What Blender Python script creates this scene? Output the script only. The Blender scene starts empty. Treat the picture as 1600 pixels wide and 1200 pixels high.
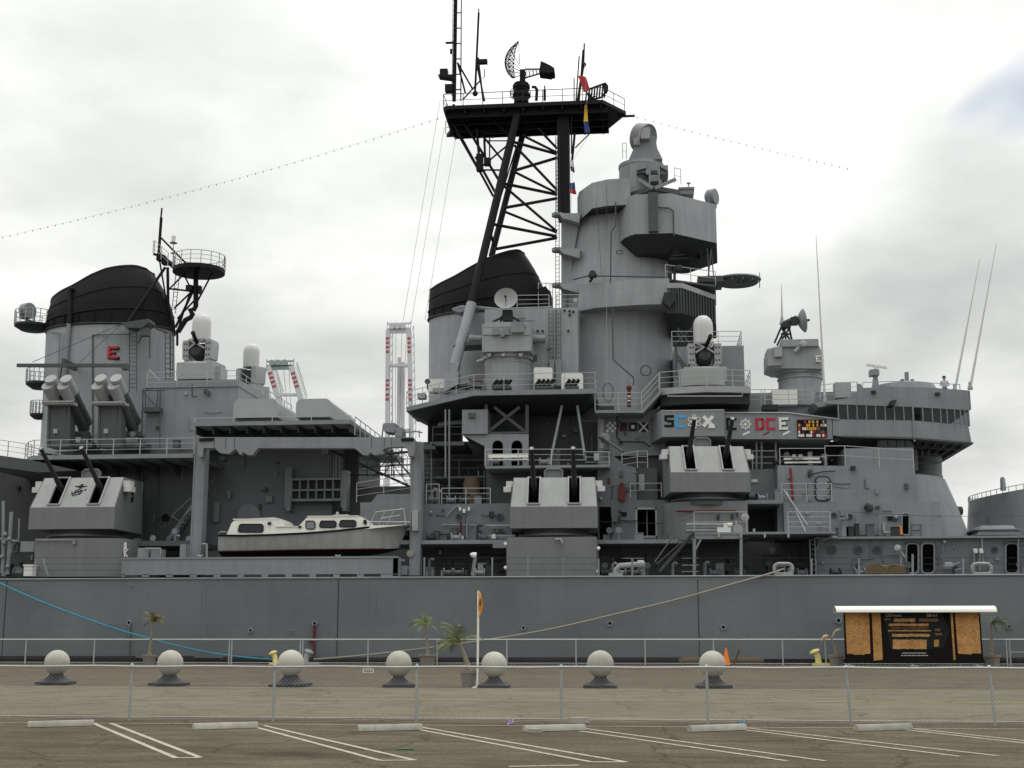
import bpy, bmesh, math, random
from mathutils import Vector, Matrix, noise
random.seed(7)
R = math.radians
sc = bpy.context.scene
COL = sc.collection

# ------------------------------------------------------------------ camera
FPX, CX, CY, HOR, EYE, YAW = 2080.0, 800.0, 600.0, 997.0, 1.5, R(5.7)
PITCH = math.atan((HOR - CY) / FPX)
cam_d = bpy.data.cameras.new('camera')
cam_d.sensor_width = 36.0
cam_d.lens = 36.0 * FPX / 1600.0
cam_d.clip_start, cam_d.clip_end = 0.5, 6000
cam = bpy.data.objects.new('camera', cam_d)
COL.objects.link(cam)
cam.location = (0, 0, EYE)
cam.rotation_euler = (math.pi / 2 + PITCH, 0, YAW)
sc.camera = cam
cF = Vector((-math.sin(YAW) * math.cos(PITCH), math.cos(YAW) * math.cos(PITCH), math.sin(PITCH)))
cR = Vector((math.cos(YAW), math.sin(YAW), 0))
cU = cR.cross(cF)
CAM = Vector((0, 0, EYE))

# ------------------------------------------------------------------ overcast sky, veiled sun, exposure
SUN_EL, SUN_AZ = 68.0, 25.0          # degrees; azimuth from the view direction towards the right
world = bpy.data.worlds.new('World')
sc.world = world
world.use_nodes = True
wn, wl = world.node_tree.nodes, world.node_tree.links
wn.clear()
w_out = wn.new('ShaderNodeOutputWorld')
w_bg = wn.new('ShaderNodeBackground')
w_sky = wn.new('ShaderNodeTexSky')
w_sky.sky_type = 'NISHITA'
w_sky.sun_disc = False
w_sky.sun_elevation = R(SUN_EL)
w_sky.sun_rotation = R(SUN_AZ)
w_sky.air_density, w_sky.dust_density, w_sky.ozone_density = 1.0, 0.8, 0.3
w_tc = wn.new('ShaderNodeTexCoord')
w_sep = wn.new('ShaderNodeSeparateXYZ')
wl.new(w_tc.outputs['Generated'], w_sep.inputs[0])
def wmath(op, a, b=None, clamp=False):
    n = wn.new('ShaderNodeMath'); n.operation = op; n.use_clamp = clamp
    for i, v in enumerate((a, b)):
        if v is None: continue
        if isinstance(v, (int, float)): n.inputs[i].default_value = v
        else: wl.new(v, n.inputs[i])
    return n.outputs[0]
zc = wmath('MAXIMUM', w_sep.outputs['Z'], 0.0)
den = wmath('ADD', zc, 0.22)
w_cmb = wn.new('ShaderNodeCombineXYZ')
wl.new(wmath('DIVIDE', w_sep.outputs['X'], den), w_cmb.inputs[0])
wl.new(wmath('DIVIDE', w_sep.outputs['Y'], den), w_cmb.inputs[1])
def wnoise(scale, detail, rough, off, dist=0.0):
    m = wn.new('ShaderNodeVectorMath'); m.operation = 'ADD'; m.inputs[1].default_value = off
    wl.new(w_cmb.outputs[0], m.inputs[0])
    n = wn.new('ShaderNodeTexNoise'); n.inputs['Scale'].default_value = scale
    n.inputs['Detail'].default_value = detail; n.inputs['Roughness'].default_value = rough
    n.inputs['Distortion'].default_value = dist
    wl.new(m.outputs[0], n.inputs['Vector'])
    return n.outputs['Fac']
n_big = wnoise(0.95, 5, 0.47, (36.315, 13.242, 0.0), 0.25)
n_fine = wnoise(2.6, 7, 0.55, (3.517, 16.511, 0.0), 0.15)
n_mix = wmath('ADD', wmath('MULTIPLY', n_big, 0.69), wmath('MULTIPLY', n_fine, 0.31))
w_ramp = wn.new('ShaderNodeValToRGB')
wl.new(n_mix, w_ramp.inputs[0])
cr = w_ramp.color_ramp
cr.elements[0].position, cr.elements[0].color = 0.36, (0.54, 0.555, 0.545, 1)
cr.elements[1].position, cr.elements[1].color = 0.60, (1.02, 1.03, 1.0, 1)
e = cr.elements.new(0.47); e.color = (0.72, 0.735, 0.715, 1)
# an overcast sky is brighter towards the zenith
grad = wmath('ADD', wmath('MULTIPLY', zc, 1.35), 0.72)
w_cl = wn.new('ShaderNodeVectorMath'); w_cl.operation = 'SCALE'
wl.new(w_ramp.outputs[0], w_cl.inputs[0]); wl.new(grad, w_cl.inputs[3])
w_blue = wn.new('ShaderNodeVectorMath'); w_blue.operation = 'SCALE'
wl.new(w_sky.outputs[0], w_blue.inputs[0]); w_blue.inputs[3].default_value = 0.12
gap = wn.new('ShaderNodeValToRGB')
wl.new(wnoise(1.15, 4, 0.5, (11.045, 6.281, 1.0), 0.2), gap.inputs[0])
gap.color_ramp.elements[0].position, gap.color_ramp.elements[0].color = 0.30, (0.6, 0.6, 0.6, 1)
gap.color_ramp.elements[1].position, gap.color_ramp.elements[1].color = 0.35, (0, 0, 0, 1)
w_mix = wn.new('ShaderNodeMix'); w_mix.data_type = 'RGBA'
wl.new(gap.outputs[0], w_mix.inputs[0])
wl.new(w_cl.outputs[0], w_mix.inputs[6]); wl.new(w_blue.outputs[0], w_mix.inputs[7])
wl.new(w_mix.outputs[2], w_bg.inputs[0])
w_bg.inputs[1].default_value = 1.0
wl.new(w_bg.outputs[0], w_out.inputs[0])

sun_d = bpy.data.lights.new('sun', 'SUN')
sun_d.energy, sun_d.angle, sun_d.color = 0.9, R(35), (1.0, 0.97, 0.92)
sun = bpy.data.objects.new('sun', sun_d)
COL.objects.link(sun)
sun.rotation_euler = (R(90 - SUN_EL), 0, math.pi - R(SUN_AZ) + 0)
sun.location = (0, 0, 60)

sc.render.engine = 'CYCLES'
sc.cycles.use_denoising = True
sc.cycles.max_bounces = 6
sc.view_settings.view_transform = 'Standard'
sc.view_settings.look = 'None'
sc.view_settings.gamma = 1.0
sc.view_settings.exposure = 0.0

# ------------------------------------------------------------------ measuring: a pixel of the photograph at a given distance
def P(px, py, Y):
    d = cF + cR * ((px - CX) / FPX) + cU * ((CY - py) / FPX)
    return CAM + d * (Y / d.y)
def G(px, py, z=0.0):
    d = cF + cR * ((px - CX) / FPX) + cU * ((CY - py) / FPX)
    return CAM + d * ((z - EYE) / d.z)
def ZZ(py, Y, px=900): return P(px, py, Y).z
def XX(px, Y, py=800): return P(px, py, Y).x

# ------------------------------------------------------------------ materials
MATS = {}
def nodes_of(name):
    m = bpy.data.materials.new(name); m.use_nodes = True
    nt = m.node_tree
    return m, nt.nodes, nt.links, nt.nodes['Principled BSDF']
def paint(name, col, rough=0.6, var=0.10, streak=0.10, scale=0.6, metal=0.0, bump=0.05, rust=0.0, spec=0.4, fine=0.05, plates=None, rnd=False):
    m, n, l, b = nodes_of(name)
    tc = n.new('ShaderNodeTexCoord')
    def nz(sx, sy, sz, det=5, ro=0.55):
        mp = n.new('ShaderNodeMapping'); mp.inputs['Scale'].default_value = (sx, sy, sz)
        l.new(src, mp.inputs[0])
        t = n.new('ShaderNodeTexNoise'); t.inputs['Scale'].default_value = 1.0
        t.inputs['Detail'].default_value = det; t.inputs['Roughness'].default_value = ro
        l.new(mp.outputs[0], t.inputs['Vector'])
        return t.outputs['Fac']
    def mth(op, a, bb):
        x = n.new('ShaderNodeMath'); x.operation = op
        for i, v in enumerate((a, bb)):
            if isinstance(v, (int, float)): x.inputs[i].default_value = v
            else: l.new(v, x.inputs[i])
        return x.outputs[0]
    if rnd:
        oi = n.new('ShaderNodeObjectInfo'); ad = n.new('ShaderNodeVectorMath'); ad.operation = 'ADD'
        l.new(tc.outputs['Object'], ad.inputs[0]); sm = n.new('ShaderNodeVectorMath'); sm.operation = 'SCALE'; sm.inputs[0].default_value = (37, 53, 71)
        l.new(oi.outputs['Random'], sm.inputs[3]); l.new(sm.outputs[0], ad.inputs[1]); src = ad.outputs[0]
    else: src = tc.outputs['Object']
    a = nz(scale, scale, scale)
    s = nz(2.2, 2.2, 0.16, 6, 0.6)
    f = nz(9, 9, 7, 3)
    v = mth('ADD', mth('MULTIPLY', mth('SUBTRACT', a, 0.5), var * 3.2), 1.0)
    v = mth('ADD', v, mth('MULTIPLY', mth('SUBTRACT', s, 0.5), streak * 3.2))
    v = mth('ADD', v, mth('MULTIPLY', mth('SUBTRACT', f, 0.5), fine * 2.5))
    if rnd: v = mth('MULTIPLY', v, mth('ADD', mth('MULTIPLY', oi.outputs['Random'], 0.22), 0.89))
    if plates:
        sx = n.new('ShaderNodeSeparateXYZ'); l.new(tc.outputs['Object'], sx.inputs[0])
        cb = n.new('ShaderNodeCombineXYZ'); l.new(sx.outputs[0], cb.inputs[0]); l.new(sx.outputs[2], cb.inputs[1])
        bk = n.new('ShaderNodeTexBrick'); l.new(cb.outputs[0], bk.inputs['Vector'])
        bk.inputs['Color1'].default_value = (1.0, 1.0, 1.0, 1); bk.inputs['Color2'].default_value = (0.93, 0.93, 0.93, 1); bk.inputs['Mortar'].default_value = (0.80, 0.80, 0.80, 1)
        bk.inputs['Scale'].default_value = 1.0; bk.inputs['Mortar Size'].default_value = 0.014; bk.inputs['Mortar Smooth'].default_value = 0.3
        bk.inputs['Brick Width'].default_value = plates[0]; bk.inputs['Row Height'].default_value = plates[1]
        sg = n.new('ShaderNodeSeparateColor'); l.new(bk.outputs['Color'], sg.inputs[0])
        v = mth('MULTIPLY', v, sg.outputs[0])
    vm = n.new('ShaderNodeVectorMath'); vm.operation = 'SCALE'
    vm.inputs[0].default_value = col; l.new(v, vm.inputs[3])
    out = vm.outputs[0]
    if rust > 0:
        rm = n.new('ShaderNodeValToRGB')
        rm.color_ramp.elements[0].position = 0.62; rm.color_ramp.elements[1].position = 0.78
        rm.color_ramp.elements[1].color = (rust, rust, rust, 1); rm.color_ramp.elements[0].color = (0, 0, 0, 1)
        l.new(nz(1.6, 1.6, 0.35, 8, 0.68), rm.inputs[0])
        mx = n.new('ShaderNodeMix'); mx.data_type = 'RGBA'
        l.new(rm.outputs[0], mx.inputs[0]); l.new(out, mx.inputs[6]); mx.inputs[7].default_value = (0.11, 0.07, 0.045, 1)
        out = mx.outputs[2]
    l.new(out, b.inputs['Base Color'])
    b.inputs['Roughness'].default_value = rough
    b.inputs['Metallic'].default_value = metal
    b.inputs['Specular IOR Level'].default_value = spec
    if bump > 0:
        bp = n.new('ShaderNodeBump'); bp.inputs['Strength'].default_value = bump; bp.inputs['Distance'].default_value = 0.05
        l.new(nz(1.4, 1.4, 1.4, 3), bp.inputs['Height']); l.new(bp.outputs[0], b.inputs['Normal'])
    MATS[name] = m
    return m
def flat(name, col, rough=0.6, metal=0.0, spec=0.4):
    return paint(name, col, rough, 0.05, 0.04, 1.2, metal, 0.0, 0.0, spec)

paint('haze', (0.222, 0.238, 0.256), 0.55, 0.12, 0.15, 0.35, rust=0.16, bump=.2, plates=(4.6, 2.1))
paint('hullgrey', (0.142, 0.158, 0.172), 0.5, 0.20, 0.05, 0.18, fine=.09, plates=(7.5, 2.3), rust=0.10, bump=0.30)
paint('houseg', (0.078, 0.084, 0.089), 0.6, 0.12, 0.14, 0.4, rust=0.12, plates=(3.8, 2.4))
paint('shadedrecess', (0.045, 0.048, 0.050), 0.65, 0.2, 0.15, 0.5, rust=0.2)  # wall grey taken near black: shade under overhangs put into the colour
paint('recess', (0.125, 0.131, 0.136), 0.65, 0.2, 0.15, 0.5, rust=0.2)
paint('towergrey', (0.300, 0.316, 0.334), 0.55, 0.14, 0.17, 0.35, rust=0.16, plates=(4.6, 2.1), bump=.25)
paint('lightgrey', (0.325, 0.335, 0.338), 0.55, 0.07, 0.07, 0.8, rust=0.10)
paint('gunfrontlit', (0.275, 0.281, 0.280), 0.5, 0.08, 0.12, 0.8, rust=0.14)  # lighter than the shield sides: sky light on the slope put into the colour
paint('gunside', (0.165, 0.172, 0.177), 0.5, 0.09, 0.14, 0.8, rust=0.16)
paint('deckgrey', (0.11, 0.113, 0.116), 0.8, 0.12, 0.0, 0.8)
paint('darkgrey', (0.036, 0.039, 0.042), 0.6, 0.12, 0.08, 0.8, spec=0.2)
paint('black', (0.011, 0.011, 0.012), 0.6, 0.2, 0.2, 0.6, rust=0.05, spec=0.12)
paint('openingshade', (0.003, 0.003, 0.003), 0.9, 0.1, 0.0, 0.6, bump=0, spec=0.02)  # near black: the shade inside doorways and openings, put into the colour
paint('mastblack', (0.014, 0.013, 0.014), 0.6, 0.2, 0.1, 0.8, rust=0.10, spec=0.15)
flat('white', (0.72, 0.72, 0.68), 0.5)
paint('whitedome', (0.57, 0.575, 0.56), 0.45, 0.06, 0.08, 1.0)
paint('boatwhite', (0.74, 0.73, 0.67), 0.4, 0.05, 0.10, 1.0, rust=0.10)
paint('boatgrey', (0.33, 0.34, 0.34), 0.45, 0.10, 0.20, 0.8, rust=0.12)
flat('red', (0.42, 0.02, 0.03), 0.5)
flat('darkred', (0.10, 0.014, 0.017), 0.6)
flat('pipered', (0.22, 0.018, 0.03), 0.6)
flat('blue', (0.03, 0.06, 0.22), 0.6)
flat('navy', (0.014, 0.02, 0.045), 0.6)
flat('cyan', (0.06, 0.33, 0.62), 0.5)
flat('yellow', (0.70, 0.46, 0.03), 0.6)
flat('orange', (0.75, 0.20, 0.02), 0.6)
flat('amber', (0.72, 0.33, 0.03), 0.7)
flat('green', (0.03, 0.16, 0.08), 0.6)
flat('paleyellow', (0.70, 0.60, 0.26), 0.6)
flat('ropetan', (0.30, 0.28, 0.22), 0.9)
flat('ropeblue', (0.035, 0.27, 0.38), 0.8)
flat('brown', (0.10, 0.075, 0.05), 0.8)
paint('rubber', (0.016, 0.016, 0.017), 0.8, 0.2, 0.1, 1.0, rust=0.15, spec=0.15)
paint('galv', (0.42, 0.43, 0.42), 0.45, 0.08, 0.08, 2.0, metal=0.35)
flat('railgrey', (0.40, 0.41, 0.415), 0.5)
flat('ropebrown', (0.17, 0.125, 0.07), 0.9)
flat('cranewhite', (0.62, 0.62, 0.63), 0.6)
flat('cranered', (0.45, 0.09, 0.10), 0.6)
flat('craneteal', (0.10, 0.20, 0.19), 0.6)
flat('skin', (0.50, 0.28, 0.20), 0.6)

def glass(name, col, tr):
    m, n, l, b = nodes_of(name)
    b.inputs['Base Color'].default_value = (*col, 1)
    b.inputs['Roughness'].default_value = 0.08
    t = n.new('ShaderNodeBsdfTransparent'); t.inputs[0].default_value = (0.75, 0.80, 0.80, 1)
    mx = n.new('ShaderNodeMixShader'); mx.inputs[0].default_value = tr
    l.new(b.outputs[0], mx.inputs[1]); l.new(t.outputs[0], mx.inputs[2])
    l.new(mx.outputs[0], n['Material Output'].inputs[0])
    MATS[name] = m
glass('glass', (0.03, 0.035, 0.04), 0.45)
glass('boatglass', (0.015, 0.018, 0.03), 0.15)

# ------------------------------------------------------------------ mesh builder
ORG = {}
SPLIT = set('strut stay brace girder bracket gusset pipe stanchion beam_slot beam_seam lamp sight_lug sign_plate signal_pole mast_leg weld_seam cable halyard cap_stiffener lamp_hood hose_boom pipe_rack vent_cap valve bolt_plate hydrant_band steam_pipe'.split())
class MB:
    def __init__(s): s.v, s.f, s.runs = [], [], []
    def add(s, vs, fs):
        o = len(s.v); s.v += [tuple(v) for v in vs]; s.f += [tuple(i + o for i in f) for f in fs]; return s
    def box(s, x0, x1, y0, y1, z0, z1):
        vs = [(x, y, z) for z in (z0, z1) for x, y in ((x0, y0), (x1, y0), (x1, y1), (x0, y1))]
        return s.add(vs, [(0, 3, 2, 1), (4, 5, 6, 7), (0, 1, 5, 4), (1, 2, 6, 5), (2, 3, 7, 6), (3, 0, 4, 7)])
    def loft(s, rings, cap=True):
        n = len(rings[0]); vs = [p for r in rings for p in r]; fs = []
        for k in range(len(rings) - 1):
            for i in range(n):
                j = (i + 1) % n
                fs.append((k * n + i, k * n + j, (k + 1) * n + j, (k + 1) * n + i))
        if cap: fs += [tuple(range(n))[::-1], tuple((len(rings) - 1) * n + i for i in range(n))]
        return s.add(vs, fs)
    def sheet(s, rows):
        m = len(rows[0]); vs = [p for r in rows for p in r]
        fs = [(k * m + i, k * m + i + 1, (k + 1) * m + i + 1, (k + 1) * m + i) for k in range(len(rows) - 1) for i in range(m - 1)]
        return s.add(vs, fs)
    def tube(s, p, q, r, r2=None, n=6, cap=True):
        p, q = Vector(p), Vector(q); d = q - p
        if d.length < 1e-6: return s
        r2 = r if r2 is None else r2
        d.normalize(); a = d.orthogonal().normalized(); b = d.cross(a)
        ring = lambda c, rr: [c + (a * math.cos(2 * math.pi * i / n) + b * math.sin(2 * math.pi * i / n)) * rr for i in range(n)]
        return s.loft([ring(p, r), ring(q, r2)], cap)
    def path(s, pts, r, n=6):
        pts = [Vector(p) for p in pts]; rings = []; a = None
        for i, p in enumerate(pts):
            d = (pts[min(i + 1, len(pts) - 1)] - pts[max(i - 1, 0)]).normalized()
            a = d.orthogonal().normalized() if a is None else (a - d * a.dot(d)).normalized()
            b = d.cross(a)
            rings.append([p + (a * math.cos(2 * math.pi * k / n) + b * math.sin(2 * math.pi * k / n)) * r for k in range(n)])
        return s.loft(rings)
    def bar(s, p, q, w, h, up=(0, 0, 1)):
        p, q = Vector(p), Vector(q); d = (q - p).normalized(); up = Vector(up)
        a = d.cross(up)
        if a.length < 1e-4: a = d.orthogonal()
        a.normalize(); b = a.cross(d)
        ring = lambda c: [c + a * sx * w / 2 + b * sy * h / 2 for sx, sy in ((-1, -1), (1, -1), (1, 1), (-1, 1))]
        return s.loft([ring(p), ring(q)])
    def lathe(s, c, prof, n=24, sx=1.0, sy=1.0, axis=None):
        c = Vector(c); axis = Vector(axis or (0, 0, 1)).normalized()
        if abs(axis.z) > 0.999: a, b = Vector((1, 0, 0)), Vector((0, 1, 0))
        else: a = Vector((0, 0, 1)).cross(axis).normalized(); b = axis.cross(a)
        rings = [[c + axis * h + (a * math.cos(2 * math.pi * i / n) * sx + b * math.sin(2 * math.pi * i / n) * sy) * max(r, 1e-4) for i in range(n)] for r, h in prof]
        return s.loft(rings)
    def sphere(s, c, r, n=20, m=12, sz=1.0):
        return s.lathe(c, [(r * math.sin(math.pi * k / m), -r * math.cos(math.pi * k / m) * sz) for k in range(m + 1)], n)
    # shapes measured on the photograph
    def rbox(s, x0, y0, x1, y1, Ya, Yb):
        ym, xm = (y0 + y1) / 2, (x0 + x1) / 2
        return s.box(P(x0, ym, Ya).x, P(x1, ym, Ya).x, Ya, Yb, P(xm, y1, Ya).z, P(xm, y0, Ya).z)
    def rpoly(s, pts, Ya, Yb):
        a = [P(x, y, Ya) for x, y in pts]
        return s.loft([a, [Vector((p.x, Yb, p.z)) for p in a]])
    def foot(s, pts, z0, z1, grow=0.0):
        c = Vector((sum(p[0] for p in pts) / len(pts), sum(p[1] for p in pts) / len(pts)))
        lo = [(p[0], p[1], z0) for p in pts]
        hi = [(c.x + (p[0] - c.x) * (1 + grow), c.y + (p[1] - c.y) * (1 + grow), z1) for p in pts]
        return s.loft([lo, hi])
    def rcyl(s, x0, x1, yt, yb, Yc, n=32, x0b=None, x1b=None, ry=None):
        ra = (P(x1, yt, Yc).x - P(x0, yt, Yc).x) / 2; ca = (P(x1, yt, Yc).x + P(x0, yt, Yc).x) / 2
        x0b, x1b = x0 if x0b is None else x0b, x1 if x1b is None else x1b
        rb = (P(x1b, yb, Yc).x - P(x0b, yb, Yc).x) / 2; cb = (P(x1b, yb, Yc).x + P(x0b, yb, Yc).x) / 2
        k = ry or 1.0
        zt, zb = P((x0 + x1) / 2, yt, Yc - ra * k).z, P((x0b + x1b) / 2, yb, Yc - rb * k).z
        ring = lambda c, r, z: [(c + r * math.cos(2 * math.pi * i / n), Yc + k * r * math.sin(2 * math.pi * i / n), z) for i in range(n)]
        return s.loft([ring(cb, rb, zb), ring(ca, ra, zt)])
    def T(s, a, b, r, n=6, r2=None): return s.tube(P(*a), P(*b), r, r2, n)
    def rail(s, pts, h=1.05, n=3, gap=1.7, r=0.030):
        s.runs.append((len(s.v), len(s.f))); pts = [Vector(p) for p in pts]
        for k in range(1, n + 1):
            for a, b in zip(pts, pts[1:]):
                o = Vector((0, 0, h * k / n)); s.tube(a + o, b + o, r * (1.0 if k == n else 0.7), n=4, cap=False)
        for i, (a, b) in enumerate(zip(pts, pts[1:])):
            m = max(1, round((b - a).length / gap))
            for k in range(m + (1 if i == len(pts) - 2 else 0)):
                p = a.lerp(b, k / m); s.tube(p, p + Vector((0, 0, h)), r * 1.15, n=4)
        return s
    def ladder(s, p, q, w=0.42, r=0.02, step=0.3, side=(1, 0, 0)):
        s.runs.append((len(s.v), len(s.f))); p, q, sd = Vector(p), Vector(q), Vector(side) * (w / 2)
        s.tube(p - sd, q - sd, r, n=4); s.tube(p + sd, q + sd, r, n=4)
        m = int((q - p).length / step)
        for k in range(1, m): c = p.lerp(q, k / m); s.tube(c - sd, c + sd, r * 0.7, n=3, cap=False)
        return s
    def islands(s):
        p = list(range(len(s.v)))
        def find(i):
            while p[i] != i: p[i] = p[p[i]]; i = p[i]
            return i
        for f in s.f:
            for i in f[1:]: p[find(i)] = find(f[0])
        grp = {}
        for f in s.f: grp.setdefault(find(f[0]), []).append(f)
        out = []
        for fs in grp.values():
            ids = sorted({i for f in fs for i in f}); mp = {i: k for k, i in enumerate(ids)}
            m = MB(); m.v = [s.v[i] for i in ids]; m.f = [tuple(mp[i] for i in f) for f in fs]; out.append(m)
        return out
    def build(s, name, mat, parent=None, smooth=True, label=None, org=None):
        if name in ('railing', 'ladder') and len(s.runs) > 1 and s.runs[0] == (0, 0) and parent is not None:
            out = []
            for (v0, f0), (v1, f1) in zip(s.runs, s.runs[1:] + [(len(s.v), len(s.f))]):
                m = MB(); m.v = s.v[v0:v1]; m.f = [tuple(i - v0 for i in f) for f in s.f[f0:f1]]; out.append(m.build1(name, mat, parent, smooth, label, org))
            return out[0]
        if name in SPLIT and parent is not None:
            isl = s.islands()
            if len(isl) > 1: return [m.build1(name, mat, parent, smooth, label, org) for m in isl][0]
        return s.build1(name, mat, parent, smooth, label, org)
    def build1(s, name, mat, parent=None, smooth=True, label=None, org=None):
        me = bpy.data.meshes.new(name)
        o3 = ORG.get(parent.name, Vector()) if parent is not None else Vector()
        if org is not None: o3 = Vector(org)
        me.from_pydata([(v[0] - o3.x, v[1] - o3.y, v[2] - o3.z) for v in s.v], [], s.f)
        bm = bmesh.new(); bm.from_mesh(me)
        bmesh.ops.recalc_face_normals(bm, faces=bm.faces); bm.to_mesh(me); bm.free()
        if smooth:
            me.polygons.foreach_set('use_smooth', [True] * len(me.polygons))
            me.set_sharp_from_angle(angle=R(32))
        me.materials.append(MATS[mat])
        ob = bpy.data.objects.new(name, me); COL.objects.link(ob)
        if parent is not None:
            ob.parent = parent; ORG[ob.name] = o3
        if label: ob['label'] = label
        return ob

def tag(o, label, cat, group=None, kind=None):
    o['label'] = label; o['category'] = cat
    if group: o['group'] = group
    if kind: o['kind'] = kind
    return o
def thing(name, loc, label, cat, group=None, local=False):
    o = bpy.data.objects.new(name, None); COL.objects.link(o)
    o.location = loc; o.empty_display_size = 0.3
    ORG[o.name] = Vector() if local else Vector(loc)
    return tag(o, label, cat, group)
def solo(mb, name, mat, label, cat, group=None, loc=None, smooth=True):
    """a thing that is one mesh, its origin at loc"""
    loc = Vector(loc) if loc is not None else Vector((sum(v[0] for v in mb.v) / len(mb.v), sum(v[1] for v in mb.v) / len(mb.v), min(v[2] for v in mb.v)))
    o = mb.build(name, mat, None, smooth, org=loc); o.location = loc
    return tag(o, label, cat, group)
def copy_tree(o, parent=None):
    c = o.copy(); COL.objects.link(c)
    if parent is not None: c.parent = parent
    for ch in list(o.children): copy_tree(ch, c)
    return c
def struct(mb, name, mat, parent=None):
    o = mb.build(name, mat, parent); o['kind'] = 'structure'; return o
# ================================================================== setting: quay, road, water
HY = 79.0                                    # plane of the ship's side
QUAY = 77.6
ZD = ZZ(900, HY)                             # main deck height

def ground_mat(name, base, dark, spots, sc1=0.25, tint=(0.9, 0.85, 0.75)):
    m, n, l, b = nodes_of(name)
    tc = n.new('ShaderNodeTexCoord')
    def nz(s, det, ro, sx=1.0, sy=1.0):
        mp = n.new('ShaderNodeMapping'); mp.inputs['Scale'].default_value = (s * sx, s * sy, s)
        l.new(tc.outputs['Object'], mp.inputs[0])
        t = n.new('ShaderNodeTexNoise'); t.inputs['Scale'].default_value = 1
        t.inputs['Detail'].default_value = det; t.inputs['Roughness'].default_value = ro
        l.new(mp.outputs[0], t.inputs['Vector']); return t.outputs['Fac']
    def ramp(x, p0, c0, p1, c1):
        r = n.new('ShaderNodeValToRGB'); l.new(x, r.inputs[0])
        r.color_ramp.elements[0].position, r.color_ramp.elements[0].color = p0, (*c0, 1)
        r.color_ramp.elements[1].position, r.color_ramp.elements[1].color = p1, (*c1, 1); return r.outputs[0]
    def mix(t, f, a, c):
        x = n.new('ShaderNodeMix'); x.data_type = 'RGBA'; x.blend_type = t
        if isinstance(f, float): x.inputs[0].default_value = f
        else: l.new(f, x.inputs[0])
        l.new(a, x.inputs[6]); l.new(c, x.inputs[7]); return x.outputs[2]
    c = ramp(nz(sc1, 7, 0.66, 0.7, 1.0), 0.34, dark, 0.66, base)
    c = mix('MULTIPLY', 0.8, c, ramp(nz(14, 4, 0.7), 0.30, (0.58, 0.57, 0.56), 0.70, (1.34, 1.34, 1.33)))
    c = mix('MULTIPLY', 0.55, c, ramp(nz(70, 2, 0.6), 0.3, (0.6, 0.6, 0.6), 0.7, (1.3, 1.3, 1.3)))
    st = ramp(nz(0.35, 6, 0.6, 0.4, 1.5), 0.58, (1, 1, 1), 0.70, spots)
    c = mix('MULTIPLY', 0.9, c, st)
    c = mix('MULTIPLY', 0.85, c, ramp(nz(1.6, 7, 0.68, 0.5, 1.3), 0.32, (0.62, 0.60, 0.57), 0.62, (1.16, 1.15, 1.13)))
    vo = n.new('ShaderNodeTexVoronoi'); vo.feature = 'DISTANCE_TO_EDGE'; vo.inputs['Scale'].default_value = 0.32
    wv = n.new('ShaderNodeVectorMath'); wv.operation = 'ADD'; l.new(tc.outputs['Object'], wv.inputs[0])
    tn = n.new('ShaderNodeTexNoise'); tn.inputs['Scale'].default_value = 0.9; tn.inputs['Detail'].default_value = 5; l.new(tc.outputs['Object'], tn.inputs['Vector']); l.new(tn.outputs['Color'], wv.inputs[1]); l.new(wv.outputs[0], vo.inputs['Vector'])
    c = mix('MULTIPLY', 0.55, c, ramp(vo.outputs['Distance'], 0.004, (0.35, 0.33, 0.31), 0.014, (1, 1, 1)))
    l.new(c, b.inputs['Base Color'])
    b.inputs['Roughness'].default_value = 0.9; b.inputs['Specular IOR Level'].default_value = 0.08
    bp = n.new('ShaderNodeBump'); bp.inputs['Strength'].default_value = 0.35; bp.inputs['Distance'].default_value = 0.02
    l.new(nz(60, 3, 0.7), bp.inputs['Height']); l.new(bp.outputs[0], b.inputs['Normal'])
    MATS[name] = m
ground_mat('lotasphalt', (0.130, 0.110, 0.079), (0.082, 0.069, 0.050), (0.5, 0.47, 0.45))
ground_mat('quayasphalt', (0.140, 0.121, 0.092), (0.106, 0.091, 0.070), (0.75, 0.73, 0.7))
ground_mat('roadasphalt', (0.192, 0.174, 0.131), (0.150, 0.136, 0.102), (0.82, 0.8, 0.78), 0.18)
def worn(name, col, under):
    m, n, l, b = nodes_of(name)
    tc = n.new('ShaderNodeTexCoord'); t = n.new('ShaderNodeTexNoise'); t.inputs['Scale'].default_value = 14
    t.inputs['Detail'].default_value = 8; t.inputs['Roughness'].default_value = 0.7
    l.new(tc.outputs['Object'], t.inputs['Vector'])
    r = n.new('ShaderNodeValToRGB'); l.new(t.outputs['Fac'], r.inputs[0])
    r.color_ramp.elements[0].position, r.color_ramp.elements[0].color = 0.38, (*under, 1)
    r.color_ramp.elements[1].position, r.color_ramp.elements[1].color = 0.60, (*col, 1)
    l.new(r.outputs[0], b.inputs['Base Color']); b.inputs['Roughness'].default_value = 0.8
    MATS[name] = m
worn('markwhite', (0.44, 0.41, 0.35), (0.22, 0.19, 0.15))
worn('markyellow', (0.40, 0.30, 0.10), (0.25, 0.20, 0.10))

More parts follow.
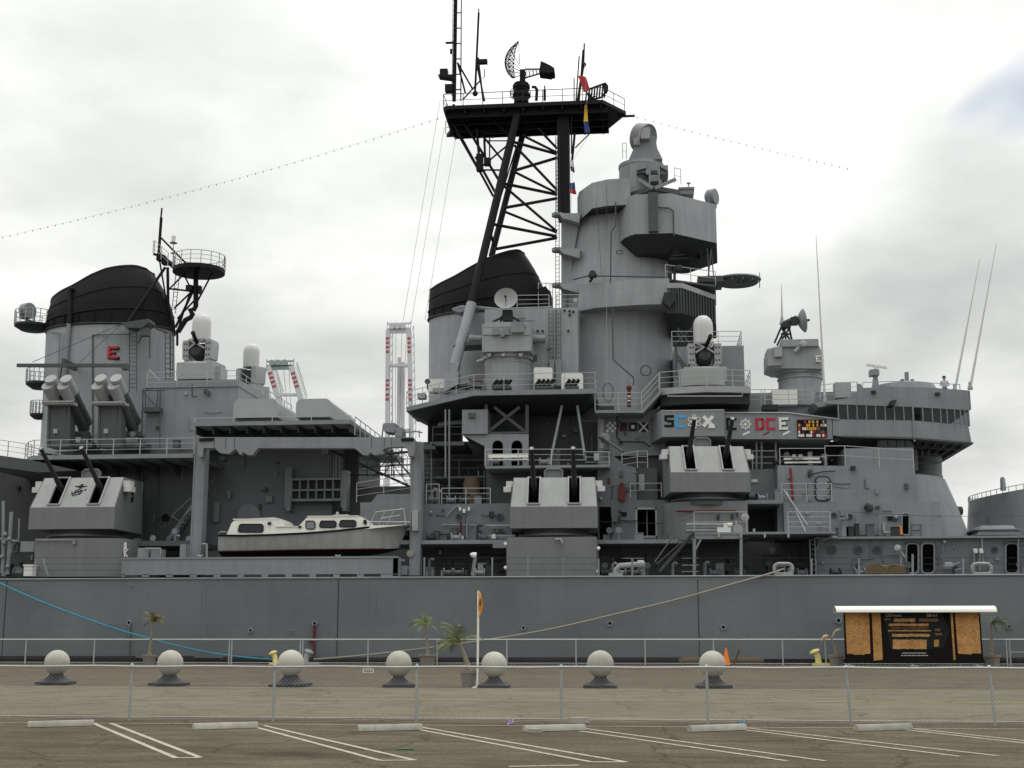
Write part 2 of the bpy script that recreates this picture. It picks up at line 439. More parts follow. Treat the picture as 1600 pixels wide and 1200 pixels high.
Y_LINE1, Y_YEL, Y_LINE2, Y_LOT = 41.0, 33.1, 25.7, 25.15
s = MB(); s.add([(-900, -300, 0), (900, -300, 0), (900, QUAY, 0), (-900, QUAY, 0)], [(0, 1, 2, 3)])
s.add([(-900, QUAY, 0), (900, QUAY, 0), (900, QUAY, -4), (-900, QUAY, -4)], [(0, 1, 2, 3)])
struct(s, 'ground', 'quayasphalt')
def slab(name, mat, y0, y1, z, x0=-900, x1=900):
    m = MB(); m.add([(x0, y0, z), (x1, y0, z), (x1, y1, z), (x0, y1, z)], [(0, 1, 2, 3)]); return struct(m, name, mat)
slab('road', 'roadasphalt', 25.55, Y_LINE1, 0.004)
slab('parking_lot', 'lotasphalt', -300, 25.3, 0.006)
def line(name, mat, y, w, z=0.010): slab(name, mat, y - w / 2, y + w / 2, z, -120, 120)
line('road_marking', 'markwhite', Y_LINE1 - 0.12, 0.2); line('road_marking', 'markwhite', Y_LINE2, 0.14)
line('road_marking', 'markyellow', Y_YEL, 0.17)
m = MB(); m.box(-300, 300, QUAY - 0.22, QUAY, 0.003, 0.09); struct(m, 'kerb', 'quayasphalt')
m, n_, l_, b_ = nodes_of('water'); b_.inputs['Base Color'].default_value = (0.02, 0.03, 0.03, 1); b_.inputs['Roughness'].default_value = 0.12
t_ = n_.new('ShaderNodeTexNoise'); t_.inputs['Scale'].default_value = 0.6; bp_ = n_.new('ShaderNodeBump'); bp_.inputs['Strength'].default_value = 0.3
l_.new(t_.outputs['Fac'], bp_.inputs['Height']); l_.new(bp_.outputs[0], b_.inputs['Normal']); MATS['water'] = m
s = MB(); s.add([(-3000, QUAY, -2.2), (3000, QUAY, -2.2), (3000, 5000, -2.2), (-3000, 5000, -2.2)], [(0, 1, 2, 3)])
struct(s, 'water', 'water')

# bay lines of the parking lot: slanted pairs that start at the stops
ends = [((146, 1131), (275, 1185.5)), ((172, 1130.5), (313, 1185)),
        ((399, 1137), (594, 1189.5)), ((412, 1134.5), (648, 1189)),
        ((655, 1141), (925, 1192)), ((657, 1137), (979, 1192)),
        ((906, 1143), (1230, 1190)), ((912, 1139), (1290, 1190)),
        ((1161, 1141), (1500, 1183)), ((1165, 1138), (1560, 1182)),
        ((1418, 1141.5), (1760, 1180)), ((1424, 1139), (1800, 1180))]
for i, (a, b) in enumerate(ends):
    a, b = G(*a), G(*b); d = (b - a); d.z = 0; d.normalize(); nrm = Vector((-d.y, d.x, 0)) * 0.042
    mk = MB(); mk.add([(*(p + sg * nrm).xy, 0.011) for p, sg in ((a, 1), (a, -1), (b, -1), (b, 1))], [(0, 1, 2, 3)])
    struct(mk, 'parking_marking', 'markwhite')
for a, b in (((275, 1185.5), (313, 1185)), ((594, 1189.5), (648, 1189)), ((925, 1192), (979, 1192)), ((795, 1199), (905, 1197))):
    a, b = G(*a), G(*b); mk = MB()
    mk.add([(a.x, a.y - .05, .012), (b.x, b.y - .05, .012), (b.x, b.y + .05, .012), (a.x, a.y + .05, .012)], [(0, 1, 2, 3)])
    struct(mk, 'parking_marking', 'markwhite')
line('parking_marking', 'markwhite', G(700, 1134.5).y, 0.07, 0.013)

# ================================================================== the battleship
SH = thing('battleship', (0, 95, 0), 'long grey battleship moored along the quay, filling the picture', 'battleship')
def part(mb, name, mat='houseg', parent=None, **k): return mb.build(name, mat, parent or SH, **k)

# ---- hull
m = MB()
fp = [(-150, 96), (-120, 82), (-95, 79.4), (-70, HY), (60, HY), (85, 79.6), (115, 84), (150, 96), (115, 108), (60, 113), (-70, 113), (-120, 109)]
m.foot(fp, ZZ(1029, HY), ZD)
hull = part(m, 'hull', 'hullgrey')
m = MB(); m.foot([(x, y + (0.02 if y < 96 else -0.02)) for x, y in fp], -3.5, ZZ(1029, HY)); part(m, 'boot_topping', 'black', hull)
m = MB(); m.tube((-70, HY - 0.03, ZD - 0.05), (60, HY - 0.03, ZD - 0.05), 0.055, n=6); part(m, 'gunwale', 'haze', hull)
m = MB(); m.box(-70, 60, HY + 0.1, 112, ZD - 0.3, ZD + 0.005); part(m, 'deck', 'deckgrey', hull)
for px in (6, 527, 1091):
    m = MB(); m.rbox(px, 906, px + 1.2, 1029, HY - 0.02, HY + 0.1); part(m, 'weld_seam', 'darkgrey', hull)
for px, yt, yb in ((316, 905, 960), (322, 905, 960), (575, 915, 960), (588, 915, 960), (1103, 935, 958), (840, 906, 958)):
    m = MB(); m.rbox(px, yt, px + 0.5, yb, HY - 0.012, HY + 0.1); part(m, 'weld_seam', 'hullgrey', hull)
for px, py, r in ((202, 973, 4.5), (392, 985, 4), (455, 987, 3), (492, 974, 4.5), (818, 981, 4), (953, 974, 4.5), (1130, 980, 4.5), (1310, 969.5, 5), (1576, 979, 4), (205, 916, 1.5), (193, 906, 1.3)):
    c = P(px, py, HY); rr = r / 26.3
    m = MB(); m.lathe(c + Vector((0, 0.02, 0)), [(rr * .55, 0), (rr, 0), (rr, 0.12), (rr * 0.55, 0.12), (rr * .55, 0.02)], 14, axis=(0, -1, 0)); o = part(m, 'discharge_port', 'haze', hull)
    m = MB(); m.lathe(c + Vector((0, 0.0, 0)), [(rr * .53, 0), (rr * .53, 0.03)], 14, axis=(0, -1, 0)); part(m, 'discharge_hole', 'black', hull)
m = MB(); m.T((202, 977, HY - .1), (200, 1026, HY - .1), 0.08); part(m, 'drain_pipe', 'hullgrey', hull)
m = MB(); m.T((491, 977, HY - .14), (490, 1027, HY - .14), 0.085); m.T((481, 1002, HY - .2), (492, 1002, HY - .2), 0.05); m.T((486, 999, HY - .2), (486, 1006, HY - .2), 0.09); part(m, 'drain_pipe', 'darkred', hull, label='dark red drain pipe with a valve')

# bulwark with freeing ports at the boat bay
m = MB(); m.rbox(190, 870, 622, 897.5, HY + 0.15, HY + 0.3)
m.rbox(190, 870, 622, 873, HY + 0.1, HY + 0.45)
slots = [190 + 5 + 37.3 * k for k in range(12)]
xs = 190
for sx in slots[:11]:
    m.rbox(xs, 897.3, sx, 901.5, HY + 0.15, HY + 0.3); xs = sx + 27
m.rbox(xs, 897.3, 622, 901.5, HY + 0.15, HY + 0.3)
m.rbox(614, 870, 622, 900, HY + 0.15, HY + 1.2)
part(m, 'bulwark', 'haze')

# ---- houses on the main deck, aft to forward
def house(x0, y0, x1, y1, Ya, Yb, mat='houseg', name='deckhouse', parent=None):
    m = MB(); m.rbox(x0, y0, x1, y1, Ya, Yb); return part(m, name, mat, parent)
hA = house(108, 703, 300, 902, 88.5, 104)
house(-40, 735, 108, 902, 94, 104, 'shadedrecess')
hB = house(302, 683, 519, 902, 91, 104, 'hullgrey')
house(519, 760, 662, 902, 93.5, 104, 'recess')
# stiffeners and pipes on the bay wall
for px in (120, 216, 246, 222):
    m = MB(); m.T((px, 712, 88.35), (px, 860, 88.35), 0.06); part(m, 'pipe', 'houseg', hA)
m = MB(); m.lathe(P(259, 809, 88.4), [(0.2, 0), (0.26, 0), (0.26, 0.12), (0.2, 0.12)], 16, axis=(0, -1, 0)); part(m, 'porthole', 'black', hA)
for px, py, w, h in ((338, 800, 9, 30), (322, 762, 8, 12), (357, 770, 7, 7), (420, 780, 10, 10), (507, 705, 12, 9), (347, 716, 9, 8)):
    house(px - w / 2, py - h / 2, px + w / 2, py + h / 2, 90.7, 91.1, 'haze', 'equipment_box', hB)
m = MB(); m.lathe(P(388, 806, 90.7), [(0, 0), (0.8, 0), (0.86, 0.06), (0.86, 0.3)], 32, axis=(0, 1, 0)); part(m, 'reel_cover', 'haze', hB)
m = MB()
for px in (519, 523, 527): m.T((px, 702, 90.8), (px, 790, 90.8), 0.05)
part(m, 'pipe', 'houseg', hB)
# stowed accommodation ladder on the bay wall
m = MB()
m.rbox(445, 730, 455, 793, 90.2, 91); m.rbox(533, 735, 543, 793, 90.2, 91)
m.rbox(455, 747, 533, 750, 90.1, 90.6); m.rbox(455, 779, 533, 783, 90.1, 90.6); m.rbox(455, 764, 533, 767, 90.2, 90.5)
for k in range(7): x = 455 + 78 * k / 6; m.rbox(x - 1, 750, x + 1, 779, 90.15, 90.5)
m.rbox(447, 790, 453, 798, 90.1, 91); m.rbox(535, 790, 541, 798, 90.1, 91)
part(m, 'accommodation_ladder', 'haze', hB)
house(456, 749, 532, 781, 90.5, 90.7, 'darkgrey', 'ladder_backing', hB)
# inclined ladder beside the bay
m = MB(); a, b = P(262, 845, 87.6), P(300, 790, 87.6)
m.bar(a, b, 0.05, 0.22); m.bar(a + Vector((0, .7, 0)), b + Vector((0, .7, 0)), 0.05, 0.22)
for k in range(9): c = a.lerp(b, (k + .5) / 9); m.box(c.x - .12, c.x + .12, c.y, c.y + .7, c.z, c.z + .03)
m.T((278, 848, 87.5), (280, 814, 87.5), 0.04); m.T((280, 814, 87.5), (268, 806, 87.5), 0.04); m.T((268, 806, 87.5), (298, 778, 87.5), 0.04); m.T((280, 814, 87.5), (303, 793, 87.5), 0.04)
part(m, 'stairway', 'haze')
# low deck edge and stores between mount and bay
house(190, 845, 302, 853, 83, 88, 'houseg', 'platform')
for r_ in ((215, 856, 232, 873), (281, 850, 290, 875), (236, 858, 252, 872), (112 - 80, 846, 54, 862)):
    house(*r_, 81, 81.8, 'haze', 'locker')
m = MB(); m.path([P(227, 860, 80.8), P(227, 857, 80.8), P(251, 857, 80.8), P(251, 866, 80.8)], 0.05); m.path([P(316, 850, 81), P(323, 850, 81), P(323, 872, 81)], 0.06); part(m, 'pipe', 'lightgrey')

# ---- 02 level platform over the aft mount, with the missile launchers
zA = ZZ(700, 84.5)
def xw(px, Y, py=700): return P(px, py, Y).x
fpA = [(xw(52, 84.5), 84.5), (xw(302, 84.5), 84.5), (xw(302, 84.5), 100), (xw(40, 87), 100), (xw(40, 87), 87), (xw(44, 85.4), 85.4)]
m = MB(); m.foot(fpA, zA - 0.28, zA); platA = part(m, 'platform', 'haze')
m = MB(); m.rail([(xw(44, 86), 92, zA), (xw(40, 87), 87, zA), (xw(44, 85.4), 85.4, zA), (xw(52, 84.5), 84.6, zA), (xw(302, 84.5), 84.6, zA)]); part(m, 'railing', 'railgrey', platA)
m = MB()
for k in range(8): x = xw(60 + 32 * k, 85); m.loft([[(x - .05, 84.8, zA - .28), (x - .05, 88.5, zA - .28), (x - .05, 88.5, zA - 1.0)], [(x + .05, 84.8, zA - .28), (x + .05, 88.5, zA - .28), (x + .05, 88.5, zA - 1.0)]])
part(m, 'bracket', 'houseg', platA)
# after gallery at the edge of the picture
m = MB(); m.rpoly([(-60, 703), (45, 718), (120, 735), (60, 738), (-60, 722)], 84.5, 95); plat0 = part(m, 'platform', 'houseg')
m = MB(); m.rail([P(-60, 702, 84.6), P(48, 718, 84.6)], h=1.0); part(m, 'railing', 'railgrey', plat0)
m = MB()
for a, b in (((75, 707), (120, 714)), ((70, 716), (118, 726)), ((60, 708), (60, 730))): m.T((*a, 87.5), (*b, 87.5), 0.045)
part(m, 'strut', 'railgrey', plat0)
m = MB()
for a, b, r_ in (((5, 783), (5, 900), .1), ((18, 800), (12, 898), .12), ((0, 842), (27, 846), .08), ((30, 810), (29, 846), .05), ((8, 830), (2, 895), .07), ((20, 850), (8, 900), .06)): m.T((*a, 81.5), (*b, 81.5), r_)
for px, py in ((8, 835), (14, 842), (6, 848), (3, 870), (12, 885)): m.sphere(P(px, py, 81.3), 0.14, 8, 6)
part(m, 'gangway_rigging', 'haze')
m = MB(); m.rbox(37, 884, 50, 900, 80, 80.6); m.rbox(36, 882, 51, 884.5, 79.95, 80.65); part(m, 'deck_locker', 'white', label='small white deck locker')

# ---- upper aft house with the close-in gun
hC = house(228, 594, 371, 703, 89, 103.5, 'haze')
m = MB(); zC = ZZ(594, 89)
m.box(P(228, 594, 89).x - .1, P(371, 594, 89).x + .15, 88.9, 103.6, zC, zC + 0.08); part(m, 'roof_edge', 'haze', hC)
m = MB(); x0, x1 = P(230, 594, 89).x, P(371, 594, 89).x
m.rail([(x0, 100, zC), (x0, 89, zC), (x1, 89, zC), (x1, 103.4, zC)], h=1.15, gap=2.2); part(m, 'railing', 'railgrey', hC)
m = MB(); m.T((250, 595, 89.2), (232, 577, 89.2), 0.04); part(m, 'stay', 'railgrey', hC)
# ladder rack and piping on its side
m = MB()
for a, b in (((223, 608), (223, 642)), ((227, 608), (227, 642)), ((247, 608), (244, 642)), ((251, 608), (249, 642)), ((222, 610), (258, 610)), ((222, 641), (250, 641)), ((222, 610), (247, 638)), ((222, 643), (222, 700)), ((250, 643), (250, 700))): m.T((*a, 88.5), (*b, 88.5), 0.05)
m.rbox(222, 636, 249, 643, 88.2, 88.9)
part(m, 'ladder_rack', 'houseg', hC)

# ---- platform above the boat bay with the box launchers
zB = ZZ(650, 84.2)
xB0, xB1 = P(303, 652, 84.2).x, P(547, 652, 84.2).x
m = MB(); m.box(xB0, xB1, 84.2, 104, zB - 0.26, zB); platB = part(m, 'platform', 'haze')
m = MB()
for k in range(10):
    x = xB0 + 0.1 + (xB1 - xB0 - 0.2) * k / 9; m.box(x - .05, x + .05, 84.5, 91, zB - .75, zB - .26)
for y in (86.4, 88.8): m.box(xB0 + .1, xB1 - .1, y, y + .12, zB - .6, zB - .26)
part(m, 'girder', 'darkgrey', platB)
m = MB(); m.rail([(xB0, 84.4, zB), (xB1, 84.4, zB)], h=0.3, n=1, gap=2.4); m.rail([(xB1 + .25, 84.6, zB - .95), (xB1 + .25, 104, zB - .95)], h=1.2, n=3, gap=1.6); part(m, 'railing', 'railgrey', platB)
# ---- funnels: grey oval casing, black raked cap
def funnel(x0, x1, x0b, x1b, y_edge, y_bot, Yc, ry, prof, xr_mid, letter=None):
    """casing between pixel columns; prof = pixel outline of the cap's top from aft to forward"""
    m = MB(); m.rcyl(x0, x1, y_edge, y_bot, Yc, 48, x0b, x1b, ry); f = part(m, 'funnel', 'towergrey')
    n = 48; cxw = (P(x0, y_edge, Yc).x + P(x1, y_edge, Yc).x) / 2; rw = (P(x1, y_edge, Yc).x - P(x0, y_edge, Yc).x) / 2
    zb = ZZ(y_edge, Yc - rw * ry, (x0 + x1) / 2)
    pr = [Vector((P(x, y, Yc).x, Yc, P(x, y, Yc - rw * ry * .55).z)) for x, y in prof]
    def ztop(x, Yn):
        py = prof[-1][1]
        if x <= pr[0].x: py = prof[0][1]
        else:
            for (a, b, pa, pb) in zip(pr, pr[1:], prof, prof[1:]):
                if x <= b.x: py = pa[1] + (pb[1] - pa[1]) * (x - a.x) / max(b.x - a.x, 1e-6); break
        return P((prof[0][0] + prof[-1][0]) / 2, py, Yn).z
    xl, xr = pr[0].x, pr[-1].x; xm = P(xr_mid, prof[-1][1], Yc).x
    rings = []
    for k in range(9):
        t = k / 8; ring = []
        for i in range(n):
            a = 2 * math.pi * i / n; u = (math.cos(a) + 1) / 2
            bx = cxw + rw * 1.015 * math.cos(a); tx = xl + (xr - xl) * u
            bz = zb - 0.02; tz = ztop(tx, Yc - abs(rw * ry * 0.71 * math.sin(a)))
            bul = math.sin(t * math.pi / 2)
            x = bx + (tx - bx) * (t ** 1.8)
            y = Yc + rw * ry * 1.015 * math.sin(a) * (1 - 0.30 * t ** 2.2)
            ring.append((x, y, bz + (tz - bz) * bul if False else bz + (tz - bz) * t))
        rings.append(ring)
    m = MB(); m.loft(rings); cap = part(m, 'funnel_cap', 'black', f, label='black raked funnel cap')
    m = MB(); m.path(rings[-1] + [rings[-1][0]], 0.07); part(m, 'cap_rim', 'darkgrey', f)
    m = MB(); m.path([Vector(p) + Vector((0, -.04, 0)) for p in rings[2]] + [rings[2][0]], 0.06); m.path([Vector(p) + Vector((0, -.02, 0)) for p in rings[5]] + [rings[5][0]], 0.035)
    for i in range(n // 2 + 2, n - 1, 2): m.tube(Vector(rings[0][i]) + Vector((0, -.05, 0)), Vector(rings[2][i]) + Vector((0, -.05, 0)), 0.06, n=4)
    part(m, 'cap_stiffener', 'black', f)
    m = MB(); m.path([Vector(p) + Vector((0, 0, -.04)) for p in rings[0]] + [Vector(rings[0][0]) + Vector((0, 0, -.04))], 0.09); part(m, 'casing_band', 'darkgrey', f)
    return f, rw, cxw, zb
f1, rw1, cx1, zb1 = funnel(77, 271, 67, 273, 503, 703, 95, 0.62,
    [(82, 474), (90, 464), (110, 453), (135, 443), (160, 429), (185, 419), (205, 416), (222, 416), (234, 421), (240, 430)], 258)
Yf = lambda px, py: 95 - rw1 * 0.62 * math.sqrt(max(0.02, 1 - ((P(px, py, 92.5).x - cx1) / rw1) ** 2)) - 0.06
m = MB(); m.T((109, 450, 92.6), (109, 505, 91.9), 0.16, 8); m.sphere(P(112, 452, 92.6), 0.2, 8, 6); part(m, 'steam_pipe', 'black', f1)
m = MB(); m.T((108, 505, 92.0), (101, 590, 92.0), 0.16, 8); m.T((93, 520, 92.2), (91, 600, 92.0), 0.07)
m.path([P(80, 520, 92.6), P(92, 519, 92.2), P(94, 523, 92.2)], 0.07); part(m, 'steam_pipe', 'haze', f1)
m = MB(); m.path([P(145, 700, 91.8), P(145, 523, 91.9), P(205, 522, 91.8)], 0.06); m.T((243, 513, 92), (262, 520, 92.6), .06); m.T((234, 514, 91.8), (234, 560, 91.8), 0.05); part(m, 'pipe', 'houseg', f1)
m = MB(); m.ladder(P(208, 612, 92.0), P(208, 500, 92.0), 0.55, 0.035); part(m, 'ladder', 'houseg', f1)
m = MB(); m.ladder(P(262, 600, 91.9), P(262, 520, 91.9), 0.35, 0.04, .35); m.ladder(P(268, 600, 91.9), P(269, 520, 91.9), 0.2, 0.05, .5); part(m, 'ladder', 'houseg', f1)
m = MB(); m.rpoly([(190, 504), (232, 498), (233, 503), (222, 512), (196, 512)], 90.9, 92.2); m.rbox(218, 512, 231, 524, 91, 91.6); m.T((222, 524, 91.3), (216, 536, 91.8), 0.05); part(m, 'floodlight_box', 'houseg', f1)
# red letter on the casing
m = MB()
for r_ in ((168, 541, 172, 560), (168, 541, 184, 544.6), (168, 548.8, 179, 552.2), (168, 556.4, 184, 560)): m.rbox(*r_, 91.95, 92.3)
part(m, 'letter_backing', 'black', f1).location = (0.07, 0.05, -0.07)
m = MB()
for r_ in ((168, 541, 172, 560), (172, 541, 184, 544.6), (172, 548.8, 179, 552.2), (172, 556.4, 184, 560)): m.rbox(*r_, 91.95, 92.3)
part(m, 'letter', 'red', f1, label='red painted letter E')
# galleries on the after side of the casing
def gallery(x0, x1, py, Yc, h, parent, thick=0.3, depth=1.0, rail=True, mat='houseg', cone=0.0):
    m = MB(); c0, c1 = P(x0, py, Yc), P(x1, py, Yc); r = (c1.x - c0.x) / 2; c = (c0 + c1) / 2
    m.lathe((c.x, Yc, c.z), [(r * (1 - cone), -thick), (r, -thick * .35), (r, 0)], 24, 1.0, depth); g = part(m, 'gallery', mat, parent)
    if rail:
        m = MB(); m.rail([(c.x + r * math.cos(t), Yc + r * depth * math.sin(t), c.z) for t in [k * math.pi / 8 for k in range(17)]], h=h, gap=0.7, n=3); part(m, 'railing', 'railgrey', parent)
    return g, c, r
gallery(25, 79, 508, 94.3, 1.05, f1, 0.45, 1.0, mat='darkgrey', cone=.35)
gallery(42, 80, 598, 94.0, 1.0, f1, 0.5, 1.0, mat='darkgrey', cone=.5)
gallery(48, 74, 647, 94.0, 0.95, f1, 0.4, 1.0, mat='darkgrey', cone=.5)
# yard with stays
m = MB(); m.bar(P(27, 571, 89.6), P(196, 571, 89.6), 0.22, 0.24); m.rbox(190, 568, 199, 577, 89.4, 89.9); m.rbox(96, 560, 100, 570, 89.5, 91.8); m.T((94, 590, 91.6), (97, 572, 89.7), .05); part(m, 'yard', 'houseg', f1)
m = MB(); m.T((198, 503, 91.2), (50, 566, 89.6), 0.025, 4); m.T((190, 506, 91.2), (125, 566, 89.6), 0.02, 4); part(m, 'stay', 'houseg', f1)

# ---- stump mast abaft the second funnel
m = MB()
def tr(a, b, r, Y=94.5, Y2=None): m.tube(P(*a, Y), P(*b, Y2 or Y), r)
tr((253, 325), (251, 345), .07); tr((252, 340), (248, 397), .12); tr((240, 397), (253, 400), .1); tr((247, 396), (277, 421), .2); tr((252, 372), (299, 420), .08)
tr((262, 418), (263, 493), .12); tr((249, 405), (263, 488), .07); tr((258, 418), (200, 503), .11, 94, 91.8); tr((263, 451), (300, 455), .07); tr((274, 512), (303, 452), .1); tr((277, 518), (296, 460), .07)
tr((272, 482), (300, 455), .07); tr((277, 498), (305, 468), .07); tr((268, 505), (263, 480), .15); tr((332, 426), (309, 470), .07); tr((300, 455), (285, 424), .07); tr((264, 452), (292, 424), .06); tr((270, 500), (272, 525), .14); tr((277, 516), (277, 540), .1)
m.path([P(306, 424, 94.3), P(306, 478, 94.3), P(303, 484, 94.3), P(297, 484, 94.3), P(301, 491, 94.3), P(298, 496, 94.3), P(290, 500, 94.3), P(278, 519, 94.3)], 0.2, 8)
m.rbox(244, 398, 256, 406, 94.2, 94.8); m.rbox(252, 404, 262, 412, 94.2, 94.8); m.rbox(290, 445, 300, 453, 94, 94.6); m.rbox(309, 446, 313, 458, 94, 94.4)
mast2 = part(m, 'stump_mast', 'mastblack')
m = MB(); m.ladder(P(271, 490, 94.4), P(278, 424, 94.4), .3, .03); part(m, 'ladder', 'darkgrey', mast2)
gallery(272, 350, 421, 94.5, 1.0, mast2, 0.3, 1.0, mat='mastblack')
m = MB()
for k in range(5): x = 283 + 14 * k; m.bar(P(x, 424, 93) , P(x, 424, 96), .08, .3)
part(m, 'girder', 'mastblack', mast2)
m = MB(); m.rail([P(239, 396, 94.5), P(241, 396, 93.6), P(262, 415, 93.8)], h=1.0, gap=.8); part(m, 'railing', 'railgrey', mast2)
m = MB(); m.T((271, 420, 94), (271, 380, 94), .035); m.lathe(P(271, 380, 94), [(0.3, 0), (0.3, 0.03)], 12); m.lathe(P(271, 396, 94), [(0.22, 0), (0.22, 0.03)], 12); part(m, 'antenna_pole', 'lightgrey', mast2)
m = MB(); m.lathe(P(271, 378, 94), [(0.0, 0), (0.14, 0.02), (0.16, 0.45), (0, 0.5)], 14); part(m, 'antenna_pot', 'white', mast2)

# ---- forward funnel
f2, rw2, cx2, zb2 = funnel(671, 858, 670, 880, 484, 660, 95, 0.62,
    [(672, 452), (690, 442), (715, 431), (740, 417), (765, 404), (785, 397), (800, 393), (812, 392), (819, 398)], 840)
m = MB(); m.rbox(846, 455, 860, 479, 92.5, 95); m.rpoly([(840, 452), (852, 447), (860, 456), (860, 462), (846, 462)], 92.6, 94.5); part(m, 'vent_box', 'black', f2)
m = MB(); m.path([P(708, 484, 91.5), P(720, 480, 91), P(740, 480, 90.9), P(780, 484, 90.8), P(862, 481, 90.8)], .12); m.rpoly([(708, 485), (735, 477), (745, 480), (718, 488)], 90.8, 92); part(m, 'catwalk', 'haze', f2)
m = MB(); m.rail([P(808, 482, 90.9), P(858, 481, 90.9)], h=.95, n=3, gap=1.9); m.rail([(P(x_, 478, 92).x, 92.8 + .12 * i_, ZZ(479, 92.5)) for i_, x_ in enumerate((840, 852, 858, 862))], h=1.9, n=3, gap=.8); part(m, 'railing', 'railgrey', f2)

# ---- middle casing between funnel and tower (flat side, tower base curved)
m = MB(); m.rbox(757, 482, 905, 642, 90.6, 100); casing = part(m, 'casing', 'towergrey')
m = MB(); m.rbox(904.5, 484, 905.5, 640, 90.55, 90.7); m.rbox(868, 484, 868.6, 640, 90.57, 90.7); part(m, 'weld_seam', 'houseg', casing)
m = MB(); m.ladder(P(861, 585, 90.4), P(861, 484, 90.4), .3, .03); m.ladder(P(873, 585, 90.4), P(873, 484, 90.4), .3, .03); part(m, 'ladder', 'houseg', casing)
for r_ in ((859, 562, 866, 606), (868, 562, 877, 606)): house(*r_, 89.9, 90.5, 'haze', 'cable_trunk', casing)
m = MB()
for px, py in ((840, 517), (848, 517), (888, 517), (882, 485), (890, 486), (896, 487), (890, 492)): m.sphere(P(px, py, 90.5), .09, 8, 6)
part(m, 'lamp', 'darkgrey', casing)
# dark grey lower leg of the mast tripod, standing on the platform
m = MB(); m.T((737, 474, 90.6), (711, 570, 89.4), .36, 12); m.rpoly([(705, 566), (718, 566), (713, 584), (700, 584)], 89, 89.8); m.rpoly([(694, 585), (716, 580), (716, 600), (694, 612)], 88.8, 90); part(m, 'mast_leg', 'towergrey')
m = MB(); m.rpoly([(708, 541), (716, 534), (757, 533), (757, 538), (716, 540)], 89.6, 91.5); part(m, 'bracket', 'houseg', casing)

# ---- fire control tower
Yt = 95.0
m = MB(); m.rcyl(880, 1052, 478, 646, Yt, 56, 868, 1050, .58); tower = part(m, 'fire_control_tower', 'towergrey')
m = MB()
rings = []
for (x0, x1, py) in ((878, 1050, 482), (880, 1048, 430), (890, 1046, 390), (902, 1046, 330), (906, 1046, 288)):
    c0, c1 = P(x0, py, Yt), P(x1, py, Yt); r = (c1.x - c0.x) / 2; cx_ = (c0.x + c1.x) / 2
    z = ZZ(py, Yt - r * .58, 960)
    rings.append([(cx_ + r * math.cos(2 * math.pi * i / 56), Yt + .58 * r * math.sin(2 * math.pi * i / 56), z) for i in range(56)])
m.loft(rings); part(m, 'tower_shaft', 'towergrey', tower)
def fpx(pts, py): return [(P(x, py, Y).x, Y) for x, Y in pts]
# band round the tower at the open gallery, slatted on its forward side
zb_, zt_ = ZZ(476, 91.0, 1000), ZZ(436, 91.0, 1000)
m = MB(); m.foot(fpx([(905, 92.4), (930, 91.6), (1000, 91), (1046, 91), (1046, 97), (905, 98)], 455), zb_, zt_); part(m, 'tower_band', 'towergrey', tower)
zl_, zh_ = ZZ(490, 91.0, 1060), ZZ(441, 91.0, 1060)
slat_fp = fpx([(1042, 90.9), (1066, 91.0), (1118, 94.6), (1118, 99), (1042, 99)], 465)
m = MB(); m.foot([(x, y + .12) for x, y in slat_fp], zl_, zh_ - .5); box_s = part(m, 'slatted_housing', 'houseg', tower)
m = MB(); m.loft([[(x, y, z + .0) for x, y in slat_fp] for z in (zh_ - .42, zh_ - .05)]); part(m, 'coping', 'lightgrey', tower)
for (a, b, cnt) in ((slat_fp[0], slat_fp[1], 6), (slat_fp[1], slat_fp[2], 12)):
    for k in range(cnt):
        t = (k + .5) / cnt; x, y = a[0] + (b[0] - a[0]) * t, a[1] + (b[1] - a[1]) * t
        s_ = MB(); s_.box(x - .04, x + .04, y - .1, y + .16, zl_, zh_ - .43); part(s_, 'slat', 'houseg', tower)
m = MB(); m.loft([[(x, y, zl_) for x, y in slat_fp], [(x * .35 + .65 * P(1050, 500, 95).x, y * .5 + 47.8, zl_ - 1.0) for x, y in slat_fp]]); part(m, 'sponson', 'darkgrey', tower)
m = MB(); m.rpoly([(1034, 470), (1038, 457), (1058, 455), (1054, 470), (1046, 480)], 90.3, 91); part(m, 'vent_hood', 'darkgrey', tower)
# open gallery forward with a round end
g_fp = fpx([(1040, 91.3), (1118, 93.5), (1118, 99), (1040, 99)], 436)
zg = ZZ(438, 92.0, 1080)
m = MB(); m.foot(g_fp, zg - .12, zg); part(m, 'gallery_deck', 'houseg', tower)
m = MB(); m.rail([(g_fp[0][0], g_fp[0][1], zg), (g_fp[1][0], g_fp[1][1], zg)], h=1.0, n=2); part(m, 'railing', 'railgrey', tower)
gallery(1117, 1188, 437, 96, .35, tower, .30, 1.0, rail=False, cone=.12)
m = MB(); m.rpoly([(877, 336), (906, 336), (898, 388), (890, 440), (884, 480), (877, 480)], 93.9, 94.2); part(m, 'fin_plate', 'towergrey', tower)
m = MB(); m.rbox(1090, 431, 1130, 440, 94.5, 97); m.T((1105, 388, 93.5), (1108, 436, 93.5), .05); m.T((1111, 390, 93.5), (1106, 440, 93.5), .05); m.T((1111, 390, 93.7), (1115, 432, 93.7), .04); m.T((1187, 450, 96), (1187, 426, 96), .03); part(m, 'strut', 'houseg', tower)
m = MB(); cg = P(1152.5, 437, 96); rg = P(1188, 437, 96).x - cg.x
m.path([(cg.x + rg * math.cos(t), 96 + rg * math.sin(t), cg.z - .04) for t in [k * math.pi / 16 for k in range(33)]], .07, 6); part(m, 'gallery_rim', 'lightgrey', tower)
m = MB()
for t in (-2.4, -1.9, -1.4, -.9, -.4): m.bar((cg.x, 96, cg.z - .36), (cg.x + rg * .98 * math.cos(t), 96 + rg * .98 * math.sin(t), cg.z - .28), .06, .1)
part(m, 'girder', 'haze', tower)
m = MB()
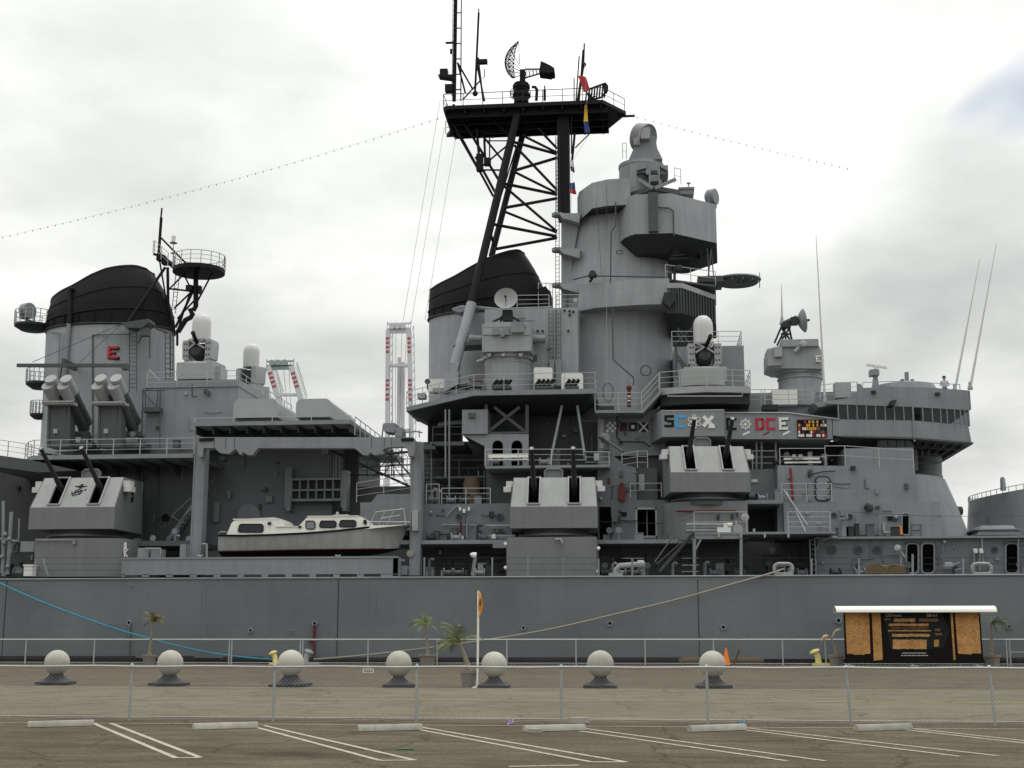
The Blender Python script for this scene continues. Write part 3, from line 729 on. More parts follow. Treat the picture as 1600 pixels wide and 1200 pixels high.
for k in range(4): m.T((1046 + 2 * k, 405 - 5 * k, 92.5), (1112, 400 - 8 * k, 96), .1)
m.rbox(1044, 415, 1050, 440, 92, 93); m.lathe(P(1054, 420, 91.5), [(.0, 0), (.25, .05), (.25, .5), (0, .55)], 12, axis=(1, -.2, 0)); m.T((1054, 420, 91.5), (1054, 438, 91.5), .1); m.rbox(1058, 418, 1066, 422, 91.2, 91.6)
part(m, 'lookout_gear', 'darkgrey', tower)
# big upper sponson
zs0, zs1 = ZZ(365, 91.0, 1020), ZZ(303, 91.0, 1020)
sp = fpx([(966, 93.2), (976, 91.8), (992, 91.0), (1050, 91.0), (1119, 93.8), (1119, 99), (966, 99)], 340)
m = MB(); m.foot(sp, zs0, zs1); spo = part(m, 'director_sponson', 'towergrey', tower)
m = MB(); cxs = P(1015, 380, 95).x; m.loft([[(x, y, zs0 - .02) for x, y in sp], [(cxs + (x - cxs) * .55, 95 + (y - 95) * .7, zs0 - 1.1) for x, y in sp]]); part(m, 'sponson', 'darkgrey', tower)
m = MB()
for k in range(9):
    t = k / 8; x = P(985 + 128 * t, 370, 91.4).x; y = 91.15 if t < .5 else 91.15 + (t - .5) * 5
    m.loft([[(x - .04, y, zs0), (x - .04, 95, zs0), (x - .04, 95, zs0 - 1.3)], [(x + .04, y, zs0), (x + .04, 95, zs0), (x + .04, 95, zs0 - 1.3)]])
part(m, 'gusset', 'houseg', tower)
m = MB(); m.rbox(1013, 300, 1028, 361, 90.6, 91.2); m.path([P(1028, 324, 90.8), P(1046, 325, 90.8), P(1052, 330, 90.8), P(1053, 368, 90.8)], .06); part(m, 'cable_trunk', 'houseg', tower)
m = MB(); m.path([P(962, 316, 91.4), P(962, 352, 91.4), P(955, 362, 91.4), P(954, 442, 91.4)], .05); m.path([P(895, 437, 92.2), P(920, 431, 91.6), P(1040, 433, 91.0)], .05); m.T((948, 290, 91), (948, 440, 91.6), .02, 4); m.T((932, 318, 91), (940, 430, 91.6), .02, 4); part(m, 'pipe', 'houseg', tower)
# curved screen aft of the sponson
zq0, zq1 = ZZ(324, 92.0, 930), ZZ(285, 92.0, 930)
m = MB()
q = fpx([(902, 94.6), (905, 93.4), (925, 92.2), (950, 91.7), (985, 91.6)], 305)
hz = [ZZ(305, 94.0), ZZ(300, 93.4), ZZ(288, 92.4), zq1 + .1, zq1 + .1]
m.loft([[(x, y, zq0 - (.9 if i == 0 else .5 if i == 1 else 0)) for i, (x, y) in enumerate(q)] + [(x, y + .08, zq0 - (.9 if i == 0 else .5 if i == 1 else 0)) for i, (x, y) in reversed(list(enumerate(q)))],
        [(x, y, hz[i]) for i, (x, y) in enumerate(q)] + [(x, y + .08, hz[i]) for i, (x, y) in reversed(list(enumerate(q)))]]); part(m, 'wind_screen', 'towergrey', tower)
m = MB(); m.foot([(x, y + .1) for x, y in q] + fpx([(985, 98), (902, 98)], 305), zq0 - .12, zq0); part(m, 'screen_deck', 'darkgrey', tower)
# steps, ladder and brackets up the after edge
for py in (333, 388, 443):
    m = MB(); m.rpoly([(872, py), (907, py + 0), (905, py + 15), (880, py + 8)], 93, 94.5); m.lathe(P(871, py + 3, 93.6), [(0, -.2), (.42, -.12), (.42, .12), (0, .16)], 16); part(m, 'bracket', 'towergrey', tower)
m = MB(); m.ladder(P(871, 482, 92.8), P(871, 215, 93.5), .26, .03); part(m, 'ladder', 'darkgrey', tower)
m = MB(); m.rail([P(870, 482, 91), P(905, 482, 91)], h=1.0, n=3, gap=1.1); m.rbox(896, 466, 902, 472, 90.9, 91.1); part(m, 'railing', 'railgrey', tower)
m = MB(); m.path([P(957, 490, 90.9), P(958, 562, 90.9), P(990, 590, 91.2), P(990, 602, 91.2)], .05); m.T((958, 496, 90.9), (957, 482, 90.9), .05)
m.path([P(1009 + 8 * math.cos(t), 579 + 8 * math.sin(t), 91.5) for t in [k * math.pi / 10 for k in range(21)]], .045); m.path([P(950 + 8 * math.cos(t), 611 + (17 if math.sin(t) > 0 else 12) * math.sin(t), 91) for t in [k * math.pi / 10 for k in range(21)]], .035); part(m, 'pipe', 'houseg', tower)
m = MB(); m.path([P(968 + 5 * math.cos(t), 394 + 3 * math.sin(t), 91.2) for t in [k * math.pi / 6 for k in range(13)]], .03); part(m, 'ring_plate', 'darkgrey', tower)
def barb(x0, x1, yt, yb, Ya, Yb, rl, rr_, name='barbette'):
    x0w, x1w = P(x0, (yt + yb) / 2, Ya).x, P(x1, (yt + yb) / 2, Ya).x; pts = []
    def arc_(cx_, cy_, r_, a0, a1):
        for k in range(9): t = R(a0 + (a1 - a0) * k / 8); pts.append((cx_ + r_ * math.cos(t), cy_ + r_ * math.sin(t)))
    arc_(x0w + rl, Ya + rl, rl, 180, 270); arc_(x1w - rr_, Ya + rr_, rr_, 270, 360); pts.extend([(x1w, Yb), (x0w, Yb)])
    m = MB(); m.foot(pts, P((x0 + x1) / 2, yb, Ya).z, P((x0 + x1) / 2, yt, Ya).z); return part(m, name, 'gunside')
# ---- amidships: big platform beside the forward funnel
zP = ZZ(609, 86.5, 830)
def xz(px, Y, py=612): return P(px, py, Y).x
fpP = [(xz(740, 86.5), 86.5), (xz(931, 86.5), 86.5), (xz(931, 86.5), 92), (xz(905, 90), 97), (xz(636, 92.5), 97), (xz(636, 92.5), 92.3)]
m = MB(); m.foot(fpP, zP - .32, zP); platP = part(m, 'platform', 'haze')
m = MB(); m.loft([[(x, y, zP - .33) for x, y in [(xz(742, 86.8), 86.8), (xz(925, 86.8), 86.8), (xz(925, 87), 92), (xz(905, 90), 97), (xz(640, 92.5), 97), (xz(640, 92.5), 92.5)]],
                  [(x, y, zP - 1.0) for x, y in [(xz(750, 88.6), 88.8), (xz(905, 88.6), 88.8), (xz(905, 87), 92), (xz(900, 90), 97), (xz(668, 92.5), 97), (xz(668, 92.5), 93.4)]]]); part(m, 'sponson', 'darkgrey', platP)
m = MB(); m.rail([(xz(636, 92.5), 94.5, zP), (xz(636, 92.5), 92.4, zP), (xz(740, 86.5), 86.6, zP), (xz(930, 86.5), 86.6, zP), (xz(930, 86.5), 89, zP)], h=1.12, gap=2.0, r=.026); part(m, 'railing', 'railgrey', platP)
m = MB(); m.T((878, 634, 87.6), (859, 726, 86.4), .09, 8); m.T((902, 634, 87.6), (915, 720, 86.4), .09, 8); part(m, 'strut', 'haze', platP)
# stores and rafts along its rail
house(670, 592, 697, 612, 91.2, 92, 'white', 'locker', platP)
for r_ in ((652, 614, 664, 622), (676, 606, 700, 613), (716, 600, 732, 606)): house(*r_, 90.6, 91.4, 'lightgrey', 'locker', platP)
m = MB(); m.T((733, 594, 88.5), (753, 594, 88.5), .12, 8); part(m, 'hose_reel', 'darkred', platP)
m = MB()
for k in range(8): m.sphere(P(705 + 5 * k, 606 - k * .3, 89), .14, 8, 6)
part(m, 'canister_row', 'darkgrey', platP)

# compartments hung below that platform
blkP = house(722, 640, 762, 678, 87.2, 91.5, 'haze')
house(732, 645, 742, 652, 87.0, 87.3, 'houseg', 'junction_box', blkP)
m = MB(); m.rpoly([(757, 632), (762, 632), (762, 678), (757, 678)], 87.6, 88); m.rpoly([(821, 632), (826, 632), (826, 678), (821, 678)], 87.6, 88)
m.bar(P(764, 674, 87.8), P(812, 636, 87.8), .12, .2); m.bar(P(820, 674, 87.85), P(772, 636, 87.85), .12, .2); m.rbox(757, 674.5, 826, 678, 87.5, 88.3); part(m, 'cross_brace', 'houseg', platP)
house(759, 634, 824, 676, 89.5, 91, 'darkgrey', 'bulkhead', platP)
# wall with two arched openings
pts = [(722, 679), (826, 679), (826, 731)]
m = MB()
def arch_wall(x0, x1, yt, yb, openings, ya, Ya, Yb):
    xs = x0
    for (a, b) in openings:
        m.rbox(xs, yt, a, yb, Ya, Yb); xs = b
        r_ = (b - a) / 2; c = (a + b) / 2; top = ya
        N = 8
        for k in range(N):
            t0, t1 = math.pi * k / N, math.pi * (k + 1) / N
            m.rpoly([(c - r_ * math.cos(t0), yt), (c - r_ * math.cos(t1), yt), (c - r_ * math.cos(t1), top + r_ * (1 - math.sin(t1))), (c - r_ * math.cos(t0), top + r_ * (1 - math.sin(t0)))], Ya, Yb)
    m.rbox(xs, yt, x1, yb, Ya, Yb)
arch_wall(757, 826, 678.5, 729, [(769, 786), (799, 816)], 688, 87.4, 87.6)
m.rpoly([(722, 679), (757, 679), (757, 697)], 87.4, 87.6)
part(m, 'arched_bulkhead', 'haze')
house(760, 684, 824, 729, 88.6, 90.5, 'openingshade', 'bulkhead')  # black block painting the shade behind the arches
# balcony behind the middle mount
zQ = ZZ(727, 85.2, 850)
m = MB(); m.rbox(758, 727, 952, 731, 85.2, 90); platQ = part(m, 'platform', 'haze')
m = MB(); m.rail([P(758, 727, 87), P(758, 727, 85.3), P(914, 727, 85.3)], h=1.05, gap=1.9); m.rail([P(914, 730, 85.3), P(952, 730, 85.3)], h=1.0, gap=1.4); part(m, 'railing', 'railgrey', platQ)
m = MB(); m.rbox(928, 708, 936, 719, 85, 85.3); part(m, 'notice_board', 'lightgrey', platQ)
# walls around the middle mount
house(760, 731, 940, 852, 88, 92)
house(757, 636, 960, 731, 91, 95, 'shadedrecess')
house(955, 696, 1050, 790, 89, 93, 'houseg')
house(660, 690, 760, 790, 92.5, 96, 'shadedrecess')
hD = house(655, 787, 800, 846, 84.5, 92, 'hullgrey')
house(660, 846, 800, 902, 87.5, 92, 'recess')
m = MB(); m.T((737, 899, 79.8), (741, 872, 79.8), .06); part(m, 'stanchion', 'haze')
m = MB(); m.lathe(P(742, 868, 79.8), [(.05, -.1), (.2, -.05), (.16, .15), (.05, .3)], 14, axis=(-.9, -.2, .25)); part(m, 'floodlight', 'white')
m = MB(); m.lathe(P(688, 866, 87.4), [(.1, 0), (.13, .05), (.07, .25)], 10); part(m, 'lamp', 'white')
m = MB(); m.rbox(575, 844, 796, 850, 83.2, 88); m.rbox(620 + 150, 846, 796, 856, 83.1, 84); platD = part(m, 'platform', 'haze')
m = MB(); m.rail([P(690, 787, 84.6), P(766, 787, 84.6)], h=1.0, gap=1.4); m.rail([P(666, 789, 84.8), P(686, 789, 84.8)], h=1.35, gap=.7); part(m, 'railing', 'railgrey', hD)
m = MB(); m.rail([P(675, 744, 90), P(675, 744, 88.5), P(760, 744, 88.5)], h=1.1, n=2, gap=2.4); m.rbox(675, 744, 760, 747, 88.4, 92); part(m, 'gallery', 'houseg')
m = MB(); m.rbox(675, 690, 725, 696, 87.5, 92); m.rail([P(676, 690, 87.6), P(722, 690, 87.6)], h=1.0, n=2); part(m, 'gallery', 'houseg')
m = MB(); m.rbox(655, 694, 680, 702, 87.5, 92); part(m, 'gallery', 'houseg')
m = MB()
for px in (696, 702): m.T((px, 640, 87.5), (px, 786 if px == 702 else 745, 87.5), .06)
part(m, 'stanchion', 'haze')
m = MB(); m.rcyl(726, 749, 745, 787, 87.5, 20); m.lathe(P(737, 765, 87.5), [(.5, -.6), (.56, -.6), (.56, .5), (.5, .5)], 20); o = part(m, 'winch_drum', 'brown', label='brown cylindrical drum in the shadow')
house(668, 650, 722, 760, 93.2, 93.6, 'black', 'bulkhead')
# fittings on the wall beside the davit post
def port(px, py, r, Y, parent):
    c = P(px, py, Y); rr = r / 25.0
    m = MB(); m.lathe(c + Vector((0, .01, 0)), [(rr * .86, 0), (rr * 1.1, 0), (rr * 1.1, .06), (rr * .86, .06), (rr * .86, .02)], 20, axis=(0, -1, 0)); o = part(m, 'porthole', 'houseg', parent)
    m = MB(); m.lathe(c, [(rr * .85, 0), (rr * .85, .03)], 20, axis=(0, -1, 0)); part(m, 'porthole_glass', 'boatglass', parent)
port(781, 808, 5.5, 84.45, hD); port(717, 808, 5, 84.45, hD)
m = MB(); m.path([P(697, 808, 84.3), P(710, 793, 84.3), P(718, 790, 84.3)], .06); m.T((690, 820, 84.3), (742, 821, 84.3), .05); m.T((730, 811, 84.2), (729, 840, 84.2), .06); part(m, 'pipe', 'haze', hD)
m = MB()
for r_ in ((717, 792, 720, 798), (731, 792, 734, 798), (723, 795, 727, 801), (717, 837, 719, 843), (721, 837, 724, 843)): m.rbox(*r_, 84.2, 84.4)
part(m, 'sign_plate', 'white', hD)
m = MB(); m.T((720, 815, 84.2), (720, 836, 84.2), .07); part(m, 'fire_axe', 'darkred', hD)
for x0, py in ((760, 822), (764, 838)):
    m = MB(); m.T((x0, py, 83.6), (x0 + 42, py, 83.6), .1, 8); m.T((x0 + 2, py + 3, 83.6), (x0 + 30, py + 3, 83.6), .06, 8); part(m, 'stowed_spar', 'haze')
m = MB(); m.lathe(P(772, 842, 83.4), [(0, 0), (.14, .02), (.14, .25), (.0, .3)], 12); part(m, 'lamp', 'white')
for px in (663, 739, 769, 825, 880): 
    m = MB(); m.T((px, 900, HY + .3), (px + (5 if px in (739,) else 0), 871, HY + .3), .055); part(m, 'stanchion', 'haze')
# deck edge lifelines
m = MB()
for z_ in (.35, .72, 1.08):
    for xa, xb in ((-20, 190), (660, 1085), (1085, 1640)): m.T((xa, 900 - z_ * 26.3, HY + .3), (xb, 900 - z_ * 26.3, HY + .3), .014, 4)
part(m, 'lifeline', 'darkgrey')
for px in (75, 935, 988, 1158, 1268, 1342, 1426, 1505):
    m = MB(); m.T((px + (-8 if px == 75 else 0), 873 if px not in (1426,) else 866, HY + .3), (px, 900, HY + .3), .065); part(m, 'stanchion', 'haze')
# notched low wall and rails between davit post and boat bay
m = MB(); m.rpoly([(563, 785), (580, 785), (590, 772), (645, 772), (645, 845), (563, 845)], 86.5, 87); hE = part(m, 'bulwark', 'haze')
m = MB(); m.rail([P(557, 785, 86.6), P(642, 772, 86.6)], h=1.3, gap=1.6); part(m, 'railing', 'railgrey', hE)
m = MB(); a, b = P(545, 760, 92), P(640, 705, 95)
for k in range(6): m.T((560 + 14 * k, 715 + 5 * k, 91), (560 + 14 * k, 745, 91), .04, 4)
m.T((520, 705, 91), (640, 760, 91), .09); m.T((555, 712, 91), (640, 706, 91), .09); m.T((600, 700, 92), (645, 745, 92), .05); m.T((545, 742, 91), (645, 742, 91), .05); m.T((560, 730, 91), (645, 726, 91), .05)
part(m, 'stairway', 'darkgrey')
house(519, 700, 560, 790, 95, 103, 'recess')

# ---- walls right of the middle mount
m = MB()
Ya, Yb = 86.5, 90
m.rbox(934, 731, 995, 846, Ya, Yb); m.rbox(1025, 781, 1045, 846, Ya, Yb); m.rbox(995, 781, 1025, 795, Ya, Yb); m.rbox(995, 837, 1025, 846, Ya, Yb)
m.rpoly([(945, 700), (975, 726), (995, 731), (934, 731), (934, 700)], Ya, Yb)
hF = part(m, 'deckhouse', 'hullgrey')
house(995, 731, 1027, 781, 87.0, 90, 'houseg')
house(993, 794, 1028, 839, 88.6, 89, 'openingshade', 'dark_passage', hF)
house(1010, 796, 1012, 838, 87.4, 88.6, 'haze', 'door_leaf', hF)
m = MB()
for r_ in ((993, 793, 996, 840), (1024, 793, 1027, 840), (993, 793, 1027, 796), (993, 837, 1027, 840)): m.rbox(*r_, Ya - .06, Ya + .05)
part(m, 'door_frame', 'lightgrey', hF)
house(937, 792, 955, 844, 86.4, 86.6, 'openingshade', 'dark_passage', hF)  # black plate on the wall, painting the shade of a passage
m = MB(); m.rpoly([(966, 762), (969, 754), (974, 754), (977, 762), (977, 779), (972, 783), (965, 779)], 86.2, 86.5); m.rbox(949, 747, 953, 755, 86.4, 86.6); part(m, 'fire_hose', 'darkred', hF, label='dark red fire hose rack')
house(971, 800, 979, 806, 86.4, 86.55, 'black', 'sign_plate', hF)
house(998, 741, 1007, 765, 86.9, 87.1, 'lightgrey', 'notice_board', hF)
m = MB(); m.rail([P(972, 735, 86.6), P(996, 731, 86.6), P(1012, 731, 86.6)], h=1.1, gap=.9); m.rail([P(985, 777, 86.2), P(985, 777, 86.2) + Vector((2.0, 0, 0))], h=.9, n=2, gap=2); part(m, 'railing', 'railgrey', hF)
m = MB(); m.path([P(938, 768, 86.2), P(952, 762, 86.2), P(985, 755, 86.2), P(1042, 753, 86.2)], .025, 4); m.path([P(935, 815, 86.2), P(990, 817, 86.2), P(1045, 818, 86.2), P(1070, 813, 86)], .03, 4); m.path([P(964, 650, 88), P(964, 684, 88), P(970, 690, 88), P(1005, 691, 88), P(1016, 698, 88)], .06); part(m, 'cable', 'darkgrey', hF)
m = MB(); m.rbox(934, 843, 1092, 849, 83.8, 88); platF = part(m, 'platform', 'haze')
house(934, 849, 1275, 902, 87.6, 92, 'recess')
# block under the starboard mount and walls behind it
house(1044, 690, 1220, 845, 90, 94)
hG = barb(1036, 1169, 783, 843, 83.5, 90, 2.0, .1, 'gun_ring_house')
m = MB(); m.path([P(1056, 799, 83.4), P(1148, 798, 83.4), P(1152, 801, 83.4), P(1152, 808, 83.4)], .05); part(m, 'fire_main', 'darkred', hG, label='dark red fire main')
m = MB(); m.rbox(1165, 781, 1222, 787, 84.6, 90); m.rbox(1172, 733, 1222, 782, 88, 90); part(m, 'platform', 'haze')
house(1174, 749, 1184, 753.5, 87.9, 88.05, 'white', 'sign_plate')
# walkway with posts above the main deck
zW = ZZ(832, 80.8)
m = MB(); m.rbox(1086, 831, 1306, 834.5, 80.8, 86); m.rbox(1086, 834.5, 1160, 842, 80.85, 81.2); platW = part(m, 'platform', 'haze')
for px in (1123, 1158, 1195, 1232):
    m = MB(); m.rpoly([(px - 1.5, 833), (px + 1.8, 833), (px + 1.8, 838), (px, 841), (px - 1.5, 838)], 80.6, 80.8); part(m, 'bracket', 'lightgrey', platW)
for px in (1085, 1158):
    m = MB(); m.T((px, 842, 80.9), (px, 899, 80.9), .1, 8); part(m, 'stanchion', 'haze', platW)
m = MB(); m.bar(P(1086, 860, 80.9), P(1095, 843, 80.9), .1, .12); part(m, 'strut', 'haze', platW)
m = MB()
a, b = P(1030, 893, 81.2), P(1088, 828, 82.4)
m.bar(a, b, .05, .16); m.bar(a + Vector((0, .8, 0)), b + Vector((0, .8, 0)), .05, .16)
for k in range(10): c = a.lerp(b, (k + .5) / 10); m.box(c.x - .13, c.x + .13, c.y, c.y + .8, c.z, c.z + .03)
m.path([P(1028, 880, 81), P(1023, 878, 81), P(1052, 838, 81.5), P(1063, 843, 81.6), P(1058, 848, 81.6)], .045); m.T((1028, 880, 81), (1065, 847, 81.6), .03); m.T((1065, 813, 82), (1083, 808, 82), .03)
part(m, 'stairway', 'houseg')
m = MB(); m.rail([P(1085, 831, 80.95), P(1167, 831, 80.95)], h=1.2, n=2, gap=2.9); m.rail([P(1232, 831, 81), P(1298, 831, 81)], h=1.2, n=4, gap=2.5); part(m, 'railing', 'railgrey', platW)
m = MB()
for py, r_ in ((820, .11), (824, .08), (829, .12)): m.T((1072, py, 81.6), (1135, py, 81.6), r_, 8)
part(m, 'hose_boom', 'haze', platW)
m = MB(); m.rbox(1121, 824, 1142, 832, 81.2, 82); m.rbox(1131, 817, 1138, 826, 81.3, 81.8); m.lathe(P(1136, 820, 81.3), [(.0, 0), (.12, .02), (.12, .3), (0, .34)], 10, axis=(1, 0, 0)); part(m, 'pump', 'white', platW, label='white pump on the walkway')
m = MB(); m.lathe(P(1153, 827, 81.4), [(.12, 0), (.3, 0), (.3, .15), (.12, .15)], 18, axis=(0, -1, 0)); m.T((1150, 813, 81.4), (1151, 822, 81.4), .05); m.lathe(P(1164, 808, 83), [(0, 0), (.25, .03), (0, .1)], 14, axis=(0, -1, 0)); m.rbox(1177, 826, 1180, 832, 81.4, 81.7); part(m, 'valve', 'lightgrey', platW)
for px, py in ((1122, 808), (1144, 807)):
    m = MB(); m.T((px, py - 4, 83.4), (px, py + 4, 83.4), .08, 8); part(m, 'lamp', 'darkgrey', hG)
m = MB()
for py in (872, 883, 893): m.T((1065, py, 82), (1092, py, 82), .03, 4)
for py in (872, 892): m.T((972, py, 82), (1006, py, 82), .03, 4)
part(m, 'pipe_rack', 'lightgrey')
m = MB(); m.path([P(962, 899, 80.4), P(963, 890, 80.4), P(968, 884, 80.4), P(985, 883, 80.4), P(1000, 882, 80.4)], .17, 10); m.lathe(P(1003, 882, 80.4), [(.1, -.3), (.26, -.25), (.26, .1), (.12, .2)], 12, axis=(1, 0, 0)); m.rbox(951, 895, 973, 900, 80.2, 80.8); part(m, 'vent_pipe', 'lightgrey', label='pale bent vent pipe at the deck edge')
m = MB(); m.rpoly([(963, 880), (968, 868), (975, 868), (981, 880), (981, 888), (963, 888)], 87.2, 87.6); m.rbox(1168, 793, 1174, 803, 89.2, 89.9); part(m, 'hose_rack', 'darkred')

# ---- signal deck bands with painted emblems
hH = house(934, 640, 1040, 712, 88.6, 92, 'haze')
zb0, zb1 = ZZ(682, 85.6, 1080), ZZ(641, 85.6, 1080)
sp1 = [(P(1016, 660, 88.5).x, 88.5), (P(1034, 660, 85.6).x, 85.6), (P(1131, 660, 85.6).x, 85.6), (P(1133, 660, 86.4).x, 86.4), (P(1133, 660, 86.4).x, 93), (P(1016, 660, 88.5).x, 93)]
m = MB(); m.foot(sp1, zb0, zb1, 0.0); band1 = part(m, 'sponson', 'haze')
m = MB(); m.foot([(x + (0.04 if 0 else 0), y - .03) for x, y in sp1], zb1 - .06, zb1 + .03); part(m, 'coping', 'lightgrey', band1)
m = MB(); m.rpoly([(1129, 645), (1230, 645), (1301, 653.5), (1301, 686), (1129, 686)], 87, 93); band2 = part(m, 'bulwark', 'haze')
m = MB(); m.path([P(1129, 645, 86.95), P(1230, 645, 86.95), P(1310, 655, 86.95)], .05); part(m, 'coping', 'lightgrey', band2)
def glyph(rects, mat, Y, parent, name='letter', label=None, d=.03):
    m = MB()
    for r_ in rects:
        if len(r_) == 4 and not isinstance(r_[0], tuple): m.rbox(*r_, Y - d, Y + .02)
        else: m.rpoly(r_, Y - d, Y + .02)
    return part(m, name, mat, parent, label=label, smooth=False)
def C_(x, y, w, h, t): return [(x, y, x + t, y + h), (x + t, y, x + w, y + t), (x + t, y + h - t, x + w, y + h)]
def E_(x, y, w, h, t): return C_(x, y, w, h, t) + [(x + t, y + h / 2 - t / 2, x + w * .75, y + h / 2 + t / 2)]
def S_(x, y, w, h, t): return [(x, y, x + w, y + t), (x, y + t, x + t, y + h / 2), (x, y + h / 2 - t / 2, x + w - t, y + h / 2 + t / 2) if 0 else (x + t, y + h / 2 - t / 2, x + w - t, y + h / 2 + t / 2), (x + w - t, y + h / 2 - t / 2, x + w, y + h - t), (x, y + h - t, x + w, y + h)]
def shadow(rects, dx, dy): return [(a + dx, b + dy, c + dx, d + dy) for a, b, c, d in rects]
Yg = 85.6
glyph(S_(1038, 648.5, 15, 19, 4), 'black', Yg, band1, label='black letter S')
glyph(C_(1055, 648.5, 17, 20, 4.6), 'cyan', Yg, band1, label='sky blue letter C')
# atom
m = MB()
for k in range(3):
    a0 = k * math.pi / 3 + .5
    pts = []
    for i in range(25):
        t = 2 * math.pi * i / 24; u, v = 11 * math.cos(t), 3.6 * math.sin(t)
        pts.append(P(1085 + u * math.cos(a0) - v * math.sin(a0), 659 + u * math.sin(a0) + v * math.cos(a0), Yg - .02))
    m.path(pts, .035, 4)
m.sphere(P(1085, 659, Yg), .09, 8, 6); part(m, 'atom_emblem', 'white', band1)
glyph([[(1097, 652), (1101, 648.5), (1116, 664), (1112, 668)], ], 'white', Yg, band1, 'crossed_cannon_emblem')
glyph([[(1112, 648.5), (1116, 652), (1101, 668), (1096.5, 664)]], 'white', Yg - .03, band1, 'crossed_cannon_emblem')
glyph([(1107, 664, 1117, 669)], 'white', Yg - .05, band1, 'crossed_cannon_emblem')
Yg = 87.0
glyph(C_(1135, 653, 16, 19, 3.6), 'black', Yg, band2, label='black letter C')
m = MB(); c0 = P(1164.5, 663, Yg - .02)
m.path([c0 + Vector((.27 * math.cos(t), 0, .27 * math.sin(t))) for t in [k * math.pi / 12 for k in range(25)]], .05, 4)
for k in range(8): t = k * math.pi / 4; m.tube(c0, c0 + Vector((.42 * math.cos(t), 0, .42 * math.sin(t))), .03, n=4)
part(m, 'wheel_emblem', 'white', band2)
D_ = [(1180, 653, 1184.5, 672), (1184.5, 653, 1193, 657), (1184.5, 668, 1193, 672), [(1190, 653), (1195, 657), (1195, 668), (1190, 672), (1190.5, 668), (1190.5, 657)]]
glyph(D_, 'red', Yg, band2, label='red letter D'); glyph(C_(1197, 653, 14.5, 19, 4.2), 'red', Yg, band2, label='red letter C')
glyph(shadow(E_(1217, 652, 15, 19.5, 4.2), 1.4, 1.2), 'black', Yg, band2, d=.015); glyph(E_(1217, 652, 15, 19.5, 4.2), 'white', Yg, band2, label='white letter E with black shade', d=.05)
glyph([[(1160, 678), (1171, 673), (1172, 676), (1161, 681)]], 'white', Yg, band2, 'service_stripe'); glyph([[(1192, 679), (1201, 674), (1202, 675.5), (1193, 680)]], 'darkred', Yg, band2, 'service_stripe'); glyph([[(1223, 677.5), (1234, 671.8), (1234, 675.5), (1223, 681)]], 'white', Yg, band2, 'service_stripe')
# small emblems on the lower band
Yg = 88.6
for i in range(4):
    for j in range(4):
        if (i + j) % 2: glyph([(947 + 4.1 * i, 659 + 4.1 * j, 951 + 4.1 * i, 663 + 4.1 * j)], 'white', Yg, hH, 'chequer')
glyph([(968, 660, 980, 667)], 'navy', Yg, hH, 'painted_flag'); glyph([(968, 667, 980, 674)], 'darkred', Yg, hH, 'painted_flag')
glyph([(982, 660, 996, 674)], 'navy', Yg, hH, 'painted_flag'); glyph([(986.5, 664, 991.5, 669.5)], 'white', Yg - .03, hH, 'painted_flag')
glyph([(997.5, 660, 1013.5, 675)], 'navy', Yg, hH, 'painted_flag', d=.012)
glyph([[(998, 660), (999.5, 659), (1013.5, 674), (1012, 675.5)], ], 'white', Yg, hH, 'painted_flag'); glyph([[(1012, 659), (1013.5, 660), (999.5, 675.5), (998, 674)]], 'white', Yg - .02, hH, 'painted_flag')
glyph([(937, 655, 944, 700)], 'lightgrey', Yg + .1, hH, 'door_edge', d=.15)
# ribbon board
rb = house(1246, 655.5, 1292, 683.5, 86.9, 87.05, 'black', 'ribbon_board', band2)
rc = ['white', 'darkred', 'amber', 'green', 'navy', 'darkred', 'white', 'black', 'red', 'lightgrey', 'black']
random.seed(11)
for row in range(5):
    for col in range(14):
        if row == 0 and col in (0, 1, 8, 11, 13): continue
        x0 = 1247.5 + col * 3.15; y0 = 657 + row * 5.3
        mt = 'amber' if (row in (0, 1, 2) and 4 <= col <= 9 and random.random() < .6) else random.choice(rc)
        if row == 4: mt = random.choice(['white', 'white', 'red', 'darkred', 'white'])
        s_ = MB(); s_.rbox(x0, y0, x0 + 2.6, y0 + 4.3, 86.86, 86.92); o = s_.build('ribbon', mt, band2)
random.seed(3)
# sloping walk from the platform up to the close-in gun
wk = [(932, 652), (1005, 652), (1033, 612), (1033, 603), (1003, 643), (932, 643)]
m = MB(); m.rpoly([(930, 641), (1003, 641), (1034, 607), (1034, 613), (1005, 645), (930, 645)], 86.5, 91); platR = part(m, 'platform', 'haze')
m = MB(); m.rail([P(930, 641, 86.6), P(1003, 640, 86.6), P(1030, 610, 86.6)], h=1.15, gap=1.5); part(m, 'railing', 'railgrey', platR)
m = MB(); m.T((983, 607, 87), (983, 636, 87), .13, 10); m.sphere(P(983, 606, 87), .19, 10, 8); m.rbox(980.5, 611, 985.5, 613, 86.8, 87.1); part(m, 'hydrant', 'darkred', platR, label='red and white hydrant on the walk')
m = MB(); m.rbox(980.5, 618, 985.5, 620, 86.82, 87); m.rbox(980.5, 625, 985.5, 627, 86.82, 87); part(m, 'hydrant_band', 'white', platR)
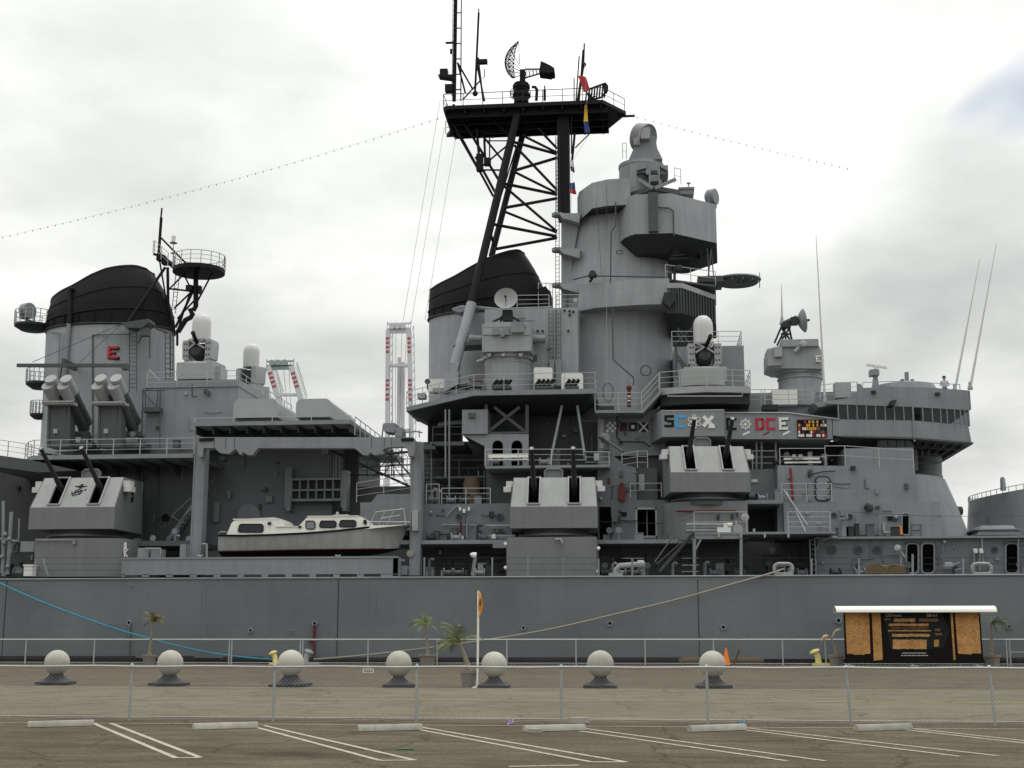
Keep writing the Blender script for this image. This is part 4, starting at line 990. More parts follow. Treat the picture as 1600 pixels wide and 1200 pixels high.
# curved close-in gun platform
zK = ZZ(603, 86.3, 1100)
arc = [(P(1032, 606, 88.3).x, 88.0), (P(1060, 606, 87).x, 87.1), (P(1085, 606, 86.4).x, 86.6), (P(1106, 606, 86.3).x, 86.4), (P(1130, 606, 86.4).x, 86.6), (P(1152, 606, 87).x, 87.1), (P(1173, 606, 88).x, 88.0)]
arc = [(P(1031, 606, 86.9).x, 86.9), (P(1062, 606, 86.5).x, 86.5), (P(1104, 606, 86.2).x, 86.2), (P(1145, 606, 86.5).x, 86.5), (P(1173, 606, 86.9).x, 86.9)]
fpK = arc + [(arc[-1][0], 93), (arc[0][0], 93)]
m = MB(); m.foot(fpK, zK - .42, zK); platK = part(m, 'platform', 'lightgrey')
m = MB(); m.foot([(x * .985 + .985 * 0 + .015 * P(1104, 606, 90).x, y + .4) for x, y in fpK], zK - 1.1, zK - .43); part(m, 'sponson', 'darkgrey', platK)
m = MB(); m.rail([(arc[0][0], 87, zK)] + [(x, y + .08, zK) for x, y in arc] + [(arc[-1][0], 91, zK)], h=1.1, gap=1.6); part(m, 'railing', 'railgrey', platK)
m = MB(); m.path([P(1042, 609, 86.2), P(1043, 619, 86.2), P(1160, 619, 86.2), P(1160, 609, 86.2)], .05); part(m, 'pipe', 'lightgrey', platK)
hK = house(1053, 541, 1163, 606, 90.2, 97, 'haze')
zK2 = ZZ(541, 90.2, 1110)
m = MB(); m.rail([P(1050, 541, 90.3), P(1159, 541, 90.3), P(1159, 541, 90.3) + Vector((0, 5, 0))], h=1.05, gap=1.9); part(m, 'railing', 'railgrey', hK)
m = MB(); m.T((1058, 512, 92), (1080, 540, 92), .06); m.T((1082, 512, 92), (1054, 538, 92), .06); m.T((1058, 520, 92), (1068, 535, 92), .08); m.T((1056, 590, 88.5), (1056, 542, 88.5), .1); m.bar(P(1056, 555, 88.5), P(1071, 575, 88.5), .12, .3); part(m, 'strut', 'houseg', hK)
house(1040, 620, 1170, 648, 89, 94, 'houseg')

# ---- bridge
Yw = 87.0
hJ = house(1160, 612, 1436, 662, 90, 98, 'haze')
m = MB(); m.rpoly([(1340, 599), (1345, 600), (1348, 606), (1395, 604), (1460, 606), (1500, 609), (1514, 610), (1515, 640), (1470, 637), (1428, 634), (1310, 629), (1290, 627), (1340, 620)], Yw, Yw + .12)
bridge = part(m, 'bridge', 'haze')
xr = P(1515, 640, Yw).x
m = MB(); m.box(xr, xr + .1, Yw, 100, ZZ(640, Yw, 1500), ZZ(611, Yw, 1500)); m.rpoly([(1290, 627), (1428, 633.5), (1515, 639), (1515, 641), (1428, 636), (1290, 631)], Yw - .05, 100); part(m, 'bridge_roof', 'haze', bridge)
# face under the windows
m = MB(); m.rpoly([(1300, 655), (1428, 657), (1513, 665), (1518, 691), (1430, 684), (1318, 682), (1300, 680)], Yw, Yw + .15); part(m, 'bridge_front', 'haze', bridge)
m = MB(); m.rpoly([(1318, 680.5), (1430, 683.5), (1521, 691), (1521, 693.5), (1430, 686), (1318, 683)], Yw - .15, 99); part(m, 'bridge_floor', 'houseg', bridge)
m = MB()
for k in range(6): m.rbox(1432 + 14 * k, 686 + 1.1 * k, 1434 + 14 * k, 694 + 1.2 * k, 87.5, 97)
for y in (88.5, 90.5, 92.5, 94.5): m.rpoly([(1428, 690), (1516, 697), (1500, 703), (1428, 700)], y, y + .12)
part(m, 'girder', 'houseg', bridge)
house(1315, 630, 1430, 684, 92.5, 97, 'darkgrey', 'pilot_house', bridge)
house(1426.5, 633, 1429, 690, Yw - .12, Yw + .1, 'haze', 'bridge_post', bridge)
wx = [1310 + 14.6 * k for k in range(9)] + [1442, 1457, 1470, 1480, 1492, 1501, 1508, 1513.5]
for i, (a, b) in enumerate(zip(wx, wx[1:])):
    f_ = (a - 1310) / 203; yt = 632 + 6.5 * max(0, (a - 1428) / 85); yb = 656.5 + (10.5 * max(0, (a - 1428) / 85))
    m = MB(); m.rbox(a - .8, yt - 1, a + .8, yb + 1, Yw - .03, Yw + .12); part(m, 'window_frame', 'haze', bridge)
    if i in (8,): continue
    m = MB(); m.rbox(a + .9, yt, b - .9, yb, Yw + .04, Yw + .06); part(m, 'window_pane', 'glass', bridge)
m = MB(); m.rbox(1513, 637, 1515, 666, Yw - .03, Yw + .12); part(m, 'window_frame', 'haze', bridge)
m = MB(); m.T((1438, 634, Yw + .4), (1443, 657, Yw + .4), .06); part(m, 'wiper_arm', 'haze', bridge)
m = MB(); m.T((1444, 640, 90), (1450, 657, 90), .3); part(m, 'binnacle', 'haze', bridge)
# wind deflector, lights
m = MB(); m.rpoly([(1392, 626), (1402, 624), (1397, 633), (1389, 633)], Yw - .5, Yw); m.rbox(1362, 610, 1369, 614, Yw - .25, Yw); m.rbox(1462, 613, 1469, 617, Yw - .25, Yw); part(m, 'lamp_hood', 'darkgrey', bridge)
m = MB(); m.rail([P(1348, 606, Yw + .1), P(1395, 604, Yw + .1), P(1500, 609, Yw + .1)], h=.35, n=1, gap=2.5); part(m, 'railing', 'railgrey', bridge)
# rounded house top and surface radar post behind the bulwark
m = MB(); c = P(1415, 606, 93); rr = P(1462, 606, 93).x - c.x
m.lathe((c.x, 93, c.z - .6), [(rr * 1.1, 0), (rr, .55), (rr * .93, .8), (rr * .5, .98), (.01, 1.02)], 32, 1.0, .7); part(m, 'conning_roof', 'haze', bridge)
m = MB(); m.rbox(1415, 581, 1420, 595, 92.5, 92.9); m.rbox(1408, 592, 1413, 596, 92, 92.4); m.rbox(1424, 592, 1428, 596, 92, 92.4); part(m, 'periscope', 'haze', bridge)
# deck house edge left of the bridge
m = MB(); m.rpoly([(1270, 629), (1310, 626), (1340, 617), (1340, 621), (1310, 632), (1290, 634), (1280, 636)], Yw + .1, 92); part(m, 'platform', 'haze', bridge)
m = MB(); m.rail([P(1168, 632, 88.5), P(1190, 632, 88.5), P(1195, 632, 87.6), P(1270, 632, 87.6), P(1282, 625, 87.2), P(1340, 620, 87.2)], h=1.0, gap=1.6); part(m, 'railing', 'railgrey', bridge)
house(1207, 608, 1246, 632, 89.2, 91, 'white', 'locker', bridge)
house(1305, 597, 1330, 621, 88, 89, 'lightgrey', 'locker', bridge); house(1192, 632, 1216, 640, 88, 89, 'darkgrey', 'locker', bridge)
# walls under the bridge
m = MB(); m.rpoly([(1215, 727), (1332, 728), (1332, 731), (1430, 735), (1430, 787), (1332, 787), (1332, 842), (1215, 842)], 86, 92); hL = part(m, 'deckhouse', 'haze')
house(1215, 690, 1380, 727, 92, 96, 'shadedrecess')
house(1225, 785, 1470, 840, 85.2, 92, 'haze')
hM = house(1320, 700, 1428, 735, 86.8, 90, 'haze')
house(1372, 687, 1428, 709, 87.4, 90, 'houseg')
for k in range(4):
    m = MB(); m.rbox(1375 + 13.5 * k, 688, 1386.5 + 13.5 * k, 708, 87.3, 87.42); part(m, 'window_pane', 'boatglass', hM)
m = MB(); m.rail([P(1219, 726, 86.1), P(1290, 726, 86.1)], h=1.05, n=2, gap=2.8); m.rail([P(1290, 727, 86.1), P(1321, 727, 86.1), P(1428, 734, 86.1)], h=1.25, n=2, gap=2.6); part(m, 'railing', 'railgrey', hL)
m = MB(); m.rail([P(1222, 784, 84.6), P(1300, 784, 84.6)], h=1.15, n=3, gap=1.7); part(m, 'railing', 'railgrey', hL)
m = MB(); m.bar(P(1224, 766, 84), P(1262, 822, 81.5), .08, .12); m.bar(P(1228, 770, 84.5), P(1258, 832, 82), .1, .2); m.bar(P(1232, 797, 83), P(1258, 789, 83), .06, .12); part(m, 'stairway', 'haze')
m = MB(); m.T((1235, 731, 85.8), (1239, 782, 85.8), .075); part(m, 'fire_main', 'pipered', hL, label='red fire main pipe')
def door(px0, py0, px1, py1, Y, parent, mat='houseg', dark=False):
    m = MB(); w, h = px1 - px0, py1 - py0; r_ = w * .3
    pts = []
    for cx_, cy_, a0 in ((px1 - r_, py0 + r_, -90), (px1 - r_, py1 - r_, 0), (px0 + r_, py1 - r_, 90), (px0 + r_, py0 + r_, 180)):
        for k in range(5): t = R(a0 + 22.5 * k); pts.append((cx_ + r_ * math.cos(t), cy_ + r_ * math.sin(t)))
    if dark:
        m.rpoly(pts, Y - .02, Y + .05); o = part(m, 'doorway', 'openingshade', parent)  # no real opening: black plate painting the shade inside
        m = MB(); m.path([P(x, y, Y - .04) for x, y in pts + pts[:1]], .06, 6); part(m, 'door_frame', 'haze', parent)
    else:
        m.rpoly(pts, Y - .08, Y + .05); o = part(m, 'door', mat, parent)
        m = MB(); m.path([P(x, y, Y - .06) for x, y in pts + pts[:1]], .05, 6)
        for k in range(3): m.rbox(px1 - 4, py0 + h * (.2 + .27 * k), px1 + 2, py0 + h * (.2 + .27 * k) + 2, Y - .16, Y); m.rbox(px0 - 1, py0 + h * (.2 + .27 * k), px0 + 3, py0 + h * (.2 + .27 * k) + 2, Y - .16, Y)
        part(m, 'door_dog', 'darkgrey', parent)
    return o
door(1274, 745, 1297, 782, 86, hL, 'haze')
m = MB(); pts = [(1302, 745), (1325, 744), (1328, 750), (1328, 760), (1323, 763), (1302, 760)]; m.rpoly(pts, 85.95, 86.05); part(m, 'access_panel', 'haze', hL)
m = MB(); m.path([P(1268, 741, 85.8), P(1285, 737, 85.8), P(1305, 736, 85.8)], .04); m.rbox(1263, 738, 1266, 745, 85.7, 86); m.rbox(1330, 728, 1337, 733, 85.6, 86.1); part(m, 'cable', 'darkgrey', hL)
m = MB(); m.T((1352, 790, 85), (1362, 794, 84.9), .22, 10); m.lathe(P(1358, 796, 84.9), [(0, 0), (.2, .02), (.2, .4), (0, .45)], 12, axis=(0, -1, 0)); part(m, 'floodlight', 'darkgrey', hL)
house(1225, 715, 1281, 718, 86.4, 86.7, 'white', 'sill', hL)
house(1226, 721, 1283, 723.5, 86.4, 86.7, 'white', 'sill', hL)
for x0 in (1238, 1248): house(x0, 710, x0 + 6, 717, 86.2, 86.4, 'lightgrey', 'instrument_box', hL)
m = MB(); m.rcyl(1426, 1470, 690, 746, 92, 40, 1426, 1472); m.rcyl(1425, 1473, 742, 746.5, 92, 40); col_ = part(m, 'conning_tower', 'haze')
m = MB()
for py in (712, 722): m.path([P(1448 + 23 * math.cos(t), py + 1.5 * math.sin(t), 92 - 1.05 * 1) for t in [math.pi * k / 8 for k in range(9)]], .05)
m.T((1431, 742, 89.9), (1457, 745, 89.9), .14, 8)
for px in (1432, 1441, 1450): m.T((px, 688, 90), (px, 712, 90), .07)
m.rbox(1427, 702, 1434, 735, 89.2, 90); part(m, 'pipe', 'haze', col_)
# raked fairing in front of the conning tower
m = MB()
rings = []
for (x0, x1, py) in ((1320, 1512, 841), (1345, 1492, 790), (1380, 1472, 744)):
    c0, c1 = P(x0, py, 92), P(x1, py, 92); cc, rr = (c0.x + c1.x) / 2, (c1.x - c0.x) / 2; z = ZZ(py, 87, 1400)
    pts = []
    for i in range(24):
        t = math.pi * (-.5 + i / 23); pts.append((c1.x - 3.4 + 3.4 * math.cos(t), 92.2 + 6.1 * math.sin(t), z))
    rings.append([(c0.x, 98, z), (c0.x, 86.1, z)] + pts)
m.loft(rings); fair = part(m, 'raked_fairing', 'haze')
m = MB(); m.T((1436, 797, 86.6), (1463, 800, 86.6), .12, 8); m.T((1473, 775, 87.2), (1477, 838, 86.8), .06); m.path([P(1333, 790, 85.9), P(1380, 792, 85.9), P(1430, 794, 86.4)], .06); part(m, 'pipe', 'haze', fair)
# small doors, ports and stores on that level
lv = 85.15
for px, py in ((1328, 807), (1369, 809), (1399, 811), (1303, 805)): port(px, py, 4, lv, hL)
door(1409, 802, 1421, 836, lv, hL, dark=True)
for r_ in ((1318, 803, 1326, 837), (1338, 806, 1374, 836)): house(*r_, lv - .05, lv + .1, 'haze', 'access_panel', hL)
house(1387, 807, 1395, 813, lv - .08, lv, 'black', 'sign_plate', hL)
m = MB(); m.ladder(P(1432, 837, 84.8), P(1432, 803, 85.6), .55, .05, .4); part(m, 'ladder', 'houseg', hL)
m = MB(); m.rbox(1381, 829, 1405, 833, 84.2, 84.8); m.rbox(1385, 833, 1400, 837, 84.3, 84.7); m.T((1381, 829, 84.4), (1381, 817, 84.4), .08); part(m, 'work_table', 'lightgrey', hL)
m = MB(); m.T((1375, 806, 84.5), (1375, 837, 84.5), .09); m.T((1296, 804, 84), (1295, 830, 84), .06); part(m, 'stanchion', 'haze', hL)

# ---- forward deckhouse on the main deck
hN = house(1277, 838, 2050, 902, 83, 92, 'hullgrey')
m = MB(); m.rbox(1274, 836, 2050, 839.5, 82.6, 92); part(m, 'deck_edge', 'haze', hN)
for px, r_ in ((1300, 6), (1341, 6), (1370, 6), (1554, 4.5), (1206, 5)): port(px, 859, r_, 82.95, hN)
door(1416, 849, 1435, 896, 82.95, hN, dark=True); door(1440, 849, 1460, 896, 82.95, hN, dark=True); door(1571, 849, 1591, 896, 82.95, hN, dark=True)
for px in (1426, 1581):
    m = MB(); m.path([P(px - 14, 848, 82.8), P(px, 843.5, 82.7), P(px + 14, 848, 82.8)], .05); part(m, 'rain_hood', 'houseg', hN)
for a, b in ((1522, 855), (1531, 856)):
    m = MB(); m.T((a, 857, 82.7), (a, 892, 82.7), .06); part(m, 'vent_pipe', 'haze', hN)
    m = MB(); m.lathe(P(a + 1, 857, 82.6), [(0, 0), (.13, .03), (.11, .28), (0, .32)], 10, axis=(.2, 0, -1)); part(m, 'vent_cap', 'white', hN)
m = MB(); m.ladder(P(1598, 898, 82.7), P(1598, 842, 82.7), .5, .04); m.ladder(P(1271, 898, 82.4), P(1269, 842, 82.4), .3, .05); part(m, 'ladder', 'haze', hN)
m = MB(); m.lathe(P(1404, 857, 82.5), [(0, 0), (.2, .03), (.2, .2), (0, .25)], 12, axis=(-.6, -1, .2)); m.T((1406, 861, 82.5), (1415, 872, 82.5), .06); m.T((1408, 866, 82.6), (1408, 896, 82.6), .05); part(m, 'floodlight', 'lightgrey', hN)
m = MB(); m.path([P(1276, 897, 82.5), P(1274, 860, 82.5), P(1280, 850, 82.5), P(1282, 842, 82.5)], .06); m.path([P(1284, 845, 82.3), P(1296, 840, 82.3), P(1308, 840, 82.3)], .07); m.T((1534, 838, 82.7), (1536, 880, 82.7), .05); part(m, 'pipe', 'haze', hN)
m = MB(); m.lathe(P(1482, 885, 82.3), [(.1, -.3), (.26, -.2), (.26, .2), (.1, .4)], 10, axis=(1, 0, 0)); m.T((1478, 885, 82.4), (1500, 880, 82.4), .07); m.T((1490, 892, 82.4), (1502, 889, 82.4), .07); part(m, 'valve', 'haze', hN)

# ---- small fittings on the bulkheads: boxes, conduits, junctions, lamps
def fittings(x0, y0, x1, y1, Y, n, parent, seed, mats=('houseg', 'haze', 'darkgrey')):
    rn = random.Random(seed)
    for i in range(n):
        px, py = rn.uniform(x0, x1), rn.uniform(y0, y1); k = rn.random(); mt = rn.choice(mats)
        if k < .45:
            w, h = rn.uniform(2.5, 7), rn.uniform(3, 9); house(px, py, px + w, py + h, Y - rn.uniform(.15, .3), Y + .02, mt, 'equipment_box', parent)
        elif k < .72:
            L = rn.uniform(10, 34); m = MB(); bend = rn.choice((-1, 1)) * rn.uniform(3, 10)
            ya = max(y0, py - L / 2); yb = min(y1, py + L / 2); m.path([P(px, ya, Y - .06), P(px, yb, Y - .06), P(px + bend, yb + .5, Y - .06)], .035, 5); part(m, 'conduit', mt, parent)
        elif k < .9:
            L = rn.uniform(14, 40); m = MB(); m.path([P(px, py, Y - .08), P(px + L * .5, py + rn.uniform(0, 1.5), Y - .08), P(min(px + L, x1 + 6), py + rn.uniform(-1, 1), Y - .08)], .03, 5); part(m, 'cable', mt, parent)
        else:
            m = MB(); m.lathe(P(px, py, Y), [(.0, .28), (.09, .24), (.11, .1), (.05, 0)], 10, axis=(0, -1, -.3)); part(m, 'lamp', rn.choice(('lightgrey', 'haze')), parent)
fittings(665, 855, 785, 893, 87.5, 14, platD, 1)
fittings(938, 855, 1080, 893, 87.6, 14, platF, 2); fittings(1095, 850, 1265, 893, 87.6, 14, platW, 3)
fittings(660, 790, 790, 838, 84.5, 10, hD, 4); fittings(938, 735, 990, 840, 86.5, 12, hF, 5)
fittings(112, 715, 296, 840, 88.5, 16, hA, 6); fittings(320, 705, 515, 790, 91, 14, hB, 7, ('hullgrey', 'haze', 'houseg'))
fittings(1218, 732, 1425, 780, 86, 10, hL, 8, ('haze', 'houseg')); fittings(1232, 790, 1425, 832, 85.2, 12, hL, 9, ('haze', 'houseg'))
fittings(1282, 842, 1600, 890, 83, 16, hN, 10, ('hullgrey', 'haze', 'houseg')); fittings(765, 490, 900, 600, 90.6, 10, casing, 11, ('haze', 'houseg'))
fittings(232, 600, 366, 695, 89, 9, hC, 12, ('haze', 'houseg')); fittings(765, 640, 945, 725, 91, 14, platP, 13); fittings(662, 700, 755, 785, 92.5, 10, platP, 14)
fittings(1050, 700, 1210, 780, 90, 8, hG, 15); fittings(945, 645, 1030, 700, 88.6, 5, hH, 16, ('haze', 'houseg')); fittings(1222, 692, 1370, 725, 92, 8, hL, 17)
fittings(0, 745, 100, 895, 94, 12, plat0, 18)

# larger gear amidships: lockers, valves, cable drums, posts and rails that crowd the decks
def gear(x0, x1, yb, Y, n, parent, seed):
    rn = random.Random(seed)
    for i in range(n):
        px = rn.uniform(x0, x1); k = rn.random(); mt = rn.choice(('houseg', 'haze', 'darkgrey', 'hullgrey'))
        if k < .4:
            w, h = rn.uniform(6, 14), rn.uniform(7, 20); m = MB(); m.rbox(px, yb - h, px + w, yb, Y, Y + .5); m.rbox(px - .5, yb - h - 1, px + w + .5, yb - h, Y - .04, Y + .54); part(m, 'locker', mt, parent)
        elif k < .6:
            h = rn.uniform(8, 22); m = MB(); m.T((px, yb, Y), (px, yb - h, Y), .06); m.lathe(P(px, yb - h, Y - .05), [(.03, 0), (.2, 0), (.2, .05), (.03, .05)], 12, axis=(0, -1, 0)); part(m, 'hand_wheel', mt, parent)
        elif k < .8:
            h = rn.uniform(10, 26); m = MB(); m.path([P(px, yb, Y), P(px, yb - h, Y), P(px + 3, yb - h - 2, Y), P(px + 7, yb - h, Y)], .09, 7); part(m, 'vent_pipe', mt, parent)
        else:
            m = MB(); m.lathe(P(px, yb - 5, Y), [(.1, -.3), (.3, -.3), (.3, -.24), (.16, -.22), (.16, .22), (.3, .24), (.3, .3), (.1, .3)], 12, axis=(1, .2, 0)); part(m, 'hose_reel', mt, parent)
gear(662, 760, 787, 84.9, 9, hD, 21); gear(668, 780, 845, 83.9, 9, platD, 22); gear(940, 1080, 845, 84.4, 8, platF, 23)
gear(662, 785, 900, 81.5, 9, hull, 24); gear(940, 1080, 900, 82, 9, hull, 25); gear(1095, 1260, 900, 82.5, 10, hull, 26); gear(1285, 1600, 900, 81.2, 10, hull, 27)
gear(1165, 1225, 783, 85.2, 5, hG, 28); gear(1235, 1420, 838, 83.9, 9, hL, 29); gear(768, 945, 727, 87, 8, platQ, 30); gear(200, 300, 852, 84, 6, hA, 31); gear(5, 50, 900, 82, 5, hull, 32); gear(565, 640, 845, 84.5, 6, platD, 33)
gear(115, 290, 699, 87.6, 7, platA, 34); gear(640, 930, 609, 89.6, 8, platP, 35); gear(1175, 1300, 727, 87.2, 7, hL, 36)
m = MB(); m.T((943, 685, 86), (974, 706, 85.4), .09, 10); m.T((943, 685, 86), (936, 682, 86), .14, 10); m.rbox(944, 690, 952, 703, 86, 86.4); m.T((948, 703, 86.2), (948, 716, 86.2), .12); part(m, 'saluting_gun', 'houseg', platQ)
m = MB(); m.rail([P(1176, 733, 87.6), P(1214, 733, 87.6)], h=1.2, n=3, gap=1.3); part(m, 'railing', 'railgrey', hG)
for px in (1190, 1212, 1182):
    m = MB(); m.T((px, 690, 87.6), (px, 733, 87.6), .06); part(m, 'stanchion', 'haze', hG)
m = MB(); m.ladder(P(668, 788, 88), P(668, 690, 88), .5, .03); part(m, 'ladder', 'haze', platD)
m = MB(); m.ladder(P(752, 788, 88.5), P(752, 735, 88.5), .4, .03); part(m, 'ladder', 'haze', platD)
m = MB(); m.ladder(P(646, 760, 90), P(600, 700, 91), .6, .04); m.ladder(P(590, 745, 92), P(622, 702, 92), .6, .04); m.rail([P(560, 744, 90), P(642, 744, 90)], h=1.2, n=3, gap=1.3); m.T((612, 700, 90), (612, 744, 90), .05); m.T((628, 700, 90), (628, 744, 90), .05); part(m, 'stairway', 'darkgrey')
# ---- tripod mast
Ym0, Ym1 = 92.6, 98.2
m = MB(); mt = None
zM = ZZ(160, Ym0, 830)
def xm(px, Y, py=170): return P(px, py, Y).x
mp_ = [(xm(692, Ym0), Ym0 + .2), (xm(700, Ym0), Ym0), (xm(942, Ym0), Ym0), (xm(978, 95), 95.0), (xm(945, 97), Ym1), (xm(698, Ym1), Ym1), (xm(690, Ym0), Ym1 - 1)]
m.foot(mp_, zM - .28, zM); mast = part(m, 'mast', 'mastblack')
m = MB()
for y in (93.2, 94.6, 96.0, 97.4): m.box(xm(697, Ym0), xm(950, 95), y - .06, y + .06, zM - .75, zM - .28)
for k in range(9): x = xm(700 + 30 * k, 94); m.box(x - .05, x + .05, Ym0 + .1, Ym1 - .1, zM - .55, zM - .28)
part(m, 'girder', 'mastblack', mast)
m = MB(); m.rail([(xm(692, Ym0), Ym1 - .5, zM), (xm(692, Ym0), Ym0 + .2, zM), (xm(942, Ym0), Ym0 + .1, zM), (xm(976, 95), 95, zM)], h=1.0, n=2, gap=1.5); m.rail([(xm(697, Ym1), Ym1 - .1, zM), (xm(945, 97), Ym1 - .1, zM)], h=1.0, n=2, gap=1.8); part(m, 'railing', 'darkgrey', mast)
m = MB()
def br(a, b, r, Ya=94.0, Yb=None): m.tube(P(*a, Ya), P(*b, Yb if Yb else Ya), r, n=8)
br((812, 163), (737, 474), .30, 93.4, 90.6); br((818, 205), (768, 400), .24, 96.5, 95.0)
part(m, 'mast_leg', 'mastblack', mast)
m = MB(); c = P(880, 270, 94); m.box(P(871, 270, 93.7).x, P(889.5, 270, 93.7).x, 93.7, 95, ZZ(340, 93.7, 880), zM - .2); part(m, 'mast_column', 'mastblack', mast)
q6 = lambda x, y: (640 + x / 3.0, y / 3.0)
m = MB()
for a, b, r in (((530, 635), (690, 715), .1), ((485, 665), (690, 722), .12), ((490, 680), (690, 890), .1), ((490, 800), (690, 740), .12), ((490, 805), (690, 905), .1), ((440, 860), (690, 912), .12),
                ((440, 870), (690, 1085), .1), ((440, 975), (690, 930), .12), ((440, 990), (690, 1090), .1), ((385, 1050), (690, 1108), .12), ((400, 1168), (690, 1115), .12), ((600, 600), (690, 695), .1), ((370, 1060), (400, 1165), .1)):
    br(q6(*a), q6(*b), r, 93.0, 94.0)
for a, b, r in (((205, 575), (392, 920), .09), ((225, 625), (325, 800), .09), ((205, 490), (415, 840), .1), ((350, 515), (470, 640), .1), ((345, 640), (435, 750), .08), ((460, 680), (340, 780), .07), ((310, 735), (400, 900), .1), ((340, 625), (470, 625), .07), ((345, 660), (470, 660), .05), ((350, 797), (430, 797), .07),
                ((500, 690), (415, 960), .06), ((315, 600), (330, 800), .1), ((375, 640), (375, 760), .05), ((350, 650), (355, 760), .09)):
    br(q6(*a), q6(*b), r, 94.5, 94.5)
part(m, 'brace', 'mastblack', mast)
m = MB(); m.rbox(744, 240, 754, 265, 94.2, 94.8); m.rbox(756, 246, 766, 256, 94.2, 94.8); part(m, 'antenna_box', 'mastblack', mast)
# topmast, its ladder and side arms
m = MB(); br((709.5, 158), (712.5, -40), .15, 94); br((748, 20), (742, 150), .085, 94.2); br((748, 14), (748, 28), .05, 94.2); m.sphere(P(742.5, 146, 94.2), .22, 8, 6)
br((747, 90), (755, 158), .07); br((744, 95), (757, 158), .07); br((715, 98), (739, 140), .07); br((715, 98), (727, 145), .07); br((723, 156), (752, 124), .06); br((757, 108), (757, 120), .035); br((757, 120), (753, 122), .03)
m.rbox(744, 92, 761, 98, 94, 94.4); m.rbox(687, 107, 699, 116, 93.8, 94.4); m.rpoly([(684, 116), (710, 116), (710, 123), (700, 121), (685, 119)], 93.8, 94.5); m.rbox(695, 131, 708, 142, 93.8, 94.3); m.rbox(696, 65, 709, 67, 94, 94.2); m.rbox(703, 76, 706, 83, 94, 94.2)
part(m, 'topmast', 'mastblack', mast)
m = MB(); m.T((720, 158, 94), (721, -40, 94), .05)
for k in range(9): y = 140 - 24 * k; m.T((711, y, 94), (720, y, 94), .05)
m.ladder(P(709, 150, 93.8), P(711, -30, 93.8), .3, .03, .4); part(m, 'ladder', 'mastblack', mast)
m = MB(); br((905, 157), (911, 78), .06, 93.4); br((900, 157), (905, 88), .05, 93.4); br((913, 68), (912, 98), .06, 93.4); br((903, 157), (912, 98), .1, 93.4); br((897, 122), (897, 157), .04, 93.4); br((915, 142), (925, 157), .07, 93.4); m.sphere(P(912, 101, 93.4), .2, 8, 6); br((893, 165), (893, 240), .05, 93.5); br((898, 208), (894, 250), .09, 93.6); br((899, 231), (921, 209), .05, 93.2)
m.path([P(838, 157, 94), P(839, 140, 94), P(836, 136, 94), P(831, 136, 94)], .12); br((851, 157), (851, 140), .1); br((851, 140), (851, 134), .05)
part(m, 'signal_pole', 'mastblack', mast)
m = MB(); m.bar(P(965, 182, 95), P(992, 181, 95), .15, .14); part(m, 'yard', 'mastblack', mast)
m = MB(); m.ladder(P(873, 340, 93.5), P(871, 212, 93.5), .25, .03); part(m, 'ladder', 'darkgrey', mast)
# stays down to the deck
m = MB()
for a, b in (((688, 155), (630, 500)), ((694, 200), (640, 520)), ((712, 215), (664, 500))): m.T((*a, 94), (*b, 94), .018, 4)
m.T((948, 290, 91.5), (948, 620, 90.5), .012, 4)
part(m, 'stay', 'galv', mast)

# ---- search radar on the mast
rad = thing('search_radar', P(813, 157, 93.6), 'black lattice search radar with curved dish on the mast platform', 'radar')
m = MB(); m.rcyl(803, 826, 126, 157, 93.6, 20); m.rcyl(801, 828, 128, 133, 93.6, 20); m.rcyl(801, 828, 142, 146, 93.6, 20); m.rbox(812, 108, 820, 127, 93.3, 93.9); m.build('pedestal', 'mastblack', rad)
m = MB()
for k in range(3): m.path([P(813 + 16 * math.cos(t), 147 + 2 * math.sin(t) - 3 * k + 3, 93.6 - 0 * t) + Vector((0, .6 * math.sin(t), 0)) for t in [j * math.pi / 8 for j in range(17)]], .03, 4)
m.build('guard_rail', 'mastblack', rad)
m = MB()
# curved reflector seen from its edge
rows = []
for i in range(7):
    u = i / 6 * 2 - 1; row = []
    for k in range(11):
        v = k / 10; bx = 790 + 0 + 18 * (1 - (1 - abs(2 * v - 1) ** 2)) * .5
        px = 806 + 4 * v - 19 * (1 - .75 * u * u) * max(0.0, 1 - (2 * v - .9) ** 2) ** .7
        py = 122 - 58 * v
        row.append(P(px, py, 93.6 + u * 1.9 * (1 - .35 * v)))
    rows.append(row)
for row in rows: m.path(row, .035, 4)
for k in range(11): m.path([r_[k] for r_ in rows], .03, 4)
for i in range(6):
    for k in range(10):
        m.tube(rows[i][k], rows[i + 1][k + 1], .03, n=3, cap=False)
        m.tube(rows[i + 1][k], rows[i][k + 1], .025, n=3, cap=False)
for k in range(0, 11, 2): m.tube(rows[3][k], P(812, 118 - 3 * k * .6, 93.6), .03, n=4)
m.build('reflector', 'mastblack', rad)
m = MB()
a, b, c_, d_ = P(820, 108, 93.6), P(846, 108, 93.6), P(820, 122, 93.6), P(850, 113, 93.6)
m.tube(a, b, .06); m.tube(c_, d_, .06)
for k in range(6): t = k / 5; m.tube(a.lerp(b, t), c_.lerp(d_, min(1, t + .1)), .03, n=4); m.tube(c_.lerp(d_, t), a.lerp(b, min(1, t + .15)), .03, n=4)
m.build('boom', 'mastblack', rad)
m = MB(); m.rpoly([(845, 95), (852, 98), (860, 102), (866, 106), (866, 112), (858, 114), (842, 112)], 93.0, 94.2); m.T((861, 112, 93.6), (861, 125, 93.6), .04); m.build('feed_horn', 'mastblack', rad)
